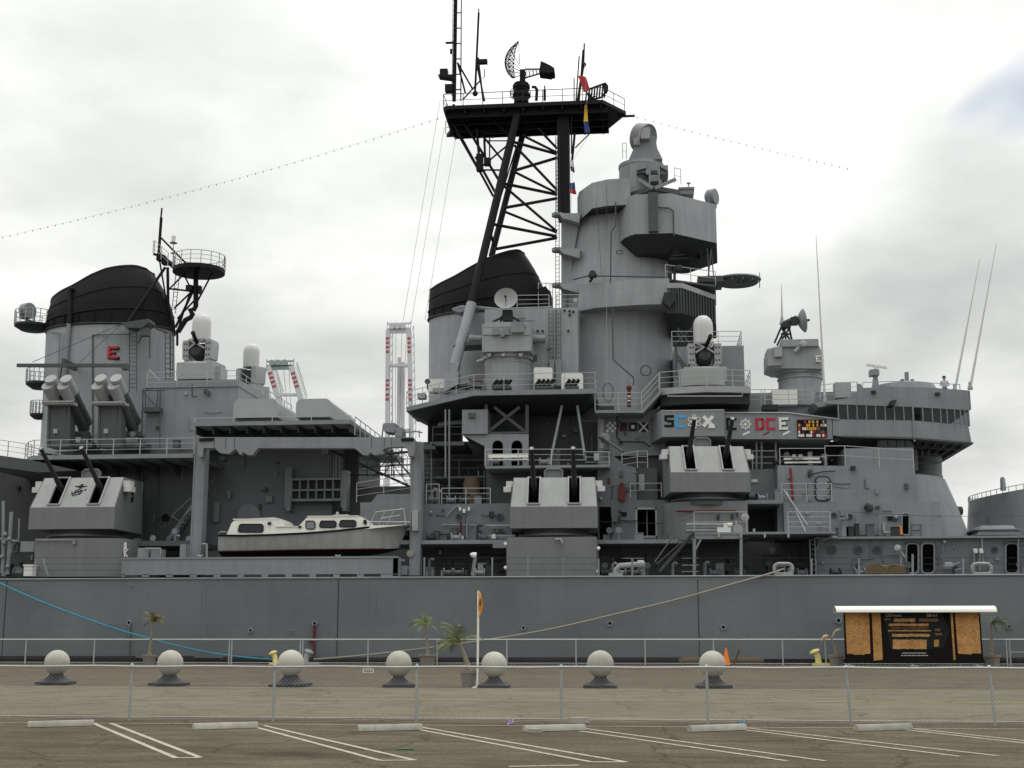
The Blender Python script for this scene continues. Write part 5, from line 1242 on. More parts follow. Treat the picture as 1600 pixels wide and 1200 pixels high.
# slatted dish at the platform's end
sl = thing('slatted_antenna', P(932, 157, 93.5), 'small slatted black antenna at the forward end of the mast platform', 'antenna')
m = MB()
for k in range(8):
    x = 915 + 4.2 * k; yt = 141 - 1.4 * k; m.bar(P(x, 157 - k * .6, 93.5), P(x + 2, yt, 93.5), .09, .12)
m.path([P(914, 142, 93.4), P(935, 134, 93.4), P(946, 130, 93.4), P(949, 134, 93.4), P(949, 141, 93.4), P(940, 152, 93.4), P(922, 157, 93.4)], .08); m.rbox(943, 132, 949, 143, 93.2, 93.6)
m.build('reflector', 'mastblack', sl)
m = MB(); m.T((918, 158, 93.6), (930, 150, 93.6), .08); m.T((925, 158, 93.6), (920, 143, 93.6), .06); m.build('bracket', 'mastblack', sl)

# ---- signal flags on the halyard
def flag(name, px, pts, cols, label, Y=93.2, seed=0):
    top = P(*pts[0], Y); o = thing(name, top, label, 'signal flag', 'signal flags on the mast halyard')
    for (quad, mat) in cols:
        m = MB(); a, b, c, d = [P(x, y, Y) for x, y in quad]; n = 6; rows = []
        for i in range(n + 1):
            t = i / n; l_, r_ = a.lerp(d, t), b.lerp(c, t)
            rows.append([l_.lerp(r_, k / 6) + Vector((0, .12 * math.sin(k * 1.3 + i * .9 + seed) * (k / 6), 0)) for k in range(7)])
        m.sheet(rows); back = [[p + Vector((0, .012, 0)) for p in r_] for r_ in rows]; m.sheet(back)
        m.build('flag_panel', mat, o)
    return o
flag('signal_flag', 0, [(905, 118)], [([(903, 118), (915, 119), (922, 140), (912, 144)], 'red')], 'small red flag flying near the top of the mast', 92.4, 1)
flag('signal_flag', 0, [(914, 163)], [([(914, 164), (916, 164), (919, 190), (912, 190)], 'yellow'), ([(912, 190), (919, 190), (922, 206), (914, 208)], 'blue')], 'yellow and blue flag hanging before the mast platform', 92.3, 2)
flag('signal_flag', 0, [(890, 250)], [([(890, 250), (896, 250), (897, 261), (891, 260)], 'white'), ([(891, 260), (897, 261), (898, 270), (892, 267)], 'darkgrey')], 'white and black flag hanging beside the mast column', 93.2, 3)
flag('signal_flag', 0, [(890, 285)], [([(890, 286), (898, 285), (899, 296), (890, 295)], 'blue'), ([(890, 295), (899, 296), (901, 304), (891, 302)], 'red')], 'blue and red flag lowest on the mast halyard', 93.2, 4)
m = MB(); m.path([P(913, 100, 92.3), P(917, 165, 92.3), P(920, 212, 92.6), P(895, 250, 93), P(892, 335, 93.2)], .014, 4); part(m, 'halyard', 'galv', mast)

# ---- strings of festoon lights from the mast
def festoon(a, b, sag, nb, label):
    a, b = P(*a), P(*b); o = thing('light_string', a, label, 'light string'); m = MB(); pts = []
    for i in range(41):
        t = i / 40; p = a.lerp(b, t); p.z -= sag * 4 * t * (1 - t); pts.append(p)
    m.path(pts, .007, 4); m.build('wire', 'whitedome', o); m = MB()
    for i in range(nb):
        t = (i + .5) / nb; p = a.lerp(b, t); p.z -= sag * 4 * t * (1 - t); m.tube(p, p - Vector((0, 0, .12)), .036, .032, n=5)
    ob = m.build('bulb_row', 'lightgrey', o); ob['kind'] = 'stuff'
    return o
festoon((690, 183, 95.5), (-60, 384, 97), .55, 62, 'long string of bulbs sagging from the mast to the stern')
festoon((990, 181, 95), (1330, 264, 98), .1, 28, 'string of bulbs running from the mast towards the bow')
# ================================================================== things on board
# ---- twin gun mounts
def gun_mount(px0, px1, pyb, Yf, yaw, label, emblem=False, W=None):
    """px0..px1 = lower front edge, pyb its height; built in local metres, front at y = 0, trained abeam"""
    a, b = P(px0, pyb, Yf), P(px1, pyb, Yf); W = (b - a).length; c = (a + b) / 2
    g = thing('gun_mount', c, label, 'gun mount', 'twin gun mounts', local=True); g.rotation_euler.z = yaw
    h1, h2, sl, D = W * .245, W * .61, W * .27, W * .82
    hw = W / 2
    # side outline (y, z)
    m = MB()
    low = [(-hw, 0, 0), (hw, 0, 0), (hw, D, 0), (-hw, D, 0)]
    mid = [(-hw * 1.0, .02, h1), (hw * 1.0, .02, h1), (hw, D, h1), (-hw, D, h1)]
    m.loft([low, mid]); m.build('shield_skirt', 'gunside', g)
    m = MB(); ch = W * .05
    # sloped face with two open slots, built as strips
    sx = [W * -.232, W * .235]; sw = W * .062
    t0, t1 = .10, .98
    def F(x, t, d=0.0):
        w_ = 1 - (.05 if t > .9 else .05 * t) * 0
        n_ = Vector((0, -(h2 - h1), sl)).normalized()
        return Vector((x, .02 + sl * t, h1 + (h2 - h1) * t)) + n_ * d
    hwt = hw * .955
    def face(xa, xb, xa2, xb2, ta, tb):
        fr = [F(xa, ta), F(xb, ta), F(xb2, tb), F(xa2, tb)]; m.loft([fr, [p - Vector((0, -.06, .04)) * -1 * -1 for p in fr]])
    xs = [-hw]
    edges = [(-hw, -hwt)] + [(s_ - sw, s_ - sw) for s_ in sx[:1]]
    face(-hw, sx[0] - sw, -hwt, sx[0] - sw, 0, 1); face(sx[0] + sw, sx[1] - sw, sx[0] + sw, sx[1] - sw, 0, 1); face(sx[1] + sw, hw, sx[1] + sw, hwt, 0, 1)
    for s_ in sx: face(s_ - sw, s_ + sw, s_ - sw, s_ + sw, 0, t0)
    m.build('sloped_face', 'gunfrontlit', g)
    m = MB()
    top = [(-hwt, .02 + sl, h2), (hwt, .02 + sl, h2), (hwt, D, h2 + .06), (-hwt, D, h2 + .06)]
    # roof, sides, back with slots left open at the front
    for sgn in (-1, 1):
        pr = [(sgn * hw, .02, h1), (sgn * hwt, .02 + sl, h2), (sgn * hwt, D, h2 + .06), (sgn * hw, D, h1)]
        m.loft([pr, [(x - sgn * .06, y, z) for x, y, z in pr]])
    m.loft([[(x, y, z - .05) for x, y, z in top], top]); m.box(-hw * .99, hw * .99, D - .08, D, h1, h2)
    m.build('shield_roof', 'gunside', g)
    m = MB(); m.box(-hw * .9, hw * .9, sl + 1.0, sl + 1.06, h1 * .3, h2 - .1); m.build('inner_bulkhead', 'black', g)
    for s_ in sx:
        m = MB(); w2 = sw + .07
        for xa in (-1, 1): m.bar(F(s_ + xa * (sw + .04), t0 - .02, .05), F(s_ + xa * (sw + .04), 1.0, .05), .09, .12, up=(0, -1, .5))
        m.bar(F(s_ - w2, t0 - .02, .06), F(s_ + w2, t0 - .02, .06), .1, .1); m.bar(F(s_ - w2, 1.0, .04), F(s_ + w2, 1.0, .04), .08, .08)
        m.build('slot_frame', 'lightgrey', g)
        m = MB(); el = R(33); p0 = Vector((s_, sl * .9 + .35, h1 + (h2 - h1) * .45)); d = Vector((0, -math.cos(el), math.sin(el)))
        L = W * .83
        m.tube(p0 - d * .3, p0 + d * L * .35, .19, .17, n=16); m.tube(p0 + d * L * .35, p0 + d * L, .155, .12, n=16); m.tube(p0 + d * (L - .12), p0 + d * L, .135, n=16)
        br_ = m.build('gun_barrel', 'darkgrey', g)
        m = MB(); q = p0 + d * (L + .012); m.lathe(q - d * .02, [(.06, 0), (.125, 0), (.125, .03), (.06, .03)], 16, axis=d); m.build('muzzle_rim', 'lightgrey', br_)
        m = MB(); m.sphere(p0, .3, 14, 10); m.build('gun_cradle', 'black', g)
    for sgn in (-1, 1):
        m = MB(); m.box(*(sorted((sgn * hw, sgn * (hw + W * .09)))), sl * .8, sl * .8 + .7, h2 * .72, h2 * .82); m.box(*(sorted((sgn * (hw - .1), sgn * (hw + W * .06)))), sl * .8 + .1, sl * .8 + .9, h2 * .82, h2 * .93); m.build('sight_hood', 'whitedome', g)
    m = MB(); pts = [(W * -.12 + .0, 0), (W * .08, 0)]
    rr = [(W * -.12, h2 + .02), (W * -.12, h2 + .55), (W * -.09, h2 + .68), (W * .06, h2 + .68), (W * .09, h2 + .55), (W * .09, h2 + .02)]
    m.path([(x, D * .6, z) for x, z in rr], .06, 6); m.loft([[(x, D * .62, z) for x, z in rr], [(x, D * .66, z) for x, z in rr]]); m.build('roof_hatch', 'gunside', g)
    m = MB(); m.lathe((0, D * .55, 0), [(W * .40, -.75), (W * .40, -.5), (W * .44, -.42), (W * .44, -.3), (W * .37, -.22), (W * .37, .02)], 40); m.build('training_ring', 'houseg', g)
    m = MB()
    for k in range(3): m.sphere((-hw * .62 * (1 if k < 2 else -1), -.01, h1 * (.35 + .25 * k)), .035, 6, 4)
    m.build('rivet', 'lightgrey', g)
    if emblem:
        # eagle, globe and anchor painted in black
        def em(cx_, f, name):
            m = MB()
            def poly(pts, dd=.012): fr = [f(x, y, dd) for x, y in pts]; m.loft([fr, [f(x, y, -.01) for x, y in pts]])
            poly([(-.38, .46), (-.12, .47), (-.05, .54), (.05, .54), (.12, .47), (.38, .46), (.24, .38), (.09, .35), (.07, .26), (-.07, .26), (-.09, .35), (-.24, .38)]); poly([(-.05, .60), (.05, .60), (.13, .575), (.05, .545), (-.05, .545)])
            N = 16
            for k in range(N):
                t0_, t1_ = 2 * math.pi * k / N, 2 * math.pi * (k + 1) / N
                poly([(-.04 + .22 * math.cos(t0_), .0 + .22 * math.sin(t0_)), (-.04 + .22 * math.cos(t1_), .0 + .22 * math.sin(t1_)), (-.04 + .15 * math.cos(t1_), .15 * math.sin(t1_)), (-.04 + .15 * math.cos(t0_), .15 * math.sin(t0_))])
            poly([(-.12, .08), (-.02, .1), (.0, .02), (-.08, -.08), (-.14, .0)]); poly([(.0, -.02), (.08, .04), (.06, -.1), (.0, -.1)])
            poly([(-.30, -.12), (.30, .16), (.28, .20), (-.32, -.07)]); poly([(.24, .24), (.36, .22), (.34, .1), (.29, .12), (.28, .18)]); poly([(-.40, .06), (-.33, .04), (-.32, -.08), (-.22, -.20), (-.08, -.27), (-.2, -.3), (-.34, -.2)])
            m.build(name, 'black', g, smooth=False)
        em(0, lambda x, y, d_: F(x * 1.25 + W * .005, .50 + y * .46, d_), 'emblem')
        em(0, lambda x, y, d_: Vector((hw * .985 + d_ + .01, D * .62 + x * .7, h2 * .62 + y * .9)), 'emblem')
    return g
gun_mount(44, 178, 826.5, 81.2, 0.0, 'grey twin gun mount bearing a black eagle, globe and anchor emblem', True)
gun_mount(797, 934, 825, 81.2, R(2), 'middle grey twin gun mount with plain shield, below the white slatted bench')
gun_mount(1047, 1174, 768.5, 83.0, R(6), 'grey twin gun mount raised below the painted letters')
bb1 = barb(53, 192, 841, 901, 80.6, 87, .1, 1.2); bb2 = barb(791, 932, 839, 901, 80.6, 87, .1, .1)
m = MB(); m.path([P(55, 844, 80.5), P(115, 844, 80.5), P(116, 846, 80.5)], .04); m.rbox(113, 843, 117, 850, 80.4, 80.6); part(m, 'conduit', 'haze', bb1)
m = MB(); m.path([P(868, 843, 80.5), P(876, 842, 80.4), P(879, 849, 80.4)], .06); part(m, 'conduit', 'lightgrey', bb2)
m = MB()
for px, py in ((195, 851), (195, 856)): m.lathe(P(px, py, 81.2), [(0, 0), (.14, .01), (.14, .04), (0, .05)], 10, axis=(0, -1, 0))
m.bar(P(194, 858, 81.1), P(195, 870, 81.1), .06, .08); m.bar(P(195, 864, 81.1), P(200, 858, 81.1), .05, .06); m.bar(P(195, 864, 81.1), P(199, 870, 81.1), .05, .06); part(m, 'plaque', 'white', bb1)
for px, yy in ((790, 850), (790, 887), (935, 857), (934, 893)):
    m = MB(); m.sphere(P(px, yy, 80.7), .12, 8, 6); part(m, 'deck_lamp', 'white', bb2)
# round ring under the raised mount
# ---- missile launchers of four tubes
def launcher(caps, bracket, base, label):
    c = P(base[0], base[3], 86); L = thing('missile_launcher', c, label, 'missile launcher', 'four-tube missile launchers')
    d = Vector((.28, 3.3, -2.55)); dn = d.normalized()
    for px, py in caps:
        a = P(px, py, 85.6); m = MB(); m.tube(a, a + d, .36, n=20)
        for t in (.33, .62, .95): m.tube(a + d * t, a + d * (t + .02), .41, n=20)
        tb_ = m.build('launch_tube', 'houseg', L)
        m = MB(); m.lathe(a - dn * .05, [(0, 0), (.38, .0), (.41, .04), (.41, .22), (.385, .25), (.385, 1.35), (.37, 1.36)], 20, axis=dn); m.build('tube_cover', 'lightgrey', tb_)
    m = MB(); x0, y0, x1, y1 = bracket; m.rbox(x0, y0, x1, y1, 85.6, 86.6); m.rbox(x0 - 1, y0 - 1, x1 + 1, y0 + 1.4, 85.5, 85.8); m.build('tube_bracket', 'lightgrey', L)
    m = MB(); x0, y0, x1, y1 = base; m.rpoly([(x0, y0), (x1, y0), (x1 + 2, y1), (x0 - 2, y1)], 86.2, 87.5)
    m.bar(P(x0 - 2, y1, 86.2), P(x0, y0, 86.2), .15, .15); m.bar(P(x1 + 3, y1, 86.2), P(x1 + 4, y0, 86.2), .18, .18); m.rbox(x1 + 2, y1 - 25, x1 + 32, y1 - 18, 87.8, 88.4); m.rbox(x1 + 2, y1 - 8, x1 + 40, y1, 87, 88.5); m.build('launcher_base', 'houseg', L)
    m = MB(); m.rbox(x0 + 6, y0 + 38, x0 + 12, y0 + 45, 86.0, 86.2); m.build('data_plate', 'lightgrey', L)
launcher([(79, 592), (103, 592), (74, 603), (98.5, 603)], (66, 627, 112, 631.5), (77, 632, 104, 699), 'four-tube missile launcher nearer the stern, farther from the ladder rack')
launcher([(157, 591), (181, 591), (152, 603), (177, 603)], (144, 628, 193, 632), (156, 632, 184, 699), 'four-tube missile launcher nearer the ladder rack and the domed gun')

# ---- close-in guns with white domes
def ciws(px, py_base, Y, s, label, yaw=0.0, base=True):
    c = P(px, py_base, Y); g = thing('close_in_gun', c, label, 'close-in gun', 'white domed close-in guns', local=True); g.rotation_euler.z = yaw; g.scale = (s, s, s)
    m = MB(); m.lathe((0, 0, 0), [(1.05, 0), (1.05, .7), (.95, .85)], 28); m.box(-1.15, 1.15, -.6, 1.0, .1, .9)
    if base: m.build('gun_base', 'lightgrey', g)
    for sgn in (-1, 1):
        m = MB(); pr = [(sgn * .52, 1.05), (sgn * .88, 1.1), (sgn * .93, 2.0), (sgn * .88, 2.22), (sgn * .52, 2.22)]
        m.loft([[(x, -.45, z) for x, z in pr], [(x, .5, z) for x, z in pr]]); m.loft([[(sgn * .35, -.4, .8), (sgn * .75, -.4, .8), (sgn * .8, -.4, 1.15), (sgn * .5, -.4, 1.15)], [(sgn * .35, .4, .8), (sgn * .75, .4, .8), (sgn * .8, .4, 1.15), (sgn * .5, .4, 1.15)]]); y_ = m.build('trunnion_arm', 'lightgrey', g)
        m = MB()
        for z in (1.3, 1.65, 2.0):
            for x in (.62, .78): m.box(sgn * x - .04, sgn * x + .04, -.47, -.44, z - .04, z + .04)
        m.build('bolt_plate', 'darkgrey', y_)
    m = MB(); m.lathe((0, .05, 2.3), [(.0, -.05), (.52, -.05), (.53, 0), (.54, .95), (.52, 1.15), (.43, 1.38), (.25, 1.54), (.0, 1.6)], 28); m.build('radome', 'whitedome', g)
    m = MB(); m.lathe((0, -.1, 1.45), [(0, -.55), (.3, -.5), (.42, -.2), (.42, .2), (.25, .4), (0, .4)], 24, axis=(0, 1, -.25)); m.box(-.45, .45, -.3, .4, 1.6, 2.0); m.build('ammunition_drum', 'darkgrey', g)
    m = MB()
    m.bar((-.5, -.5, 1.7), (0, -.62, 2.0), .06, .1); m.bar((.5, -.5, 1.7), (0, -.62, 2.0), .06, .1); m.bar((-.5, -.5, 2.25), (.0, -.6, 1.95), .06, .08); m.bar((.5, -.5, 2.25), (0, -.6, 1.95), .06, .08); m.box(-.5, .5, -.52, -.4, 2.2, 2.3); m.build('gun_yoke', 'lightgrey', g)
    m = MB(); el = R(24); d = Vector((.18, -math.cos(el), math.sin(el))).normalized(); p = Vector((0, -.3, 1.9)); m.tube(p, p + d * 1.25, .12, .1, n=12); m.tube(p + d * 1.15, p + d * 1.28, .125, n=12); m.build('gun_barrel', 'black', g)
    return g
ciws(311, 592, 91, 1.24, 'white domed close-in gun on the deckhouse beside the after funnel', R(-8))
ciws(1101, 602, 88.6, 1.24, 'white domed close-in gun on the curved platform by the tower', R(4))
ciws(391, 627, 101.5, 1.2, 'white domed close-in gun partly hidden on the far side of the ship', R(150))
m = MB(); c = P(1101, 602, 87.2)
m.loft([[(c.x - 1.55, 87.3, c.z), (c.x - .6, 87.0, c.z), (c.x + .6, 87.0, c.z), (c.x + 1.35, 87.3, c.z), (c.x + 1.35, 90, c.z), (c.x - 1.55, 90, c.z)], [(x, y, c.z + 1.15) for x, y in ((c.x - 1.55, 87.3), (c.x - .6, 87.0), (c.x + .6, 87.0), (c.x + 1.35, 87.3), (c.x + 1.35, 90), (c.x - 1.55, 90))]]); part(m, 'gun_pedestal', 'lightgrey', platK)
m = MB(); m.rbox(276, 567, 331, 592, 89.6, 93); m.rbox(331, 572, 345, 594, 90.5, 92); part(m, 'gun_pedestal', 'lightgrey', hC)

# ---- armoured box launchers on the platform above the boats
for x0, x1, lab in ((364, 432, 'grey rounded box launcher beside the deckhouse over the boat'), (462, 516, 'grey rounded box launcher at the open end of the boat platform')):
    a, b = P(x0, 652, 88.2), P(x1, 652, 88.2); zt = P((x0 + x1) / 2, 623, 88.2).z; r_ = .38; pts = [(a.x, a.z), (b.x, a.z)]
    for k in range(6): t = R(90 * k / 5); pts.append((b.x - r_ + r_ * math.cos(t), zt - r_ + r_ * math.sin(t)))
    for k in range(6): t = R(90 + 90 * k / 5); pts.append((a.x + r_ + r_ * math.cos(t), zt - r_ + r_ * math.sin(t)))
    o = thing('box_launcher', (a.x + 1, 92, a.z), lab, 'missile launcher', 'box launchers over the boat bay')
    m = MB(); m.loft([[(x, 88.2, z) for x, z in pts], [(x, 96, z) for x, z in pts]]); m.build('launcher_box', 'lightgrey', o)
    m = MB(); m.path([(a.x + .9 + .12 * math.cos(t), 90, zt + .12 * math.sin(t)) for t in [k * math.pi / 6 for k in range(7)]], .03); m.build('lifting_eye', 'galv', o)
    m = MB(); m.box(a.x + .15, b.x - .15, 88.6, 95.6, zB, a.z + .02); m.build('launcher_foot', 'houseg', o)

# ---- gun directors
dr = thing('gun_director', P(791, 606, 88.6), 'grey gun director with a pale round dish in front of the forward funnel', 'gun director', 'gun directors')
m = MB(); m.rcyl(757, 830, 552, 609, 90.2, 40); m.rcyl(754, 833, 550, 556, 90.2, 40); m.rcyl(757, 831, 562, 564, 90.2, 40); m.build('director_base', 'towergrey', dr)
m = MB()
for px in (764, 786, 813): m.rpoly([(px - 3, 552), (px + 4, 551), (px + 2, 557), (px - 2, 557)], 88.3, 88.8)
m.T((745, 565, 88.8), (756, 562, 88.8), .1); m.build('sight_lug', 'lightgrey', dr)
m = MB(); m.rpoly([(753, 547), (830, 546), (830, 505), (753, 506)], 88.4, 91.6); m.rbox(754, 546, 830, 549, 88.2, 91.6); m.build('director_house', 'towergrey', dr)
m = MB(); m.rpoly([(755, 523), (828, 523), (828, 514), (755, 514)], 88.32, 88.5); m.rpoly([(756, 511), (826, 511), (824, 503), (758, 503)], 88.38, 91); m.build('upper_face', 'lightgrey', dr)
m = MB(); m.rbox(799, 503, 818, 519, 88.0, 88.5); m.rbox(770, 513, 779, 523, 88.15, 88.4); m.rbox(786, 513, 795, 523, 88.15, 88.4); m.rbox(783, 521, 788, 526, 88.1, 88.4); m.build('optical_hood', 'haze', dr)
for sgn, x0, x1 in ((-1, 733, 753), (1, 831, 852)):
    m = MB(); m.T((x0, 530, 90), (x1, 530, 90), .28, 14); m.T((x0 + 2, 530, 90), (x0 + 7, 530, 90), .33, 14); m.build('rangefinder_arm', 'haze', dr)
m = MB()
for a, b in (((782, 503), (786, 492)), ((800, 503), (796, 492)), ((770, 503), (784, 496)), ((812, 502), (798, 494)), ((791, 504), (791, 490))): m.T((*a, 89.4), (*b, 89.2), .08)
m.rbox(785, 484, 800, 500, 89, 89.8); m.build('dish_mount', 'darkgrey', dr)
def dish(c, ax, r, depth, parent, mat='lightgrey', feed=True, n=28):
    c, ax = Vector(c), Vector(ax).normalized(); m = MB()
    prof = [(r * k / 8, depth * (k / 8) ** 2) for k in range(9)]
    m.lathe(c, [(max(a, .01), b) for a, b in prof] + [(a, b - .04) for a, b in reversed(prof)], n, axis=ax); o = m.build('dish', mat, parent)
    if feed:
        m = MB(); m.tube(c, c + ax * depth * 1.6, .03); m.lathe(c + ax * depth * 1.5, [(0, 0), (.09, .02), (.09, .15), (0, .2)], 10, axis=ax)
        a_ = ax.orthogonal().normalized(); m.tube(c + ax * depth * 1.6, c + ax * depth * .98 - Vector((0, 0, r * .95)), .02, n=4); m.build('dish_feed', 'darkgrey', parent)
    return o
dish(P(791, 469, 88.8), (0, -1, .25), .80, .3, dr)
dr2 = thing('gun_director', P(1248, 628, 91), 'grey gun director lettered E with its dish turned towards the bow', 'gun director', 'gun directors')
m = MB(); m.rcyl(1216, 1285, 578, 632, 91, 40, 1246 - 30, 1246 + 34); m.rcyl(1211, 1287, 574, 580, 91, 40); m.rcyl(1214, 1286, 586, 588, 91, 40); m.build('director_base', 'towergrey', dr2)
m = MB(); m.rpoly([(1213, 575), (1286, 576), (1287, 556), (1280, 541), (1277, 531), (1222, 531), (1222, 540), (1200, 545), (1200, 570)], 89.2, 92.6); m.rbox(1221, 530, 1279, 541, 89.0, 92.5); m.rbox(1199, 545, 1222, 571, 89.0, 91); m.build('director_house', 'towergrey', dr2)
m = MB(); m.rbox(1210, 542, 1222, 557, 88.7, 89.2); m.lathe(P(1251, 541, 89), [(.14, -.1), (.22, 0), (.22, .5), (.14, .55)], 14, axis=(.3, -1, .15)); m.T((1242, 550, 88.9), (1250, 542, 88.9), .13, 8); m.build('optical_hood', 'lightgrey', dr2)
glyph_par = dr2
m = MB()
for r_ in E_(1275, 555.5, 8, 9.5, 1.9): m.rbox(*r_, 88.98, 89.3)
m.build('letter', 'white', dr2, smooth=False, label='white letter E')
m = MB()
for a, b in (((1210, 536), (1222, 508)), ((1214, 540), (1230, 508)), ((1228, 530), (1224, 508)), ((1237, 530), (1232, 508)), ((1220, 522), (1236, 522)), ((1222, 514), (1234, 530)), ((1234, 512), (1222, 530))): m.T((*a, 90.2), (*b, 90.2), .07)
m.rbox(1221, 505, 1236, 511, 89.9, 90.5); m.tube(P(1222, 508, 90.2), P(1246, 499, 90.2), .22, .3, n=12); m.rbox(1236, 495, 1247, 506, 89.8, 90.4); m.build('dish_mount', 'darkgrey', dr2)
dish(P(1247, 502, 90.2), (1, .1, .12), .82, .42, dr2, 'haze')
# main director on top of the tower
dt = thing('tower_director', P(1003, 300, 93.5), 'large grey director with tilted radar drum crowning the tower', 'gun director')
m = MB(); m.rcyl(967, 1036, 250, 300, 94, 40); m.rcyl(966, 1037, 247, 252, 94, 40); m.build('director_base', 'towergrey', dt)
m = MB(); m.rpoly([(982, 250), (990, 232), (997, 215), (1024, 213), (1027, 232), (1035, 248)], 92.6, 95); m.build('dish_pedestal', 'haze', dt)
m = MB(); ax = Vector((.0, -.62, -.5)); ax = Vector((-.72, .5, .30)).normalized(); c = P(1012, 216, 93.2)
m.lathe(c, [(.01, .1), (.85, .06), (1.05, -.05), (1.08, .3), (1.06, .85), (.98, .9), (.9, .6), (.01, .5)], 36, axis=ax); m.build('radar_drum', 'haze', dt)
m = MB(); m.rpoly([(1001, 202), (1012, 198), (1016, 200), (1015, 216), (1001, 216)], 92.1, 93.4); m.T((996, 222, 92.2), (1002, 200, 92.0), .09); m.rbox(990, 215, 1000, 226, 92.4, 93); m.build('drum_yoke', 'lightgrey', dt)
m = MB(); m.rbox(1009, 253, 1031, 272, 91.6, 93); m.rbox(995, 261, 1009, 270, 91.8, 93); m.rbox(1031, 258, 1044, 272, 91.8, 93); m.rbox(980, 258, 997, 285, 92.6, 94); m.rbox(1014, 273, 1029, 283, 91.4, 93); m.rpoly([(995, 257), (1010, 252), (1010, 262), (995, 266)], 91.5, 93); m.rpoly([(1032, 256), (1044, 262), (1044, 267), (1032, 261)], 91.5, 93); m.build('optical_box', 'haze', dt)
for r_ in ((998, 273, 1006, 279), (1034, 273, 1043, 281), (1017, 266, 1027, 271)):
    m = MB(); m.rbox(*r_, 91.5, 92.2); m.build('lens_window', 'boatglass', dt)
m = MB()
for x_ in (1015, 1030): m.T((x_, 264, 91.2), (x_, 287, 91.2), .06)
m.bar(P(998, 280, 91.0), P(1020, 294, 90.7), .1, .25); m.bar(P(1056, 280, 91.2), P(1023, 294, 90.7), .1, .25); m.build('platform_frame', 'haze', dt)
m = MB(); fpD = fpx([(978, 92.4), (1020, 90.8), (1063, 92.0), (1063, 95.5), (978, 95.5)], 295); zDp = ZZ(291, 91, 1020); m.foot(fpD, zDp - .35, zDp); m.foot([(x, y + .3) for x, y in fpD], zDp - 1.0, zDp - .36, 0.06); m.build('director_platform', 'houseg', dt)
m = MB(); m.rail([P(1054, 286, 91.8), P(1064, 288, 92.6), P(1064, 288, 94)], h=1.15, n=2, gap=1.0); m.rail([P(973, 248, 93), P(979, 248, 92.4)], h=1.2, n=2, gap=1); m.build('railing', 'railgrey', dt)
m = MB(); m.rbox(1062, 292, 1083, 303, 92.6, 95); m.rbox(1060, 292, 1085, 295, 92.5, 95); m.T((1076, 292, 93), (1076, 286, 93), .04); m.rbox(1073, 285, 1079, 286.6, 92.9, 93.1); m.build('hatch_box', 'haze', dt)
# searchlights
def searchlight(px, py, Y, r, ax, label, mount, mat='haze'):
    o = thing('searchlight', mount, label, 'searchlight', local=False); c = P(px, py, Y); ax = Vector(ax).normalized(); m = MB()
    m.lathe(c, [(.01, -r * .9), (r * .6, -r * .8), (r, -r * .45), (r, r * .45), (r * .92, r * .5)], 24, axis=ax); m.build('lamp_drum', mat, o)
    m = MB(); m.lathe(c, [(.01, r * .46), (r * .9, r * .47)], 24, axis=ax); m.build('lens', 'darkgrey', o)
    m = MB(); s_ = ax.cross(Vector((0, 0, 1))).normalized()
    m.tube(c + s_ * r * 1.06, c + s_ * r * 1.06 - Vector((0, 0, r * 1.1)), .05); m.tube(c - s_ * r * 1.06, c - s_ * r * 1.06 - Vector((0, 0, r * 1.1)), .05); m.tube(c + s_ * r * 1.06 - Vector((0, 0, r * 1.1)), c - s_ * r * 1.06 - Vector((0, 0, r * 1.1)), .05); m.tube(c - Vector((0, 0, r * 1.1)), Vector(mount), .1); m.build('lamp_yoke', mat, o)
searchlight(43, 486, 94, .62, (1, -.45, .0), 'drum searchlight on the railed gallery of the after funnel', P(43, 507, 94))
searchlight(1113, 308, 94.2, .6, (1, -.5, 0), 'drum searchlight on the forward corner of the tower sponson', P(1110, 322, 94.2))
searchlight(926, 428, 91, .24, (0, -1, .15), 'small dark lamp on a bracket on the tower', P(922, 440, 91.4), 'darkgrey')
searchlight(945, 684, 86.3, .28, (.6, -1, 0), 'small signal lamp at the end of the balcony rail', P(945, 702, 86.5))
# ---- white screens and chaff tubes on the platform
def rack(px, py, Y, n, lab):
    o = thing('decoy_launcher', P(px, py, Y), lab, 'decoy launcher', 'dark decoy launchers along the rail'); 
    m = MB(); m.rbox(px - 2, py - 4, px + 7 * n, py, Y - .1, Y + .8); m.build('launcher_base', 'houseg', o)
    for k in range(n):
        a = P(px + 7 * k, py - 3, Y); m = MB(); m.tube(a, a + Vector((.32, .1, .48)), .12, n=10); m.build('launch_tube', 'black', o)
rack(770, 607, 87.2, 4, 'dark decoy tubes at the foot of the dish director'); rack(836, 607, 87.2, 4, 'dark decoy tubes before the taller white screen'); rack(883, 607, 87.2, 3, 'dark decoy tubes before the shorter white screen')
for x0, x1, yt, lab in ((834, 863, 574, 'taller white screen behind the decoy tubes'), (877, 911, 583, 'shorter white screen behind the decoy tubes')):
    m = MB(); m.rpoly([(x0, yt + 3), (x0 + 2, yt), (x1 - 2, yt), (x1, yt + 3), (x1, 608), (x0, 608)], 88.4, 88.6); solo(m, 'white_screen', 'white', lab, 'screen', 'white screens')
# ---- benches
for x0, x1, y0, Y, lab in ((763, 825, 709, 85.9, 'white slatted bench below the arched openings'),):
    o = thing('bench', P((x0 + x1) / 2, 727, Y), lab, 'bench')
    m = MB(); m.rbox(x0, y0, x1, y0 + 6, Y, Y + .06); m.build('backrest', 'white', o)
    m = MB(); m.rbox(x0, y0 + 8, x1, y0 + 10, Y - .45, Y - .02); m.build('seat', 'white', o)
    for x_ in (x0 + 5, x1 - 5):
        m = MB(); m.rbox(x_ - 1, y0 + 6, x_ + 1, 727, Y, Y + .06); m.build('leg', 'galv', o)
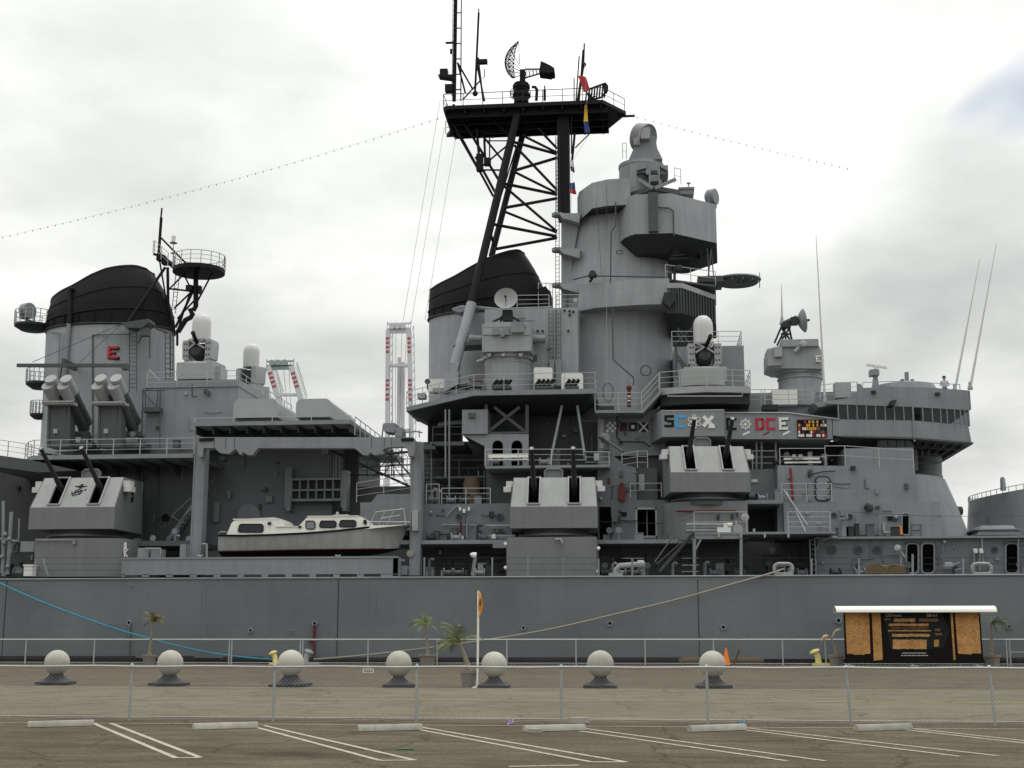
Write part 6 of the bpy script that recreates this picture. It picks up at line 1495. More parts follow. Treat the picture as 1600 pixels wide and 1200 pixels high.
# ---- whip antennas
for i, (a, b, Y, lab) in enumerate((((1275, 368), (1289, 628), 88.2, 'tall white whip antenna beside the lettered director'), ((1531, 404), (1492, 610), 88.5, 'shorter whip antenna leaning at the bridge wing'), ((1557, 380), (1516, 606), 87.3, 'taller whip antenna leaning out from the bridge corner'), ((1221, 445), (1222, 505), 90.2, 'short whip antenna above the forward dish'))):
    o = thing('whip_antenna', P(*b, Y), lab, 'antenna', 'white whip antennas'); m = MB(); pa, pb = P(*a, Y), P(*b, Y); mid_ = pb.lerp(pa, .45)
    m.tube(pb, mid_, .085, .06, n=8); m.tube(mid_, pa, .055, .018, n=8); m.build('whip', 'whitedome', o)
    m = MB(); m.lathe(pb, [(.16, -.12), (.18, 0), (.12, .15), (.09, .4)], 12); m.build('insulator', 'lightgrey', o)
# ---- navigation radar
o = thing('navigation_radar', P(1367, 604, 92), 'small white navigation radar bar on a stub post', 'radar')
m = MB(); m.rpoly([(1363, 606), (1374, 606), (1371, 586), (1366, 586)], 91.8, 92.2); m.rbox(1360, 577, 1374, 586, 91.6, 92.4); m.build('radar_post', 'haze', o)
m = MB(); m.bar(P(1354, 570, 92), P(1386, 574.5, 92), .2, .14); m.T((1368, 577, 92), (1369, 572, 92), .12); m.build('scanner_bar', 'white', o)
# ---- person on the bridge wing
pf = P(1476, 606, 88.0); H_ = 1.78; base_z = pf.z - 1.0
o = thing('person', (pf.x, 88.0, base_z), 'person in a pale shirt standing behind the bridge bulwark', 'person', local=True)
me = bpy.data.meshes.new('body')
J = {'pel': (0, 0, .95), 'chest': (0, 0, 1.3), 'neck': (0, 0, 1.48), 'headb': (0, -.01, 1.56), 'headm': (0, -.03, 1.66), 'headt': (0, -.01, 1.76), 'shl': (-.2, 0, 1.42), 'ell': (-.28, -.04, 1.15), 'wrl': (-.12, -.25, 1.08), 'hal': (-.03, -.3, 1.1), 'shr': (.2, 0, 1.42), 'elr': (.28, -.04, 1.15), 'wrr': (.12, -.25, 1.1), 'har': (.04, -.3, 1.12),
     'hil': (-.1, 0, .9), 'knl': (-.11, -.02, .5), 'anl': (-.11, .02, .09), 'tol': (-.12, -.16, .04), 'hir': (.1, 0, .9), 'knr': (.11, -.02, .5), 'anr': (.11, .02, .09), 'tor': (.12, -.16, .04)}
RJ = {'pel': .15, 'chest': .17, 'neck': .06, 'headb': .085, 'headm': .105, 'headt': .07, 'shl': .075, 'shr': .075, 'ell': .05, 'elr': .05, 'wrl': .035, 'wrr': .035, 'hal': .045, 'har': .045, 'hil': .1, 'hir': .1, 'knl': .065, 'knr': .065, 'anl': .045, 'anr': .045, 'tol': .04, 'tor': .04}
ks = list(J); ed = [('pel', 'chest'), ('chest', 'neck'), ('neck', 'headb'), ('headb', 'headm'), ('headm', 'headt'), ('chest', 'shl'), ('shl', 'ell'), ('ell', 'wrl'), ('wrl', 'hal'), ('chest', 'shr'), ('shr', 'elr'), ('elr', 'wrr'), ('wrr', 'har'), ('pel', 'hil'), ('hil', 'knl'), ('knl', 'anl'), ('anl', 'tol'), ('pel', 'hir'), ('hir', 'knr'), ('knr', 'anr'), ('anr', 'tor')]
me.from_pydata([J[k] for k in ks], [(ks.index(a), ks.index(b)) for a, b in ed], [])
bo = bpy.data.objects.new('body', me); COL.objects.link(bo); bo.parent = o
md = bo.modifiers.new('skin', 'SKIN'); me.skin_vertices[0]
for i, k in enumerate(ks): me.skin_vertices[0].data[i].radius = (RJ[k], RJ[k]); me.skin_vertices[0].data[i].use_root = (k == 'pel')
bo.modifiers.new('sub', 'SUBSURF').levels = 1; bo.modifiers['sub'].render_levels = 2
mm, n_, l_, b_ = nodes_of('clothed'); tc_ = n_.new('ShaderNodeTexCoord'); sp_ = n_.new('ShaderNodeSeparateXYZ'); l_.new(tc_.outputs['Object'], sp_.inputs[0]); rp_ = n_.new('ShaderNodeValToRGB'); rp_.color_ramp.interpolation = 'CONSTANT'
mp2 = n_.new('ShaderNodeMath'); mp2.operation = 'DIVIDE'; mp2.inputs[1].default_value = 2.0; l_.new(sp_.outputs[2], mp2.inputs[0]); l_.new(mp2.outputs[0], rp_.inputs[0])
el_ = rp_.color_ramp.elements; el_[0].position, el_[0].color = 0, (.02, .02, .02, 1); el_[1].position, el_[1].color = .05, (.03, .035, .07, 1)
for p_, c_ in ((.485, (.42, .44, .52, 1)), (.745, (.48, .27, .2, 1))): x_ = el_.new(p_); x_.color = c_
l_.new(rp_.outputs[0], b_.inputs['Base Color']); b_.inputs['Roughness'].default_value = .8; me.materials.append(mm)
m = MB(); m.lathe((0, .005, 1.69), [(.118, -.02), (.12, .03), (.1, .08), (.06, .115), (.01, .13)], 14); m.build('hair', 'darkgrey', o)
m = MB(); m.box(-.02, .02, -.155, -.12, 1.63, 1.68); m.box(-.045, .045, -.14, -.12, 1.585, 1.595); m.sphere((-.115, -.01, 1.65), .03, 8, 6); m.sphere((.115, -.01, 1.65), .03, 8, 6); m.build('face_feature', 'skin', o)
m = MB(); m.sphere((-.04, -.128, 1.69), .014, 6, 4); m.sphere((.04, -.128, 1.69), .014, 6, 4); m.build('eye', 'black', o)

# ---- main gun turret at the edge of the picture
o = thing('gun_turret', P(1640, 838, 92), 'large rounded grey gun turret ahead of the bridge, cut by the picture edge', 'gun turret')
m = MB(); cT = P(1690, 800, 95).x; zt, zb_t = ZZ(757, 90, 1600), ZZ(836, 91, 1560); 
pts = [];
for k in range(28): t = 2 * math.pi * k / 28; pts.append((P(1700, 790, 94).x + 7.6 * math.cos(t), 96 + 6.2 * math.sin(t)))
lo = [(x, y, zb_t) for x, y in pts]; hi = [(x + .3, y, zt - .45 + .13 * (x - pts[14][0])) for x, y in pts]; m.loft([lo, hi]); m.build('turret_house', 'haze', o)
m = MB(); m.lathe((P(1700, 790, 94).x + .5, 96, ZD), [(5.6, 0), (5.6, zb_t - ZD + .02)], 40); m.build('turret_ring', 'haze', o)
m = MB(); m.path([(x, y, z + .32) for x, y, z in hi] , .03, 4)
for x, y, z in [Vector(hi[i]).lerp(Vector(hi[(i + 1) % 28]), t) for i in range(28) for t in (0, .33, .66)]: m.tube((x, y, z), (x, y, z + .32), .03, n=4)
m.build('roof_rail', 'galv', o)
m = MB(); m.lathe((P(1567, 755, 92).x, 92, ZZ(757, 92, 1567)), [(.2, -.4), (.17, .35), (.1, .5)], 12); m.build('periscope', 'haze', o)
m = MB(); m.lathe((P(1508, 790, 94).x, 96, ZZ(794, 94, 1508)), [(.1, -.3), (.32, -.2), (.32, .4), (.1, .5)], 14, axis=(-1, -.2, 0)); m.build('rangefinder_hood', 'brown', o)
m = MB(); c = P(1558, 838, 88); m.loft([[(c.x - 1.6, 86.5, c.z), (c.x + 1.1, 86.5, c.z), (c.x + 1.1, 89.5, c.z), (c.x - 1.6, 89.5, c.z)], [(c.x - 1.2, 86.8, c.z + .6), (c.x + .7, 86.8, c.z + .6), (c.x + .7, 89.2, c.z + .6), (c.x - 1.2, 89.2, c.z + .6)]]); m.box(c.x - 1.7, c.x + 1.2, 86.4, 89.6, c.z + .3, c.z + .36); solo(m, 'deck_hatch', 'haze', 'low grey hatch with sloping sides in front of the rounded turret', 'hatch')
m = MB(); m.rpoly([(1512, 836), (1540, 824), (1545, 838), (1520, 839)], 90, 90.4); m.T((1545, 805, 87), (1547, 838, 87), .12); m.T((1549, 820, 87), (1560, 833, 87), .04); m.path([P(1330, 800, 84), P(1440, 806, 84.5), P(1546, 807, 87), P(1640, 806, 87)], .02, 4); part(m, 'lifeline', 'houseg')

# ---- motor launch in the boat bay
Yb_ = 83.3
bo = thing('motor_launch', P(480, 871, Yb_), 'white and grey cabin motor launch stowed on deck under the gantry', 'boat')
st = [(341, 836, 861, 871), (380, 836.5, 860.5, 871), (430, 835, 859.5, 871), (480, 832.5, 858.5, 871), (530, 828.5, 858, 871), (575, 823.5, 857.5, 868), (605, 821.2, 857.3, 864), (625, 820.4, 857, 860), (638, 820, 856.5, 857.5)]
hb = [1.35, 1.5, 1.6, 1.65, 1.6, 1.25, .8, .4, .04]
upp, low_ = [], []
for i, (x, ys, yc, yk) in enumerate(st):
    xs_, xc = x, x - (15 if i == 8 else 9 if i == 7 else 4 if i == 6 else 0)
    cx_ = P(x, 840, Yb_ - hb[i]).x; cxc = P(xc, 855, Yb_ - hb[i] * .8).x; zs, zc_, zk = ZZ(ys, Yb_ - hb[i], x), ZZ(yc, Yb_ - hb[i] * .8, x), ZZ(yk, Yb_, x)
    b_ = hb[i]
    upp.append([(cx_, Yb_ - b_, zs), ((cx_ + cxc) / 2, Yb_ - b_ * .93, (zs + zc_) / 2), (cxc, Yb_ - b_ * .82, zc_), (cxc, Yb_ + b_ * .82, zc_), ((cx_ + cxc) / 2, Yb_ + b_ * .93, (zs + zc_) / 2), (cx_, Yb_ + b_, zs)])
    low_.append([(cxc, Yb_ - b_ * .8, zc_ - .001), (cxc, Yb_ - b_ * .45, (zc_ + zk) / 2 - .05), (cxc, Yb_, zk), (cxc, Yb_ + b_ * .45, (zc_ + zk) / 2 - .05), (cxc, Yb_ + b_ * .8, zc_ - .001)])
m = MB(); m.loft(upp); m.build('boat_hull', 'boatgrey', bo)
m = MB(); m.loft(low_); m.build('boat_bottom', 'black', bo)
m = MB(); m.path([Vector(r_[2]) + Vector((0, -.02, -.01)) for r_ in upp[:-2]], .035); m.build('waterline_stripe', 'darkred', bo)
m = MB(); m.path([Vector(r_[0]) + Vector((0, -.03, -.02)) for r_ in upp], .065); m.build('rubbing_strake', 'black', bo)
def cabin(pts, Ya, Yb, name='cabin'):
    m = MB(); a = [P(x, y, Ya) for x, y in pts]; zb = min(p.z for p in a)
    fr = [Vector((p.x, Ya + .12 * (p.z - zb), p.z)) for p in a]; bk = [Vector((p.x, Yb - .12 * (p.z - zb), p.z)) for p in a]; m.loft([fr, bk]); return m.build(name, 'boatwhite', bo)
Yc_ = Yb_ - 1.35
cabin([(343, 836.5), (354, 835), (361, 817), (365, 813.5), (380, 811), (432, 809), (438, 811), (443, 816), (444, 823), (466, 822), (478, 809), (482, 807.5), (556, 806), (563, 808), (570, 814), (575, 821), (638, 819.3), (560, 828), (466, 834), (400, 837)], Yc_, Yb_ + 1.35)
m = MB(); m.rbox(364, 810.2, 436, 812.2, Yc_ + .1, Yb_ + 1.2); m.rbox(480, 805.6, 560, 807.2, Yc_ + .1, Yb_ + 1.2); m.rbox(431, 822, 464, 823.2, Yc_ - .02, Yc_ + .1); m.build('cabin_roof', 'boatwhite', bo)
def win(x0, y0, x1, y1, sk=2.5, mat='boatglass', name='cabin_window'):
    r_ = 2.2; Yw_ = Yc_ + .02
    pts = [(x0 + sk, y0), (x1 - r_, y0), (x1, y0 + r_), (x1, y1 - r_), (x1 - r_, y1), (x0 + r_, y1), (x0, y1 - r_), (x0 + sk * .5, y0 + r_)]
    m = MB(); m.rpoly(pts, Yw_ - .03, Yw_ + .12); w_ = m.build(name, mat, bo)
    m = MB(); m.path([P(x, y, Yw_ - .03) for x, y in pts + pts[:1]], .035, 5); m.build('window_frame', 'rubber', w_)
win(372, 819, 411, 831.5, 4); win(499, 814, 525, 824, 3); win(530, 813, 556, 823, 3); win(568, 812.5, 573, 819, 1); win(478, 814, 492, 826.5, 0, 'haze', 'cabin_door')
m = MB()
for r_ in ((418, 815.5, 423, 819.5), (466, 821.5, 470.5, 825)): m.rbox(*r_, Yc_ - .03, Yc_ + .1)
m.build('vent_grille', 'darkgrey', bo)
m = MB(); y1_, y2_ = Yb_ - 1.2, Yb_ - .5
for (a, b) in (((577, 820), (587, 800)), ((587, 800), (630, 795)), ((634, 820), (631, 796)), ((592, 819), (602, 798)), ((605, 819), (616, 796.5)), ((595, 810), (625, 805)), ((577, 815), (640, 815.5))): m.tube(P(*a, y1_ + .2), P(*b, y1_ + .3), .03, n=5)
for (a, b) in (((589, 800), (632, 795)),): m.tube(P(*a, Yb_ + 1), P(*b, Yb_ + .8), .03, n=5); m.tube(P(*b, Yb_ + .8), P(*b, y1_ + .3), .03, n=5)
m.build('bow_rail', 'galv', bo)
m = MB(); m.path([P(342, 834, Yc_), P(344, 831, Yc_), P(354, 831, Yc_)], .03); m.lathe(P(527, 806, Yc_ + .5), [(0, 0), (.1, .03), (.1, .2), (0, .28)], 10); m.T((520, 805, Yc_ + .3), (545, 804.5, Yc_ + .3), .03); m.T((370, 812, Yc_ + .3), (430, 809, Yc_ + .3), .03); m.build('deck_fitting', 'galv', bo)
m = MB(); m.rbox(400, 871, 410, 876, 82.4, 84.2); m.rbox(540, 869, 550, 876, 82.4, 84.2); part(m, 'boat_chock', 'haze')
for px in (313, 528):
    m = MB(); m.path([P(px - 4, 867.5, 79.6), P(px, 869.5, 79.6), P(px + 4, 867.5, 79.6)], .05); m.T((px, 869.5, 79.6), (px, 871, 79.6), .06); part(m, 'cleat', 'lightgrey')

# ---- gantry over the boat
gt = thing('boat_gantry', P(478, 870, 82), 'grey gantry beam on two posts spanning the stowed launch', 'gantry')
m = MB(); m.rpoly([(309, 683), (645, 683), (649, 688), (646, 713), (638, 713), (636, 700), (628, 698), (606, 699), (598, 703), (600, 709), (583, 711), (580, 706), (574, 711), (567, 711), (554, 700), (403, 700), (394, 711), (386, 711), (381, 706), (375, 711), (368, 701), (358, 709), (344, 708), (336, 700), (318, 700), (316, 714), (310, 714)], 82.2, 82.8); m.build('gantry_beam', 'haze', gt)
m = MB()
for px in (320, 636): m.rbox(px - 9, 684.5, px + 10, 689, 82.1, 82.25)
m.rbox(319, 684, 334, 688, 82.12, 82.25); m.build('beam_slot', 'black', gt)
m = MB()
for px in (352, 366, 580, 611, 334, 600): m.rbox(px, 684, px + .7, 700, 82.17, 82.25)
m.build('beam_seam', 'houseg', gt)
for x0, x1, yb in ((301, 316, 876), (642, 656, 899)):
    m = MB(); m.rbox(x0, 690, x1, yb, 82.9, 83.7); m.rbox(x0 - 1, 690, x0 + 1, yb, 82.85, 83.75); m.rbox(x1 - 1, 690, x1 + 1, yb, 82.85, 83.75); m.build('gantry_post', 'haze', gt)
m = MB(); m.rbox(644, 797, 653, 829, 82.6, 82.88); m.build('post_plate', 'lightgrey', gt, label='pale plate on the gantry post')
m = MB(); m.rbox(599, 661, 617, 671, 83.5, 85); m.rpoly([(597, 671), (617, 671), (619, 676), (600, 674)], 83.5, 85); m.T((597, 683, 84), (599, 663, 84), .05); m.rbox(617, 668, 628, 682, 83.5, 85); m.path([P(628, 676, 84), P(650, 674, 84), P(660, 676, 84)], .05); m.T((640, 670, 84), (640, 683, 84), .05); m.T((655, 672, 84), (655, 684, 84), .04); m.build('winch_housing', 'haze', gt)
m = MB(); m.lathe(P(641, 865, 82.8), [(.05, 0), (.22, .02), (.22, .06), (.05, .08)], 18, axis=(0, -1, 0)); part(m, 'life_sign', 'ropetan', label='round yellow disc on the bulkhead')
m = MB(); m.rbox(624, 884, 636, 898, 80, 80.8); m.rbox(640, 888, 652, 899, 80, 80.6)
for k in range(4): m.T((640 + 4 * k, 899, 80), (641 + 4 * k, 884, 80), .03)
m.T((622, 876, 80), (632, 876, 80), .06); m.T((624, 876, 80), (624, 898, 80), .07); part(m, 'valve_rack', 'haze')

# ---- deck edge details
def chock(px, py, lab):
    m = MB(); c = P(px, py, HY + .5); pts = [c + Vector((.52 * math.copysign(abs(math.cos(t)) ** .6, math.cos(t)), 0, .3 * math.copysign(abs(math.sin(t)) ** .6, math.sin(t)))) for t in [k * math.pi / 12 for k in range(25)]]
    m.path(pts, .11, 10); m.box(c.x - .55, c.x + .55, c.y - .15, c.y + .2, ZD + .001, c.z - .24); solo(m, 'mooring_chock', 'lightgrey', lab, 'mooring chock', 'pale mooring chocks')
chock(1224, 889, 'pale mooring chock with a rope led through it'); chock(1534, 889, 'pale mooring chock between the dark doorways')
m = MB(); c = P(1383, 890, 80.5)
for k in range(5): m.path([c + Vector((-1.1, 0, -.2 + .09 * k)), c + Vector((0, -.1, -.18 + .09 * k)), c + Vector((1.15, 0, -.2 + .09 * k))], .06, 6)
m.path([c + Vector((-1.1, 0, .28)), c + Vector((-.3, -.12, .3)), c + Vector((.0, -.15, .05)), c + Vector((.4, -.12, .28)), c + Vector((1.1, 0, .2))], .05, 6); m.bar(c + Vector((-.2, -.15, -.35)), c + Vector((.25, -.15, .3)), .06, .1)
solo(m, 'rope_rack', 'ropebrown', 'coiled tan rope flaked on a deck rack', 'rope')
def rope(pts, mat, r, lab):
    m = MB(); cps = [Vector(p) for p in pts]; out = []
    for i in range(len(cps) - 1):
        p0, p1, p2, p3 = cps[max(i - 1, 0)], cps[i], cps[i + 1], cps[min(i + 2, len(cps) - 1)]
        for k in range(10):
            t = k / 10; out.append(.5 * ((2 * p1) + (p2 - p0) * t + (2 * p0 - 5 * p1 + 4 * p2 - p3) * t * t + (3 * p1 - p0 - 3 * p2 + p3) * t ** 3))
    out.append(cps[-1]); m.path(out, r, 8); return solo(m, 'mooring_rope', mat, lab, 'mooring rope', 'mooring ropes')
rope([P(1224, 889, 79.4), P(1200, 897, 78.8), P(1150, 911, 78.7), P(1060, 936, 78.5), P(960, 960, 78.4), P(860, 983, 78.3), P(760, 1000, 78.1), P(640, 1016, 77.9), P(545, 1026, 77.4), P(490, 1030, 77.3)], 'ropetan', .05, 'tan mooring rope slanting from the chock across the hull')
rope([P(-40, 890, 78.7), P(0, 911, 78.6), P(60, 938, 78.5), P(150, 972, 78.3), P(220, 994, 78.1), P(290, 1012, 77.9), P(355, 1024, 77.5), P(430, 1031, 77.3)], 'ropeblue', .045, 'bright blue mooring rope sagging along the hull')
for x0, x1, y, mat, lab in ((-30, 215, 1031, 'rubber', 'black fender nearest the stern under the blue rope'), (247, 306, 1031, 'rubber', 'short black fender behind the second stone ball'), (345, 415, 1032, 'rubber', 'black fender where the blue rope comes ashore'), (478, 1180, 1033.5, 'rubber', 'very long black fender amidships along the hull'), (1060, 1192, 1033, 'brown', 'rust brown timber fender beside the red cone'), (1492, 1700, 1034, 'rubber', 'black fender right of the notice kiosk')):
    m = MB(); a, b = P(x0, y, 78.45), P(x1, y, 78.45)
    if mat == 'brown': a.y = b.y = 77.75
    m.tube(a, a + Vector((.25, 0, 0)), .12, .24, n=12); m.tube(a + Vector((.25, 0, 0)), b - Vector((.25, 0, 0)), .24, n=12); m.tube(b - Vector((.25, 0, 0)), b, .24, .12, n=12)
    solo(m, 'fender', mat, lab, 'fender', 'fenders between hull and quay')
# small traffic cone on board
def cone(c, s, lab):
    o = thing('traffic_cone', c, lab, 'traffic cone', local=True); m = MB(); m.lathe((0, 0, 0), [(.17 * s, .03), (.03 * s, .72 * s), (.0, .72 * s)], 16); m.build('cone_body', 'orange', o); m = MB(); m.box(-.2 * s, .2 * s, -.2 * s, .2 * s, 0, .035); m.build('cone_base', 'rubber', o)
cone((P(1407, 836, 84.2).x, 84.2, ZZ(836.5, 84.2, 1407)), .9, 'small orange cone beside the doorway on the raised deck')

flat('cranehead', (.30, .36, .35), .6)
# ---- container cranes far behind the ship: raised twin booms on portal legs
def crane(label, left, right, Y, w, bands, crosses, top, topmat):
    o = thing('container_crane', (P(left[0][0], 800, Y).x, Y, 0), label, 'crane', 'container cranes beyond the ship')
    k = Y / FPX
    for (a, b) in (left, right):
        pa, pb = P(*a, Y), P(*b, Y); d = (pa - pb).normalized(); lo = pb - d * (pb.z - 14) / d.z
        m = MB(); m.bar(lo, pa, w * k, w * k * 1.4, up=(0, 1, 0)); g_ = m.build('boom_girder', 'cranewhite', o)
        for y0, y1 in bands:
            def at(y): t = (y - a[1]) / (b[1] - a[1]); return pa.lerp(pb, t)
            m = MB(); m.bar(at(y1), at(y0), w * k * 1.02 * .8, w * k * 1.4 + .3, up=(0, 1, 0)); m.build('warning_band', 'cranered', g_)
        m = MB(); m.box(lo.x - w * k * .8, lo.x + w * k * .8, Y - 2, Y + 16, 0, 14); m.build('portal_leg', 'cranewhite', o)
        m = MB()
        for j in range(14):
            t = j / 13; p = pa.lerp(pb, t) + Vector((w * k * .8, 0, 0)); m.tube(p, p + Vector((.4, 0, 1.6)), .12, n=4)
        m.tube(pa + Vector((w * k * .8 + .4, 0, 1.6)), pb + Vector((w * k * .8 + .4, 0, 1.6)), .12, n=4); m.build('boom_railing', 'galv', o)
    for (y, h, t_) in crosses:
        m = MB(); p, q = P(left[0][0] + (left[1][0] - left[0][0]) * t_, y, Y), P(right[0][0] + (right[1][0] - right[0][0]) * t_, y, Y); m.bar(p, q, 1.2, h * k); m.build('cross_beam', 'cranewhite', o)
    x0, y0, x1, y1 = top
    m = MB(); a, b = P(x0, y1, Y), P(x1, y0, Y)
    for z in (a.z, (a.z * 2 + b.z) / 3, b.z):
        m.bar((a.x, Y, z), (b.x, Y, z), .5, .5 if z != a.z else 1.4)
    n = 9
    for j in range(n + 1):
        x = a.x + (b.x - a.x) * j / n; m.tube((x, Y, a.z), (x, Y, b.z + (.8 if j % 3 == 0 else 0)), .14, n=4)
        if j < n: m.tube((x, Y, a.z), (x + (b.x - a.x) / n, Y, (a.z * 2 + b.z) / 3), .12, n=4)
    for j in (.22, .45, .68):
        x = a.x + (b.x - a.x) * j; m.lathe((x, Y - .8, a.z + 1.6), [(.2, -.3), (1.0, -.3), (1.0, .3), (.2, .3)], 12, axis=(0, 1, 0))
    m.build('boom_head', topmat, o)
    m = MB()
    for j in (.2, .35, .6, .8): 
        p, q = Vector((a.x + (b.x - a.x) * j, Y + 1, a.z)), P(left[1][0] + (right[1][0] - left[1][0]) * (j * .6 + .1), left[1][1] + 40, Y + 6); m.tube(p, q, .09, n=4)
    m.build('hoist_cable', 'galv', o)
    return o
o = crane('upright white and red crane boom between the funnels', ((606.5, 516), (605.5, 690)), ((639.5, 516), (643, 690)), 420, 6.5,
      [(528, 531.5), (535, 538.5), (542, 545), (549, 552.5), (594, 597.5), (601, 604.5), (608, 611), (616, 620), (623, 627)], [(571, 5, .3), (673, 6, .9)], (605, 505, 642, 518), 'cranewhite')
m = MB(); m.bar(P(622, 700, 424), P(624, 559, 424), 1.0, 1.0); m.bar(P(629, 700, 424), P(629, 566, 424), 1.2, 1.2); m.build('pylon', 'cranewhite', o)
crane('tilted crane boom with dark green head over the box launchers', ((420, 573), (434, 618)), ((456, 573), (471, 625)), 430, 8.5,
      [(583, 586), (589.5, 593), (596, 599.5), (603, 606)], [(617, 4, 1.0)], (416.5, 564, 459, 575), 'cranehead')

# ================================================================== the quay
# ---- stone balls on black feet
def ball(loc, label):
    o = thing('stone_ball', loc, label, 'bollard', 'stone balls along the road', local=True)
    m = MB(); m.sphere((0, 0, .71), .405, 32, 20); m.build('ball', 'ballstone', o)
    m = MB(); m.loft([[(-.5, -.5, .02), (.5, -.5, .02), (.5, .5, .02), (-.5, .5, .02)], [(-.5, -.5, .09), (.5, -.5, .09), (.5, .5, .09), (-.5, .5, .09)], [(-.30, -.28, .17), (.30, -.28, .17), (.30, .28, .17), (-.30, .28, .17)], [(-.19, -.18, .28), (.19, -.18, .28), (.19, .18, .28), (-.19, .18, .28)], [(-.15, -.15, .38), (.15, -.15, .38), (.15, .15, .38), (-.15, .15, .38)]]); m.build('foot', 'ballfoot', o)
    return o
paint('ballstone', (0.40, 0.385, 0.335), .85, .12, .10, 1.6, bump=.2, rust=.2, fine=.12, rnd=True)
paint('ballfoot', (0.035, 0.036, 0.042), .7, .3, .15, 3.0, bump=.3, rust=.3, rnd=True)
balls = [(87, 1070.5, 'stone ball on a black foot nearest the stern, leftmost of seven'), (264, 1072.5, 'stone ball on a black foot below the first potted palm'), (454, 1074, 'stone ball on a black foot before the pale yellow bitt'), (623, 1074.5, 'stone ball on a black foot between small fence sign and two palms'), (772, 1075.5, 'stone ball on a black foot beside the yellow banner pole'), (938, 1076, 'stone ball on a black foot below the middle gun mount, sixth from the stern'), (1115, 1076, 'stone ball on a black foot next to the red cone')]
b0 = None
for i, (px, py, lab) in enumerate(balls):
    p = G(px, py); p.y += .45; p.x = P(px, py, p.y).x
    if b0 is None: b0 = ball(p, lab)
    else:
        c = copy_tree(b0); c.location = p; c['label'] = lab; c.rotation_euler = (random.uniform(-.02, .02), random.uniform(-.02, .02), random.uniform(-.2, .2)); sc_ = random.uniform(.97, 1.03); c.scale = (sc_, sc_, sc_)
# ---- concrete wheel stops
m_ = (G(310, 1186) - G(148, 1132)).normalized(); ang = R(29)
paint('stopconcrete', (0.36, 0.345, 0.30), .85, .22, .12, 2.5, bump=.25, rust=.45, fine=.12, rnd=True)
ws = None
for px, py, wpx, lab in ((95, 1135, 100, 'clean'), (352, 1138.5, 95, ''), (609, 1141.5, 92, ''), (866, 1142, 84, ''), (1122, 1142, 80, ''), (1380, 1141.5, 73, '')):
    pass
labs = ['concrete wheel stop nearest the stern, leftmost in the row', 'concrete wheel stop second from the stern in the row', 'concrete wheel stop below the fence sign', 'broken concrete wheel stop with chips at both ends', 'concrete wheel stop with a scrap of blue plastic at its end', 'concrete wheel stop below the notice kiosk, nearest the bow']
for i, (px, py) in enumerate(((95, 1136), (352, 1139.5), (609, 1142.5), (866, 1143), (1121, 1143), (1380, 1142))):
    p = G(px, py)
    if ws is None:
        m = MB(); L = .54
        pr = [(-.075, 0), (.075, 0), (.07, .05), (.04, .095), (-.04, .095), (-.07, .05)]
        m.loft([[(-L, y, z) for y, z in pr], [(L, y, z) for y, z in pr]])
        ws = m.build('wheel_stop', 'stopconcrete'); c = ws
    else: c = ws.copy(); COL.objects.link(c)
    c.location = (p.x, p.y, .014); c.rotation_euler.z = ang + R(3 * math.sin(i * 2)); tag(c, labs[i], 'wheel stop', 'concrete wheel stops')
for px, py, s_, lab in ((836, 1146, .10, 'chip of broken concrete left of the broken wheel stop'), (905, 1131, .16, 'lump of broken concrete at the upper end of the broken wheel stop')):
    p = G(px, py); m = MB(); m.loft([[(p.x + s_ * 1.2 * math.cos(t) * (1 + .3 * math.sin(3 * t)), p.y + s_ * .6 * math.sin(t), .014 + z) for t in [k * math.pi / 4 for k in range(8)]] for z in (0, s_ * .6)]); solo(m, 'concrete_chip', 'stopconcrete', lab, 'concrete chip')
def scrap(px, py, w, h, mat, lab):
    p = G(px, py); m = MB(); rows = [[(p.x + w * (i / 4 - .5) + .02 * math.sin(j * 2.), p.y + .02 * math.cos(i * 3. + j), .02 + h * (j / 4) * (1 - .4 * abs(i / 4 - .5)) + .02 * math.sin(i * 5.1)) for i in range(5)] for j in range(5)]
    m.sheet(rows); m.sheet([[(x, y + .02, z) for x, y, z in r_] for r_ in rows]); solo(m, 'litter', mat, lab, 'litter')
flat('lilac', (.52, .38, .62), .7)
scrap(797, 1133, .12, .09, 'lilac', 'lilac scrap of paper lying by the fence'); scrap(1158, 1137, .1, .1, 'cyan', 'blue plastic scrap on the wheel stop end')
p = G(632, 1173); m = MB(); m.tube((p.x - .1, p.y, .02), (p.x + .1, p.y + .02, .02), .012, n=6); m.tube((p.x + .1, p.y + .02, .02), (p.x + .13, p.y + .02, .02), .018, n=6); solo(m, 'straw', 'green', 'small green straw lying on the asphalt', 'litter')

# ---- near chain-link fence
Yn = G(877, 1130.5).y
fh = 1.5 - (1041 - 997) / (1130.5 - 997) * 1.5
fence = thing('chain_link_fence', (0, Yn, 0), 'low galvanised chain-link fence along the parking lot', 'fence')
def post_run(pxs, Y, h, r, parent, name='post', lean=None):
    for i, px in enumerate(pxs):
        x = P(px, 1085 if Y < 40 else 1020, Y).x; m = MB(); m.tube((x, Y, 0), (x + (lean or {}).get(i, 0), Y, h), r, n=10); m.sphere((x + (lean or {}).get(i, 0), Y, h), r * 1.35, 10, 6); m.build(name, 'galv', parent)
sp_ = 224.0
post_run([204 - 2 * sp_, 204 - sp_, 204, 428, 651, 877, 1105, 1328, 1552, 1552 + sp_, 1552 + 2 * sp_], Yn, fh, .025, fence, lean={7: -.05, 8: -.04})
xa, xb = -20.0, 17.0
m = MB(); pts = [(xa + (xb - xa) * k / 60, Yn - .045, fh - .02 + .008 * math.sin(k * 1.7)) for k in range(61)]; m.path(pts, .018, 8); m.build('top_rail', 'galv', fence)
m = MB(); m.path([(xa + (xb - xa) * k / 60, Yn - .03, .06 + .01 * math.sin(k * 2.3)) for k in range(61)], .006, 4); m.build('tension_wire', 'galv', fence)
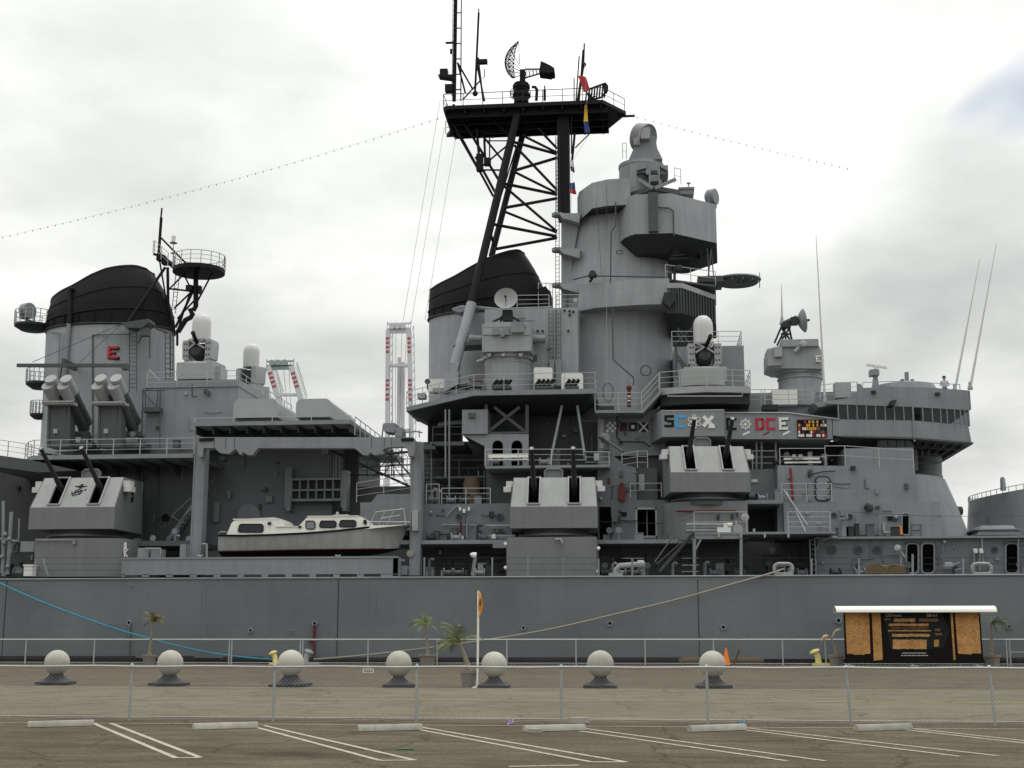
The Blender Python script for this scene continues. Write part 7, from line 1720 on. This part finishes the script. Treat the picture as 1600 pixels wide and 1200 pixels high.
def mesh_wires(xa, xb, Y, z0, z1, pitch, r, parent):
    m = MB(); h = z1 - z0; x = xa - h
    while x < xb:
        for sg in (0, 1):
            p0 = Vector((x, Y - .03 - .004 * sg, z0)); p1 = Vector((x + h, Y - .03 - .004 * sg, z1))
            if sg: p0.z, p1.z = z1, z0
            m.tube(p0, p1, r, n=3, cap=False)
        x += pitch
    k = 0
    o = m.build('wire_mesh', 'meshwire', parent); o['kind'] = 'stuff'
flat('meshwire', (.26, .26, .245), .7, spec=.2)
mesh_wires(xa, xb, Yn, .05, fh + .03, .075, .0017, fence)
m = MB()
for k in range(int((xb - xa) / .075)):
    x = xa + k * .075; m.tube((x, Yn - .03, fh + .02), (x + .02, Yn - .03, fh + .055), .003, n=3)
o = m.build('wire_twist', 'meshwire', fence); o['kind'] = 'stuff'
o = thing('fence_sign', (P(575, 1049, Yn - .07).x, Yn - .07, fh - .2), 'small white sign hung on the near fence below the long hull', 'sign')
m = MB(); m.rbox(567, 1045, 583.5, 1051.5, Yn - .08, Yn - .07); m.build('sign_plate', 'white', o)
m = MB()
for k in range(4):
    for j in range(2): m.rbox(568.5 + 3.6 * k, 1046.2 + 2.6 * j, 571.3 + 3.6 * k, 1047.6 + 2.6 * j, Yn - .083, Yn - .079)
m.build('sign_print', 'navy', o)

# ---- far fence at the quay edge
Yq = 77.0
ff = thing('quay_fence', (0, Yq, 0), 'thin galvanised rail fence along the quay edge', 'fence')
hq = ZZ(999.5, Yq, 800)
post_run([-65, 40, 147, 358, 362, 469, 473, 575, 683, 792, 900, 1008, 1115, 1223, 1290, 1440, 1500, 1573, 1578, 1680], Yq, hq, .045, ff)
m = MB(); m.tube((-50, Yq, hq), (35, Yq, hq), .05, n=8); m.build('top_rail', 'galv', ff)
m = MB(); m.rbox(1578, 1018, 1640, 1019.5, Yq, Yq + .05); m.tube((-50, Yq, .1), (35, Yq, .1), .02, n=6); m.build('bottom_rail', 'galv', ff)
mesh_wires(-50, 35, Yq, .05, hq, .16, .0022, ff)

# ---- potted palms
def palm(px, pyb, y_top, Y, lean, n, L, col, trunk_h, label, pot=(.30, .5), dead=False, seed=1):
    rnd = random.Random(seed); p = P(px, pyb, Y); p.z = 0.0; o = thing('potted_palm', p, label, 'palm', 'potted palms on the quay', local=True)
    pr, ph = pot; m = MB()
    m.lathe((0, 0, 0), [(pr * .72, 0), (pr * .78, ph * .2), (pr * .95, ph * .8), (pr * 1.05, ph * .82), (pr * 1.05, ph), (pr * .92, ph), (pr * .9, ph * .85), (.01, ph * .85)], 20); m.build('pot', 'potstone', o)
    m = MB(); pts = []; rad_ = []
    for k in range(9):
        t = k / 8; pts.append(Vector((lean * t ** 1.5, 0, ph * .8 + trunk_h * t)))
    for k in range(8): m.tube(pts[k], pts[k + 1], .085 * (1.25 - .75 * k / 8) + (.05 if k == 0 else 0), .085 * (1.25 - .75 * (k + 1) / 8), n=9)
    for k in range(8): m.tube(pts[k] + Vector((0, 0, .03)), pts[k] + Vector((0, 0, .07)), .095 * (1.25 - .75 * k / 8), .06 * (1.2 - .75 * k / 8), n=9)
    m.build('trunk', 'palmtrunk', o)
    m = MB(); top = pts[-1]
    for i in range(n):
        az = rnd.uniform(0, 2 * math.pi) if not lean else rnd.gauss(math.pi if lean < 0 else 0, 1.2); el = rnd.uniform(.5, 1.35); ln = L * rnd.uniform(.75, 1.1)
        d = Vector((math.cos(az) * math.cos(el), math.sin(az) * math.cos(el), math.sin(el))); pp = top.copy(); prev = None; pos = []
        for k in range(11):
            pos.append(pp.copy()); d = (d + Vector((0, 0, -.13 - .02 * k))).normalized(); pp = pp + d * ln / 10
        m.path(pos, .012, 4)
        for k in range(2, 11):
            tdir = (pos[k] - pos[k - 1]).normalized(); sd = tdir.cross(Vector((0, 0, 1))).normalized(); ll = ln * .30 * math.sin(math.pi * (k / 11) ** .8) + .05
            for sg in (-1, 1):
                for q in (0, .5):
                    b_ = pos[k - 1].lerp(pos[k], q); tip = b_ + (sd * sg * .75 + tdir * .6 + Vector((0, 0, -.35))).normalized() * ll * rnd.uniform(.7, 1.1); w_ = tdir * .018
                    m.add([b_ - w_, b_ + w_, tip], [(0, 1, 2)])
    m.build('crown', col, o, smooth=False)
    return o
def leafmat(name, c1, c2):
    m, n, l, b = nodes_of(name); g_ = n.new('ShaderNodeTexCoord'); t = n.new('ShaderNodeTexNoise'); t.inputs['Scale'].default_value = 5; l.new(g_.outputs['Object'], t.inputs['Vector']); r = n.new('ShaderNodeValToRGB'); l.new(t.outputs['Fac'], r.inputs[0])
    r.color_ramp.elements[0].position, r.color_ramp.elements[0].color = .35, (*c1, 1); r.color_ramp.elements[1].position, r.color_ramp.elements[1].color = .65, (*c2, 1); l.new(r.outputs[0], b.inputs['Base Color']); b.inputs['Roughness'].default_value = .6; MATS[name] = m
leafmat('leafgreen', (.075, .115, .025), (.20, .22, .055)); leafmat('leafyellow', (.26, .16, .03), (.12, .13, .03)); leafmat('leafdark', (.03, .045, .02), (.08, .085, .035)); leafmat('leafdead', (.40, .32, .14), (.55, .46, .22))
paint('potstone', (.23, .21, .18), .9, .15, .1, 4, bump=.3); paint('palmtrunk', (.24, .20, .15), .9, .2, .05, 5, bump=.3)
palm(233, 1037, 962, 76.3, .1, 9, 1.0, 'leafyellow', 1.95, 'yellowing potted palm left of the second stone ball', (.42, .55), seed=2)
palm(668, 1041, 970, 76.0, -.12, 11, 1.35, 'leafgreen', 1.65, 'green potted palm bending towards the stern, smaller of two', (.5, .6), seed=5)
palm(732, 1074, 970, 42.2, -.28, 11, .95, 'leafgreen', .9, 'green potted palm in a grey urn beside the banner pole', (.27, .52), seed=8)
palm(1307, 1040, 995, 76.2, -.2, 5, .9, 'leafdead', 1.0, 'withered pale palm in a grey pot left of the kiosk', (.42, .6), seed=4)
palm(1551, 1042, 945, 76.4, .05, 13, 1.4, 'leafdark', 1.7, 'dark drooping potted palm right of the kiosk', (.45, .6), seed=9)

# ---- banner pole
p = G(746, 1075); o = thing('banner_pole', (p.x, p.y, 0), 'slim white pole with a small yellow banner', 'flag pole')
m = MB(); top = P(747.5, 923, p.y); m.tube((p.x, p.y, 0), top, .034, n=10); m.lathe((p.x, p.y, 0), [(.16, 0), (.16, .03), (.05, .05)], 14); m.build('pole', 'white', o)
m = MB(); rows = []
for i in range(9):
    t = i / 8; w_ = (math.sin(t * math.pi) ** .8) * 6.5 + .4; y = 922 + 44 * t; rows.append([P(747.5 + w_ * k / 5, y + (1 - t) * 0, p.y - .03) + Vector((0, .04 * math.sin(k * 1.4 + i), 0)) for k in range(6)])
m.sheet(rows); m.sheet([[q + Vector((0, .008, 0)) for q in r_] for r_ in rows]); m.build('banner', 'amber', o)
m = MB(); m.sheet([[P(749 + k, 936 + 5 * i, p.y - .075) for k in range(3)] for i in range(3)]); m.build('banner_print', 'darkred', o)

# ---- mooring bitts, cone, post
def bitt(px, py, Y, lab, flip=1, s=1.0, mat='paleyellow'):
    c = P(px, py, Y); c.z = .003; o = thing('mooring_bitt', c, lab, 'mooring bitt', 'pale yellow mooring bitts', local=True); m = MB()
    m.path([(0, 0, 0), (0, 0, .25 * s), (-.04 * flip * s, 0, .5 * s), (-.14 * flip * s, 0, .72 * s)], .17 * s, 14); m.lathe((-.17 * flip * s, 0, .74 * s), [(.17 * s, -.08), (.30 * s, 0), (.26 * s, .1), (.1 * s, .14), (.01, .14)], 16, axis=(-.4 * flip, 0, 1)); m.build('bitt_post', mat, o)
    m = MB(); m.box(-.3 * s, .9 * s * 1, -.35, .35, 0, .14 * s); m.build('bitt_base', mat, o)
bitt(1279, 1041, 76.6, 'pale yellow mooring bitt beside the withered palm', 1, 1.0); bitt(430, 1038, 76.8, 'pale yellow mooring bitt left of the third stone ball', 1, .85); bitt(478, 1036, 77.0, 'cream mooring bitt peeping over the third stone ball', -1, .95, 'lightgrey')
cone(Vector((P(1135, 1041, 75.8).x, 75.8, 0)), 1.35, 'tall orange cone standing by the quay behind the last stone ball')
m = MB(); a = P(1146, 1039, 76.3); a.z = .003; m.bar(a, a + Vector((.35, 0, .85)), .12, .1); solo(m, 'leaning_board', 'brown', 'dark board leaning beside the orange cone', 'board')

# ---- notice kiosk with a curved white roof
Yk = 74.5
kp = thing('notice_kiosk', (P(1427, 1040, Yk).x, Yk, 0), 'black notice kiosk with plywood panels under a curved white roof', 'kiosk')
def osbmat():
    m, n, l, b = nodes_of('plywood'); tc = n.new('ShaderNodeTexCoord'); v = n.new('ShaderNodeTexVoronoi'); v.inputs['Scale'].default_value = 1; mp = n.new('ShaderNodeMapping'); mp.inputs['Scale'].default_value = (11, 11, 22); l.new(tc.outputs['Object'], mp.inputs[0]); l.new(mp.outputs[0], v.inputs['Vector'])
    r = n.new('ShaderNodeValToRGB'); l.new(v.outputs['Color'], r.inputs[0]); r.color_ramp.elements[0].color = (.33, .155, .05, 1); r.color_ramp.elements[1].color = (.66, .37, .13, 1)
    t = n.new('ShaderNodeTexNoise'); t.inputs['Scale'].default_value = 1.2; l.new(tc.outputs['Object'], t.inputs['Vector']); x = n.new('ShaderNodeMix'); x.data_type = 'RGBA'; x.blend_type = 'MULTIPLY'; x.inputs[0].default_value = .6; l.new(r.outputs[0], x.inputs[6])
    r2 = n.new('ShaderNodeValToRGB'); l.new(t.outputs['Fac'], r2.inputs[0]); r2.color_ramp.elements[0].position = .3; r2.color_ramp.elements[0].color = (.6, .5, .4, 1); r2.color_ramp.elements[1].position = .7; r2.color_ramp.elements[1].color = (1.2, 1.2, 1.2, 1); l.new(r2.outputs[0], x.inputs[7]); l.new(x.outputs[2], b.inputs['Base Color']); b.inputs['Roughness'].default_value = .8; MATS['plywood'] = m
osbmat(); flat('signblack', (.010, .008, .008), .6, spec=.1); flat('signdark', (.018, .022, .023), .6, spec=.1); flat('signtext', (.5, .5, .48), .6); flat('signbrown', (.20, .09, .045), .7)
m = MB(); m.rpoly([(1318, 954), (1531, 954), (1537, 1036), (1321, 1036)], Yk, Yk + .12); m.build('board', 'signblack', kp)
m = MB(); m.rpoly([(1380, 966), (1384, 957), (1472, 957), (1478, 972), (1484, 985), (1474, 1012), (1450, 1014), (1392, 1014), (1386, 985)], Yk - .012, Yk + .05); m.build('poster', 'signdark', kp)
for q in ([(1320.5, 957), (1358, 957), (1360, 1021.5), (1352, 1021.5), (1350, 1023), (1334, 1023), (1332, 1021.5), (1323.5, 1021.5)], [(1362, 957), (1375.5, 957), (1379.5, 1031), (1365.5, 1032)], [(1485, 957), (1488.5, 957), (1493, 1031), (1490, 1031)], [(1492, 957), (1529, 957), (1533, 1021), (1519, 1021), (1517, 1023), (1511, 1022), (1497, 1021.5)]):
    m = MB(); m.rpoly(q, Yk - .03, Yk + .05); m.build('plywood_panel', 'plywood', kp)
rnd = random.Random(5)
def torn(x0, y0, x1, y1, mat='plywood'):
    top = [(x0 + (x1 - x0) * k / 14, y0 + rnd.uniform(0, .9)) for k in range(15)]; bot = [(x1 - (x1 - x0) * k / 14, y1 - rnd.uniform(0, .9)) for k in range(15)]
    m = MB(); m.rpoly(top + bot, Yk - .028, Yk + .02); m.build('torn_patch', mat, kp, smooth=False)
torn(1397, 966, 1430, 972); torn(1436, 966, 1466, 971.5, 'signbrown'); torn(1382, 966, 1392, 969.5, 'signbrown'); torn(1389, 974, 1451, 978.5); torn(1392, 980, 1450, 982.5, 'signbrown'); torn(1388, 984, 1455, 987); torn(1394, 990, 1453, 995); torn(1395, 999, 1448, 1014.5); torn(1459.5, 999, 1467, 1011); torn(1461, 989, 1472, 993, 'signbrown'); torn(1461, 982, 1469, 986.5, 'signbrown')
def text(s_, px, py, hpx, Y, mat, parent, name='lettering', sx=1.0):
    cu = bpy.data.curves.new('t', 'FONT'); cu.body = s_; cu.size = 1.0; cu.extrude = .01; cu.align_x = 'LEFT'
    ob = bpy.data.objects.new('t', cu); COL.objects.link(ob); dg = bpy.context.evaluated_depsgraph_get(); me = bpy.data.meshes.new_from_object(ob.evaluated_get(dg)); bpy.data.objects.remove(ob); bpy.data.curves.remove(cu)
    p = P(px, py, Y); k = hpx / (FPX / Y) / .7; me.transform(Matrix.Translation(p - ORG[parent.name]) @ Matrix.Rotation(math.pi / 2, 4, 'X') @ Matrix.Diagonal((k * sx, k, 1, 1))); me.materials.append(MATS[mat]); me.name = name
    o = bpy.data.objects.new(name, me); COL.objects.link(o); o.parent = parent; ORG[o.name] = ORG[parent.name]
text('BB-61', 1448, 963.5, 4.6, Yk - .04, 'signtext', kp); text('USS Iowa', 1384, 963.5, 4.4, Yk - .04, 'signtext', kp, sx=.95)
m = MB()
for y, x0, x1 in ((1020.5, 1410, 1447), (1024.3, 1408, 1450)):
    x = x0
    while x < x1: w_ = rnd.uniform(2.5, 6); m.rbox(x, y - .7, min(x + w_, x1), y + .5, Yk - .02, Yk + .02); x += w_ + .9
m.build('small_print', 'signtext', kp)
m = MB(); xa_, xb_ = P(1304, 955, Yk).x, P(1553, 955, Yk).x; rows = []; zt_ = ZZ(946.5, Yk - .3, 1427); 
out = []; 
for k in range(13): t = math.pi * (k / 12); out.append((Yk - .05 - .62 * math.cos(t), zt_ - .34 + .34 * math.sin(t)))
inn = [(Yk - .05 - .58 * math.cos(math.pi * k / 12), zt_ - .37 + .33 * math.sin(math.pi * k / 12)) for k in range(13)]
prof = out + inn[::-1]; m.loft([[(xa_, y, z) for y, z in prof], [(xb_, y, z) for y, z in prof]]); m.build('roof', 'white', kp)
m = MB(); m.rbox(1531, 955, 1537, 960, Yk - .1, Yk + .3); m.build('roof_bracket', 'white', kp)
for px in (1328, 1427, 1528):
    m = MB(); x = P(px, 1038, Yk).x; m.box(x - .06, x + .06, Yk + .12, Yk + .24, 0, 3.2); m.box(x - .2, x + .2, Yk - .35, Yk + .6, 0.003, .07); m.build('support_post', 'galv', kp)
